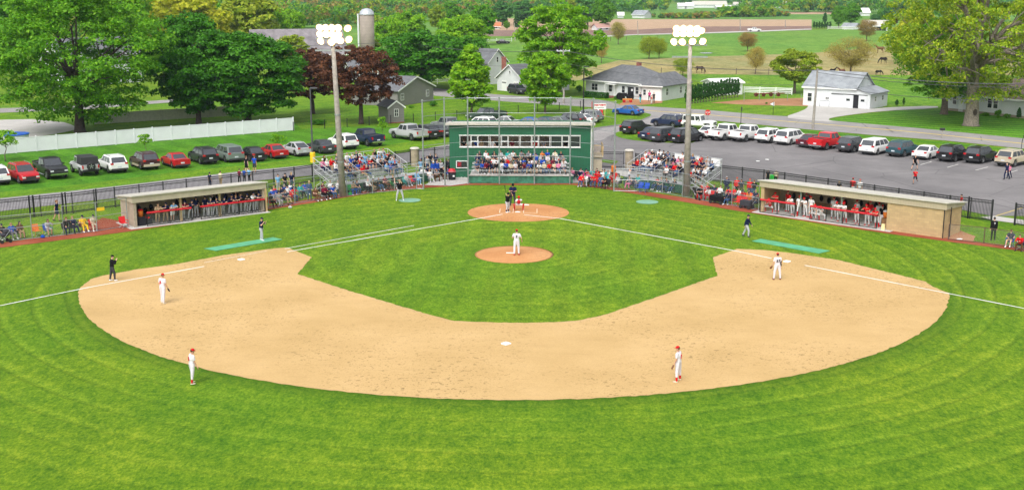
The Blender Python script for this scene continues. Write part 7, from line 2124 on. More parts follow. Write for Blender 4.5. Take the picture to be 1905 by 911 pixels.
def bat(J, k, d, label, par, metal='dark'):
    h = (J['lwr'] + J['rwr'])*0.5 if k is None else J[k+'wr'] + (J[k+'wr']-J[k+'el']).normalized()*0.07
    d = Vector(d).normalized(); M4 = par.matrix_basis if hasattr(par,'matrix_basis') else Matrix()
    M4 = Matrix.Translation(par.location) @ par.rotation_euler.to_matrix().to_4x4() @ Matrix.Scale(par.scale[0],4)
    mb = MB(); mb.tube([h - d*0.06, h, h + d*0.25, h + d*0.5, h + d*0.78, h + d*0.84],[0.022,0.014,0.015,0.028,0.034,0.02],10)
    mb.v = [tuple(M4 @ Vector(v)) for v in mb.v]
    tag(mb.build('baseball_bat', M[metal], smooth=True), label, 'bat')
bat(getpose('batter'), 'r', (-0.25,0.15,0.95), 'dark bat held upright by the batter at the plate', p)
p = fieldp('swing', 744, 373, 12, 'black', 'light grey', 'on-deck batter in a dark jersey swinging over the round mat', head='cap', headc='tan', shoes='white', s=1.08)
bat(getpose('swing'), 'l', (-0.35,0.25,0.9), 'bat raised behind the head of the on-deck batter', p)
fieldp('talk', 487, 447, 72, 'navy', 'light grey', 'base coach in navy and grey standing on the left green mat', head='cap', headc='navy', shoes='white', s=1.0, both=True)
fieldp('walk', 1389, 440, 62, 'navy', 'light grey', 'base coach in a navy jacket walking beyond third base', head='cap', headc='navy', sleeve=1.5, shoes='dark grey', s=0.98, both=True)

# ================================================================== THE DUGOUTS
def on_front(F_, A, B, px, v):
    y = A[1] + (px-A[0])*(B[1]-A[1])/(B[0]-A[0]); g = G(px, y)
    c, s = math.cos(F_.rz), math.sin(F_.rz); u = (g.x-F_.A.x)*c + (g.y-F_.A.y)*s
    return on(F_, u, v)
fl = math.degrees(FL.rz)
for i, (px, v, pk, top, bt, hd, tx) in enumerate([
    (298,0.42,'rail','tan','tan','short','man in tan trousers leaning on the left end of the red rail'),
    (313,0.42,'rail_b','navy','tan','cap','navy-capped coach in tan trousers leaning on the red rail'),
    (326,0.42,'rail','light blue','white','short','figure in light blue with bare legs at the red rail'),
    (344,0.95,'stand','black','dark grey','cap','player in black standing beside the wooden post'),
    (346,0.42,'rail','maroon','light grey','cap','player in dark maroon leaning on the rail by the wooden post'),
    (360,0.42,'rail_b','navy','light grey','cap','player in navy at the right end of the first red rail'),
    (374,0.9,'stand_b','navy','light grey','cap','player in navy standing at the first gap of the rail'),
    (390,0.75,'stand_c','navy','light grey','cap','tall player in navy just right of the rail gap'),
    (396,0.42,'rail','navy','light grey','short','bare-headed player in navy leaning right of the gap'),
    (406,0.42,'rail_b','navy','light grey','cap','player in navy with both elbows on the second rail'),
    (420,0.42,'rail','navy','light grey','cap','player in navy near the second wooden post'),
    (435,0.42,'rail_b','navy','light grey','cap','player in navy right of the second wooden post'),
    (442,0.42,'rail','black','light grey','short','fair-haired player in black on the second rail'),
    (452,0.55,'rail_b','navy','light grey','short','player in navy hunched over the second rail'),
    (463,0.42,'rail','black','light grey','cap','player in black and grey on the third rail'),
    (474,0.42,'rail_b','white','light grey','cap','player in a white undershirt on the third rail'),
    (483,0.42,'rail','navy','light grey','cap','player in navy near the right end of the left dugout'),
    (489,0.75,'stand_b','black','black','cap','figure in black at the right post of the left dugout'),
    (455,1.6,'stand_c','navy','light grey','cap','player in navy standing deep inside the left dugout'),
    (412,1.7,'stand_b','black','black','cap','figure in black standing in the shade behind the second post')]):
    q = on_front(FL, (251,424), (494,394), px, v)
    person(pk, q.x, q.y, 0.05, fl + random.uniform(-12,12), top, bt, tx, 'team in navy in the left dugout', head=hd, headc='navy' if hd == 'cap' else None, both=hd == 'cap',
           length=0.4 if 'bare legs' in tx else 0.95, s=random.uniform(0.94,1.02), sleeve=random.choice((0.55,0.55,1.5)), shoes='black')
fr = math.degrees(FR.rz)
for i, (px, v, pk, top, bt, hd, tx) in enumerate([
    (1425,0.7,'catcher','red','white','helmet','player squatting at the left end of the right dugout'),
    (1434,0.9,'rail','red','white','cap','player in red bent over the left end of the red rail'),
    (1468,0.45,'rail','white','white','cap','player in white with red socks, first on the rail'),
    (1481,0.45,'stand_b','white','white','cap','player in white standing upright at the rail'),
    (1492,0.45,'rail_b','white','white','cap','player in white with his elbows on the rail'),
    (1502,0.5,'stand_c','white','white','cap','player in white at the end of the left red rail'),
    (1515,0.35,'catcher','white','white','cap','player in white crouching in the rail gap, left one'),
    (1524,0.3,'catcher','white','white','cap','player in white crouching in the rail gap, right one'),
    (1554,0.5,'rail','white','white','cap','player in white on the long red rail near the grey post'),
    (1565,0.45,'rail_b','white','white','helmet','helmeted player in white on the long red rail'),
    (1588,0.45,'rail','red','white','cap','burly coach in red leaning on the long rail'),
    (1607,0.45,'rail_b','red','white','cap','coach in red near the right end of the long rail'),
    (1626,0.35,'rail','red','white','cap','coach in red at the right end of the long rail'),
    (1630,0.95,'stand','black','white','cap','player in black and white behind the last coach')]):
    q = on_front(FR, (1414,395), (1755,443.5), px, v)
    person(pk, q.x, q.y, 0.05, fr + random.uniform(-14,14), top, bt, tx, 'team in white and red in the right dugout', head=hd, headc='red', both=hd == 'cap',
           socks='red' if i % 3 == 0 else None, length=0.78 if i % 3 == 0 else 0.95, s=random.uniform(0.95,1.03), shoes='red')
for i, (px, v, top, tx) in enumerate([(1446,1.7,'red','player in red standing deep inside the right dugout, left end'),(1478,1.9,'dark grey','player in dark grey behind the rail players in white'),(1534,1.5,'white','player in white standing between the crouching pair and the grey post'),
    (1545,2.0,'red','player in red standing back by the bench of the right dugout'),(1576,1.6,'white','player in white behind the helmeted one'),(1598,1.9,'red','player in red behind the two coaches'),(1616,1.7,'white','player in white half hidden between the coaches in red')]):
    q = on_front(FR, (1414,395), (1755,443.5), px, v)
    person(('stand','stand_b','stand_c')[i % 3], q.x, q.y, 0.05, fr + random.uniform(-30,30), top, 'white', tx, 'team in white and red in the right dugout', head='cap', headc='red', both=True, shoes='red')
# bags hung on the back wall, coolers, bins
def bag(q, rz, c, label, z, nm='backpack', s=1.0):
    mb = MB(); mb.ell((0,0,0.25),(0.17,0.11,0.26),10,7); mb.ell((0,-0.09,0.18),(0.12,0.06,0.13),9,6); mb.tube([(0,0.02,0.48),(0,0.05,0.56),(0,0.08,0.5)],0.012,5)
    o = mb.build(nm, M['cloth'], None, True, (q.x,q.y,z), rz); o.color = (*CN[c],1); o.scale = (s,s,s); tag(o, label, 'backpack', 'bags hung in the dugouts')
SEQ = ['first','second','third','fourth','fifth','sixth','seventh','eighth','ninth','tenth','eleventh','twelfth','thirteenth','fourteenth','fifteenth']
for i, u in enumerate((0.9,1.4,1.9,2.4,3.0,4.6,5.3,6.3,8.2,9.0,9.9)):
    bag(on(FL, u, 2.62), FL.rz, random.choice(('black','navy','black','dark grey')), 'dark backpack, %s from the left on the back wall of the left dugout' % SEQ[i], 0.95 if i > 4 else 0.55 + 0.25*(i % 2))
for i, u in enumerate((1.6,2.3,3.1,4.2,4.9,5.6,6.4,7.8,8.4,9.1,9.8,10.6)):
    bag(on(FR, u, 2.8), FR.rz, random.choice(('black','black','dark grey','red','black')), 'backpack, %s from the left on the back wall of the right dugout' % SEQ[i], 1.0 + 0.1*(i % 2))
def cooler(q, c, lid, label, z=0.05, r0=0.2, h=0.5):
    r = thing('drink_cooler', label, 'cooler', (q.x,q.y,z)); mb = MB(); mb.lathe([(r0*0.92,0),(r0,h)],14); o = mb.build('barrel', M['cloth'], r, True); o.color = (*CN[c],1)
    mb = MB(); mb.lathe([(r0*1.04,h),(r0*1.04,h+0.07),(r0*0.5,h+0.12),(0.0005,h+0.12)],14); o = mb.build('lid', M['cloth'], r); o.color = (*CN[lid],1); return r
cooler(on(FL,0.75,0.6),'orange','red','orange drink cooler at the left end of the left dugout',0.75); mb = MB(); mb.box(-0.3,0.3,-0.3,0.3,0,0.69); q = on(FL,0.75,0.6)
tag(mb.build('cooler_stand', M['dark'], loc=(q.x,q.y,0.05), rz=FL.rz), 'dark stand under the orange cooler in the left dugout', 'stand')
q = on(FL,1.3,0.7); mb = MB(); mb.box(-0.35,0.35,-0.22,0.22,0,0.5); tag(mb.build('equipment_bin', M['dark'], loc=(q.x,q.y,0.05), rz=FL.rz), 'black bin holding red helmets in the left dugout', 'bin')
for i, d in enumerate((-0.15,0.15)): o = link('batting_helmet', HEADS['helmet'], None, (q.x+d,q.y,0.52)); o.color = (*CN['red'],1); tag(o, 'red batting helmet, %s one in the black bin' % ('left','right')[i], 'helmet', 'spare red batting helmets')
q = on(FR,11.0,1.0); mb = MB(); mb.box(-0.35,0.35,-0.35,0.35,0,0.75); tag(mb.build('cooler_stand', M['wood'], loc=(q.x,q.y,0.05), rz=FR.rz), 'wooden stand under the coolers in the right dugout', 'stand')
cooler(on(FR,10.85,0.9),'orange','white','orange drink cooler on the wooden stand of the right dugout',0.81); cooler(on(FR,11.1,1.25),'red','light blue','red and blue drink cooler behind the orange one',0.81)
q = on(FR,11.25,-0.3); mb = MB(); mb.box(-0.13,0.13,-0.06,0.06,0,0.5); tag(mb.build('yellow_marker', plain('pale yellow', (0.75,0.68,0.35), 0.6), loc=(q.x,q.y,0.05), rz=FR.rz), 'pale yellow upright box at the left edge of the block wall', 'marker')
q = on(FR,3.9,0.9); camp_chair(q.x,q.y,fr,'light grey','pale folding chair inside the right dugout by the rail gap',0.05)

# ================================================================== SPECTATORS
TOPS_MIX = ['white','royal blue','light blue','pink','light grey','white','red','navy','black','grey','white','navy','black','royal blue','white','dark grey','maroon','light blue','tan','navy','light grey']
TOPS_RED = ['red','white','black','navy','red','white','black','dark grey','white','navy','pink','red','light grey','denim']
TOPS_KIDS = ['white','white','red','white','pinstripe','royal blue','navy','grey','light grey','cream','maroon','black','white','navy','dark grey','white','light grey','denim']
BOTS = ['denim','black','navy','denim','dark grey','tan','black','denim','light grey']
NTH = ORD + ['thirty-first','thirty-second']
SITS = ['sit','sit_b','sit_c','sit_d']
def sitter(x, y, z, face, top, bot, label, group, seat=0.42, s=None):
    hd = random.choice(['short','short','long','tail','cap','cap','short','long','beanie'])
    person(random.choice(SITS), x, y, z, face + random.uniform(-16,16), top, bot, label, group, head=hd, headc=random.choice(['navy','white','black','red','grey']) if hd in ('cap','beanie') else None,
           both=(hd == 'cap'), sleeve=random.choice((0.55,1.5,1.5)), hood=random.random() < 0.3, length=random.choice((0.95,0.95,0.95,0.4)), shoes=random.choice(['white','black','grey','white']),
           s=s or random.uniform(0.88,1.0), seat=seat)
# under the press box: four rows of students and families
known = {0: {0:'denim',1:'royal blue',2:'maroon',3:'navy',4:'black',7:'cream',9:'black',11:'royal blue',13:'white',15:'red',17:'pink',18:'light grey'}, 1: {7:'yellow', 5:'black', 9:'royal blue'}, 3: {7:'grey', 9:'orange', 12:'navy', 4:'teal'}}
for i in range(4):
    n = [19,18,17,13][i]; c = 0
    for j in range(n):
        if random.random() < 0.07 and i: continue
        x = x0 + 0.15 + (x1-x0-0.3)*(j + random.uniform(0.35,0.65))/n
        top = known.get(i, {}).get(j) or random.choice(TOPS_KIDS)
        sitter(x, 14.95 + ROWY[i], ROWZ[i], 0, top, random.choice(BOTS), 'spectator in %s, %s from the left in the %s row of the grandstand' % (top, NTH[c], ('front','second','third','top')[i]), 'spectators in the grandstand', 0.43, random.uniform(0.82,0.96)); c += 1
for i, x in enumerate((-5.9,-5.4,-4.6,-4.15,-3.0,-2.5,-1.0,1.35,2.2,4.55)):
    c = ['black','white','royal blue','tan','white','black','maroon','red','grey','dark grey'][i]
    person('sit', x, 18.1+0.95, 2.30, 0, c, 'denim', 'person in %s, %s from the left behind the press box windows' % (c, NTH[i]), 'people inside the press box', head='short', seat=0.62, s=1.0)
# bleachers
def crowd(O, d, s0, s1, face, tops, gaps, per, nm, dens):
    nx, ny = -d[1], d[0]
    if nm.startswith('right'): nx, ny = -d[1], d[0]
    for i in range(5):
        v = 1.15 + 0.61*i + 0.42; z = 0.95 + 0.25*i; c = 0; n = int((s1-s0)/per)
        for j in range(n):
            s = s0 + (j+0.5)*per + random.uniform(-.08,.08)
            if any(a < s < b and lo <= i <= hi for a, b, lo, hi in gaps) or random.random() > dens[i]: continue
            x = O[0] + d[0]*s + nx*v; y = O[1] + d[1]*s + ny*v
            top = random.choice(tops)
            sitter(x, y, z, face, top, random.choice(BOTS), 'spectator in %s, %s from the left in the %s row of the %s bleachers' % (top, NTH[c], ('front','second','third','fourth','top')[i], nm), 'spectators in the %s bleachers' % nm, 0.42); c += 1
crowd((-18.1,6.1), UL, 2.2, 10.9, 46, TOPS_MIX, [(6.5,8.2,0,1),(2.0,3.2,0,2),(5.0,5.5,0,4)], 0.56, 'left', (0.85,0.95,0.97,0.97,0.8))
crowd((9.9,13.7), UR, -0.2, 8.5, -45, TOPS_RED, [(1.2,2.2,0,0),(2.6,3.3,0,4),(5.8,6.6,0,2)], 0.58, 'right', (0.75,0.92,0.97,0.97,0.8))
for (px,py,face,top,lb) in ((622,316,46,'grey','spectator in grey standing on the left bleacher stairs'),(760,312,40,'pink','spectator in pink blanket sitting at the right end of the left bleachers')):
    pass
# people on the ground: (pose, px, py, face, top, bottom, label, options)
def grd(pk, px, py, face, top, bot, label, **k):
    g = G(px, py, 0.02); return person(pk, g.x, g.y, 0.02, face, top, bot, label, k.pop('group', 'people watching around the field'), **k)
def in_chair(px, py, face, top, bot, cc, plabel, clabel, pk='sit', **k):
    g = G(px, py, 0.0); r = R(face)
    camp_chair(g.x, g.y, face, cc, clabel, 0.02)
    person(pk, g.x - math.sin(r)*-0.0, g.y, 0.02, face + random.uniform(-6,6), top, bot, plabel, 'people watching around the field', seat=0.43, **k)
CHS = [(4,446,42,'black','dark grey','black','person in black, in the folding chair at the very left edge'),
 (24,445,48,'royal blue','grey','navy','person in a royal blue jacket and pale hat in a folding chair'),
 (38,443,50,'brown','tan','black','person in a brown shirt beside the one in royal blue'),
 (90,438,44,'light grey','light grey','royal blue','man in light grey with a blue bag, alone in a folding chair'),
 (124,435,44,'black','navy','black','person in black just right of the fence corner post'),
 (138,433,44,'navy','navy','navy','person in navy beside the one under a yellow blanket'),
 (156,431,44,'yellow','yellow','maroon','person wrapped in a bright yellow blanket'),
 (174,429,44,'cream','cream','red','person in a long cream robe near the yellow sign'),
 (505,386,44,'black','black','red','person in black, nearest the left dugout\'s right post'),
 (519,383,44,'light grey','light grey','grey','person in light grey in the cluster right of the left dugout'),
 (533,380,44,'navy','tan','navy','person in navy with tan trousers right of the left dugout'),
 (547,374,44,'red','denim','red','person in red in the cluster between dugout and brown blanket'),
 (512,372,44,'red','denim','white','person in red behind the one in black by the dugout'),
 (528,368,44,'royal blue','denim','navy','person in royal blue behind the first row right of the dugout'),
 (541,366,44,'white','black','red','person in white at the back of the cluster right of the dugout'),
 (560,368,44,'teal','black','royal blue','person in teal beside the royal blue chair'),
 (589,374,44,'brown','brown','brown','person under a big brown blanket near the light pole'),
 (605,371,44,'maroon','black','black','person in maroon beside the brown blanket'),
 (619,369,44,'royal blue','denim','navy','person in royal blue and jeans by the foot of the left light pole'),
 (655,362,44,'tan','royal blue','green','older person in tan first in front of the left green windscreen'),
 (664,360.5,44,'navy','denim','navy','person in navy second in front of the left green windscreen'),
 (684,357.5,44,'white','black','black','person in white and black third before the left windscreen'),
 (693,356.5,44,'brown','tan','black','person in brown fourth before the left windscreen'),
 (706,354.5,44,'black','denim','black','person in black with pale jeans before the left windscreen'),
 (718,352.5,44,'maroon','brown','black','person in dark red sixth before the left windscreen'),
 (733,350.5,44,'black','grey','green','person in black near the on-deck batter'),
 (757,347,44,'light grey','grey','teal','person in light grey beside the red folding chair'),
 (775,343,44,'light blue','light blue','royal blue','person under a pale blue blanket at the fence corner'),
 (800,339,30,'white','light grey','light grey','person in white sitting left of the press box walkway'),
 (812,337,20,'grey','brown','black','person in grey sitting by the concrete walkway'),
 (826,335,20,'black','brown','black','person in black sitting by the concrete walkway'),
 (863,329,0,'light blue','navy','white','person in light blue at the left end of the ledge'),
 (877,326,0,'orange','yellow','yellow','person in orange beside the left end of the grandstand'),
 (1068,329,-10,'olive','black','black','person in olive right of the grandstand'),
 (1080,338,-20,'navy','denim','black','person in navy among the chairs right of the grandstand'),
 (1090,342,-30,'magenta','black','black','person in magenta right of the grandstand'),
 (1099,344,-30,'pink','light grey','grey','person in pink beside the one in magenta'),
 (1110,341,-30,'red','black','red','person in red left of the turquoise chair'),
 (1121,340,-35,'white','denim','turquoise','person in white at the turquoise chair'),
 (1138,346,-40,'red','tan','red','person in red right of the turquoise chair'),
 (1150,349,-40,'light grey','grey','black','person in light grey at the left end of the right fence'),
 (1128,351,-40,'black','black','black','person in black sitting low by the fence post'),
 (1172,351,-44,'grey','pink','navy','person under a patterned blanket before the right windscreen'),
 (1187,350,-44,'teal','grey','royal blue','person in teal beside the blue folding chairs'),
 (1221,354,-44,'red','denim','black','person in red right of the empty blue chairs'),
 (1231,355.5,-44,'grey','denim','black','person in grey and jeans before the right windscreen'),
 (1241,357,-44,'navy','denim','black','person in navy, left one of the pair before the windscreen'),
 (1253,359,-44,'black','denim','black','person in black, right one of the pair before the windscreen'),
 (1305,371,-44,'black','red','red','person in black and red beside the dark stroller'),
 (1320,373,-44,'white','red','red','person in white beside the dark wagon'),
 (1356,381,-44,'navy','denim','navy','person in navy with white shoes near the right dugout'),
 (1394,384,-44,'orange','tan','grey','person in orange left of the right dugout'),
 (1405,387,-44,'dark grey','denim','black','person in dark grey against the left end of the right dugout'),
 (1878,459,-30,'dark grey','tan','royal blue','man in dark grey and shorts in a blue chair at the far right'),
 (1897,466,-30,'red','brown','navy','person in red and a white cap at the right edge')]
for i, (px,py,face,top,bot,cc,lb) in enumerate(CHS):
    in_chair(px, py, face, top, bot, cc, lb, '%s camp chair under the %s' % (cc, lb.replace('person ', 'one ').replace('man ', 'man ')) if len(lb.split()) < 11 else '%s camp chair under the %s' % (cc, ' '.join(lb.split()[:10]).replace('person ','one ')),
             pk=random.choice(['sit','sit_b','recline','sit_d','recline']), head=random.choice(['short','long','cap','short','tail']), headc=None, sleeve=random.choice((0.55,1.5)),
             s=random.uniform(0.9,1.0), shoes=random.choice(['white','black']), length=0.4 if 'shorts' in lb or i in (2,3) else 0.95, hood=random.random() < .3, puff=1.15 if 'blanket' in lb or 'robe' in lb else 1.0)
for (px,py,face,cc,lb) in [(231,424,44,'red','empty bright red camp chair beside the left dugout'),(70,439,50,'orange','small empty orange stadium seat between two seated groups'),
    (1191,341,-44,'royal blue','empty blue camp chair, upper left of four'),(1207,343,-44,'royal blue','empty blue camp chair, upper right of four'),(1189,357,-44,'royal blue','empty blue camp chair, lower left of four'),(1200,358.5,-44,'royal blue','empty blue camp chair, lower right of four'),
    (1371,384,-44,'red','empty red camp chair with white stripes, left one'),(1381,386,-44,'red','empty red camp chair, right one beside the striped one'),(767,345,44,'red','empty red camp chair at the end of the left windscreen'),(1131,343,-30,'turquoise','empty turquoise camp chair right of the grandstand'),
    (830,330,10,'royal blue','empty blue camp chair beside the concrete walkway'),(553,371,44,'green','empty green and white camp chair behind the fence')]:
    g = G(px, py); camp_chair(g.x, g.y, face, cc, lb, 0.02)
ST2 = [
 ('walk',107,411,100,'navy','navy','woman in a navy top and shorts walking behind the left fence',dict(head='tail',length=0.35)),
 ('stand',518,359,46,'light blue','light grey','man in light blue standing by the black iron fence',dict()),
 ('stand_b',531,357,46,'black','dark grey','man in black standing between two others by the iron fence',dict(head='cap',headc='black')),
 ('stand_c',543,355,46,'navy','denim','woman in navy standing third by the iron fence',dict(head='long')),
 ('stand_b',576,372,30,'denim','denim','man in denim and a tan hat standing left of the bleacher stairs',dict(head='cap',headc='tan',sleeve=1.5)),
 ('stand',459,322,150,'black','black','girl in black standing on the path behind the left dugout',dict(head='tail',length=0.4)),
 ('stand_c',474,321,160,'royal blue','dark grey','boy in royal blue standing on the path behind the left dugout',dict(length=0.4)),
 ('stand',391,350,150,'navy','navy','boy in navy seen over the left dugout roof',dict(head='cap',headc='navy',s=0.85)),
 ('stand',411,347,150,'cream','tan','figure in cream seen over the left dugout roof',dict(s=0.85)),
 ('stand_b',446,341,150,'maroon','black','child in maroon, left of three over the dugout roof',dict(s=0.8)),
 ('stand',455,340,150,'royal blue','black','child in royal blue, middle of three over the dugout roof',dict(s=0.8)),
 ('stand_c',464,339,150,'light blue','black','child in light blue, right of three over the dugout roof',dict(s=0.8)),
 ('stand_b',788,320,30,'navy','black','man in navy, first of the group standing left of the press box',dict(head='cap')),
 ('stand',795,322,30,'light grey','denim','woman in light grey in the group left of the press box',dict(head='long')),
 ('stand_c',783,328,30,'light blue','denim','woman in light blue beside the right end of the left bleachers',dict(head='long')),
 ('stand_b',806,332,25,'royal blue','light grey','man in a royal blue jacket and white cap left of the press box',dict(head='cap',headc='white',sleeve=1.5,puff=1.1)),
 ('stand',813,331,25,'royal blue','denim','person in royal blue just behind the one in a white cap',dict(sleeve=1.5)),
 ('stand_c',820,330,20,'light grey','black','person in light grey beside the royal blue jackets',dict(sleeve=1.5,head='long')),
 ('stand',828,329,20,'black','black','person in black close to the press box corner',dict(sleeve=1.5)),
 ('stand_b',834,327,20,'dark grey','black','person in dark grey against the press box corner',dict(sleeve=1.5,head='beanie',headc='grey')),
 ('stand',811,318,20,'navy','denim','person in navy at the back of the group left of the press box',dict()),
 ('stand_c',801,316,20,'black','denim','person in black at the back of the group left of the press box',dict()),
 ('stand',867,326,0,'brown','tan','woman in brown standing under the small press box window',dict(head='long')),
 ('stand_b',1056,330,-5,'red','black','person in red standing right of the grandstand benches',dict(head='long')),
 ('stand',1094,325,-10,'red','black','man in a red jacket standing by the landing steps',dict(sleeve=1.5,puff=1.1)),
 ('stand_c',1107,327,-10,'teal','denim','person in teal beside the man in the red jacket',dict(head='cap',headc='red')),
 ('stand_b',1115,324,-10,'dark grey','black','man in dark grey standing by the short iron fence',dict()),
 ('stand',1141,336,-30,'orange','orange','person in orange standing behind the right fence corner',dict(sleeve=1.5)),
 ('stand_b',1351,364,170,'navy','dark grey','man in navy and a pale cap, back turned, by the long iron fence',dict(head='cap',headc='light grey',sleeve=1.5,puff=1.15)),
 ('stand',1370,366,170,'red','black','man in red, back turned, left one of the red pair',dict(head='cap',headc='red',sleeve=1.5,puff=1.1)),
 ('stand_c',1378,368,170,'dark grey','olive','man in dark grey standing between the two in red',dict(head='cap',headc='grey')),
 ('stand',1394,369,170,'red','denim','man in red, back turned, right one of the red pair',dict(head='cap',headc='red',sleeve=1.5,puff=1.1)),
 ('stand_b',1402,371,170,'black','denim','man in black half behind the right man in red',dict()),
 ('stand',1428,342,170,'black','black','child in black behind the green bin',dict(s=0.8)),
 ('stand_c',1443,343,180,'cream','black','fair child in cream beside the green bin',dict(s=0.8)),
 ('stand',1560,364,170,'black','black','fair child in black behind the middle of the right dugout',dict(s=0.75,headc=(0.5,0.32,0.14))),
 ('stand_b',1585,366,150,'red','white','boy in red and white behind the right dugout',dict(head='cap',headc='red',s=0.98)),
 ('stand',1598,369,150,'white','navy','boy in white and navy beside the boy in red',dict(head='cap',headc='red',s=0.98,length=0.4)),
 ('wide',1701,316,10,'black','black','boy in black with legs apart beside the white sedan',dict(length=0.4,s=0.92)),
 ('run',1702,342,-30,'red','dark grey','boy in a red jersey running in the parking lot',dict(length=0.4,s=0.88)),
 ('walk',1872,334,-60,'navy','navy','woman in navy walking past the beige vehicle',dict(sleeve=1.5,head='tail')),
 ('walk',1877,331,-60,'pink','navy','child in pink walking behind the woman in navy',dict(s=0.8)),
 ('stand_b',1787,396,-100,'red','black','boy in red holding a glove by the iron fence',dict(s=0.9)),
 ('stand',1847,447,175,'black','black','man all in black, back turned, on the far right grass',dict(sleeve=1.5,puff=1.12)),
 ('walk',1191,192,200,'navy','turquoise','person in navy and turquoise by the horse buggy',dict(length=0.95)),
 ('stand_b',1208,189,180,'magenta','black','person in magenta before the ranch wing garage door',dict()),
 ('stand',1216,192,20,'dark grey','dark grey','person in dark grey before the ranch wing garage door',dict()),
 ('stand_c',1212,194,60,'red','white','small figure in red and white near the ranch wing',dict(s=0.8))]
for pk,px,py,face,top,bot,lb,k in ST2:
    p = grd(pk,px,py,face,top,bot,lb,both=(k.get('head') == 'cap'),**k)
    if 'all in black' in lb: num(p, '9', 0.20, 1.30, 'white_trim', 0.16)
# fuller clusters between the stands and the dugouts
def cluster(x0, y0, x1, y1, n, face, tops, where, chair_c):
    for i in range(n):
        u = (i+random.uniform(.3,.7))/n; px = x0+(x1-x0)*u; py = y0+(y1-y0)*u + random.uniform(-1.5,1.5)
        top = random.choice(tops); g = G(px, py); f = face + random.uniform(-15,15)
        camp_chair(g.x, g.y, f, random.choice(chair_c), 'camp chair, %s from the left %s' % (NTH[i], where), 0.02)
        person(random.choice(['sit','sit_b','recline','sit_d']), g.x, g.y, 0.02, f, top, random.choice(BOTS), 'person in %s, %s from the left %s' % (top, NTH[i], where), 'people watching around the field', seat=0.43,
               head=random.choice(['short','long','cap','tail']), headc=None, sleeve=random.choice((.55,1.5)), s=random.uniform(.88,1), shoes=random.choice(['white','black']))
cluster(503, 377, 572, 364, 7, 44, ['red','white','navy','light grey','royal blue'], 'in the row beside the left dugout', ['red','royal blue','black','grey'])
cluster(592, 365, 640, 360, 3, 44, ['maroon','white','navy'], 'behind the brown blanket', ['black','navy'])
cluster(782, 336, 834, 322, 6, 25, ['white','navy','light grey','royal blue','black'], 'in the row left of the press box', ['black','grey'])
cluster(1064, 335, 1152, 340, 8, -30, ['red','pink','white','teal','navy','red'], 'in the row right of the grandstand', ['red','navy','turquoise','black'])
cluster(1075, 346, 1122, 350, 4, -30, ['magenta','white','red','denim'], 'in front, right of the grandstand', ['red','black'])
cluster(1298, 363, 1345, 371, 4, -44, ['red','white','navy'], 'behind the strollers by the right fence', ['red','black'])
cluster(1350, 373, 1408, 380, 6, -44, ['red','white','orange','navy','red'], 'in the row left of the right dugout', ['red','black','royal blue'])
# strollers and wagons
def stroller(px, py, rz, c, label):
    g = G(px,py); r = thing('stroller', label, 'stroller', (g.x,g.y,0.02), R(rz))
    mb = MB(); mb.ell((0,0,0.62),(0.24,0.34,0.18),10,7); mb.ell((0,0.12,0.85),(0.25,0.24,0.20),10,7); o = mb.build('hood', M['cloth'], r, True); o.color = (*CN[c],1)
    mb = MB(); mb.tube([(-0.22,-0.35,0.2),(-0.22,0.35,0.95)],0.02,6); mb.tube([(0.22,-0.35,0.2),(0.22,0.35,0.95)],0.02,6); mb.tube([(-0.22,0.35,0.95),(0.22,0.35,0.95)],0.02,6); mb.build('frame', M['steel'], r)
    for x, y in ((-0.24,-0.35),(0.24,-0.35),(-0.26,0.28),(0.26,0.28)): mb = MB(); mb.lathe([(0.14,-0.025),(0.14,0.025)],12,M=Matrix.Translation((x,y,0.14)) @ Matrix.Rotation(math.pi/2,4,'Y')); mb.build('wheel', M['tyre'], r)
stroller(10,452,-40,'dark grey','dark grey stroller at the left edge of the clay track')
stroller(1294,369,40,'black','black stroller behind the foot of the right light pole')
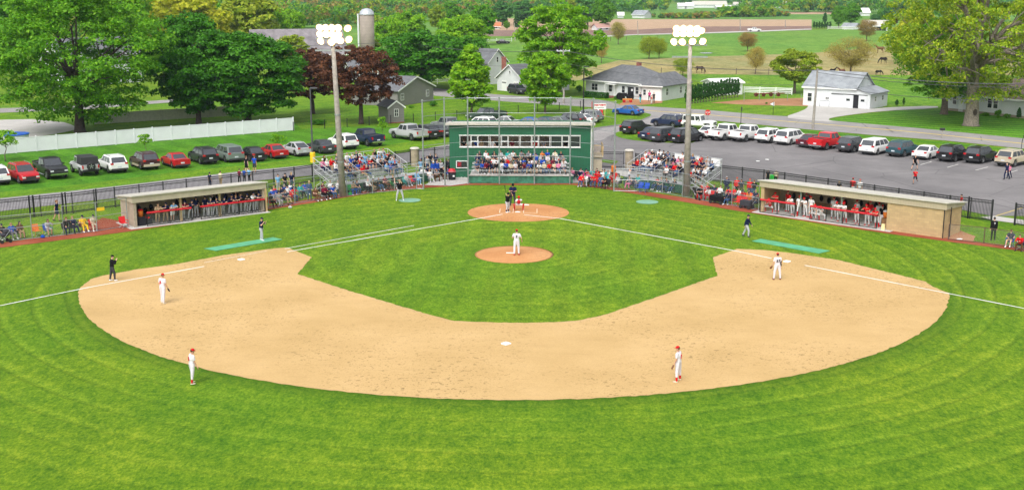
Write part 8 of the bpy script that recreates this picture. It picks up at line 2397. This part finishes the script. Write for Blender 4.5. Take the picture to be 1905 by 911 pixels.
stroller(1302,372,20,'black','black and red stroller in front of the right bleacher stairs')
def cart(px, py, rz, c, label, L_=1.1):
    g = G(px,py); r = thing('folding_wagon', label, 'wagon', (g.x,g.y,0.02), R(rz)); mb = MB(); mb.box(-L_/2,L_/2,-0.3,0.3,0.22,0.72); o = mod_bevel(mb.build('tub', M['cloth'], r),0.05); o.color = (*CN[c],1)
    for x in (-L_*0.38,L_*0.38):
        for y in (-0.33,0.33): mb = MB(); mb.lathe([(0.15,-0.03),(0.15,0.03)],12,(0,0,0),Matrix.Translation((x,y,0.15)) @ Matrix.Rotation(math.pi/2,4,'X')); mb.build('wheel', M['tyre'], r)
    mb = MB(); mb.tube([(L_/2,0,0.4),(L_/2+0.35,0,0.85)],0.02,6); mb.build('handle', M['steel'], r)
cart(1335,379,-45,'black','black folding wagon in front of the right fence',1.5)
cart(1389,388,-45,'dark grey','dark grey folding wagon beside the red camp chairs')
for (px,py,c,lb,sz) in ((651,364,'green','bright green bag on the grass by the left light pole',0.26),(80,443,'royal blue','blue bag lying beside the man in light grey',0.2),(540,388,'light grey','pale bag on the grass by the left fence',0.2)):
    g = G(px,py); mb = MB(); mb.ell((0,0,sz*0.55),(sz*0.9,sz*0.6,sz*0.6),9,6); mb.tube([(-sz*0.4,0,sz*1.0),(0,0,sz*1.35),(sz*0.4,0,sz*1.0)],0.02,5); o = mb.build('duffel_bag', M['cloth'], None, True, (g.x,g.y,0.02)); o.color = (*CN[c],1); tag(o, lb, 'bag', 'bags on the grass')
# ================================================================== the air: far woods fade to blue
mb = MB(); mb.box(-3500, 3500, -180, 6500, -1, 60)
hz = NT('haze'); hz.t.nodes.remove(hz.p)
pv = hz.t.nodes.new('ShaderNodeVolumePrincipled')
pv.inputs['Color'].default_value = (0.62, 0.74, 0.92, 1); pv.inputs['Density'].default_value = 0.0001; pv.inputs['Anisotropy'].default_value = 0.1
hz.t.links.new(pv.outputs[0], hz.out.inputs['Volume'])
tag(mb.build('haze', hz.m), 'pale blue haze over the far fields and woods', 'haze', kind='stuff')
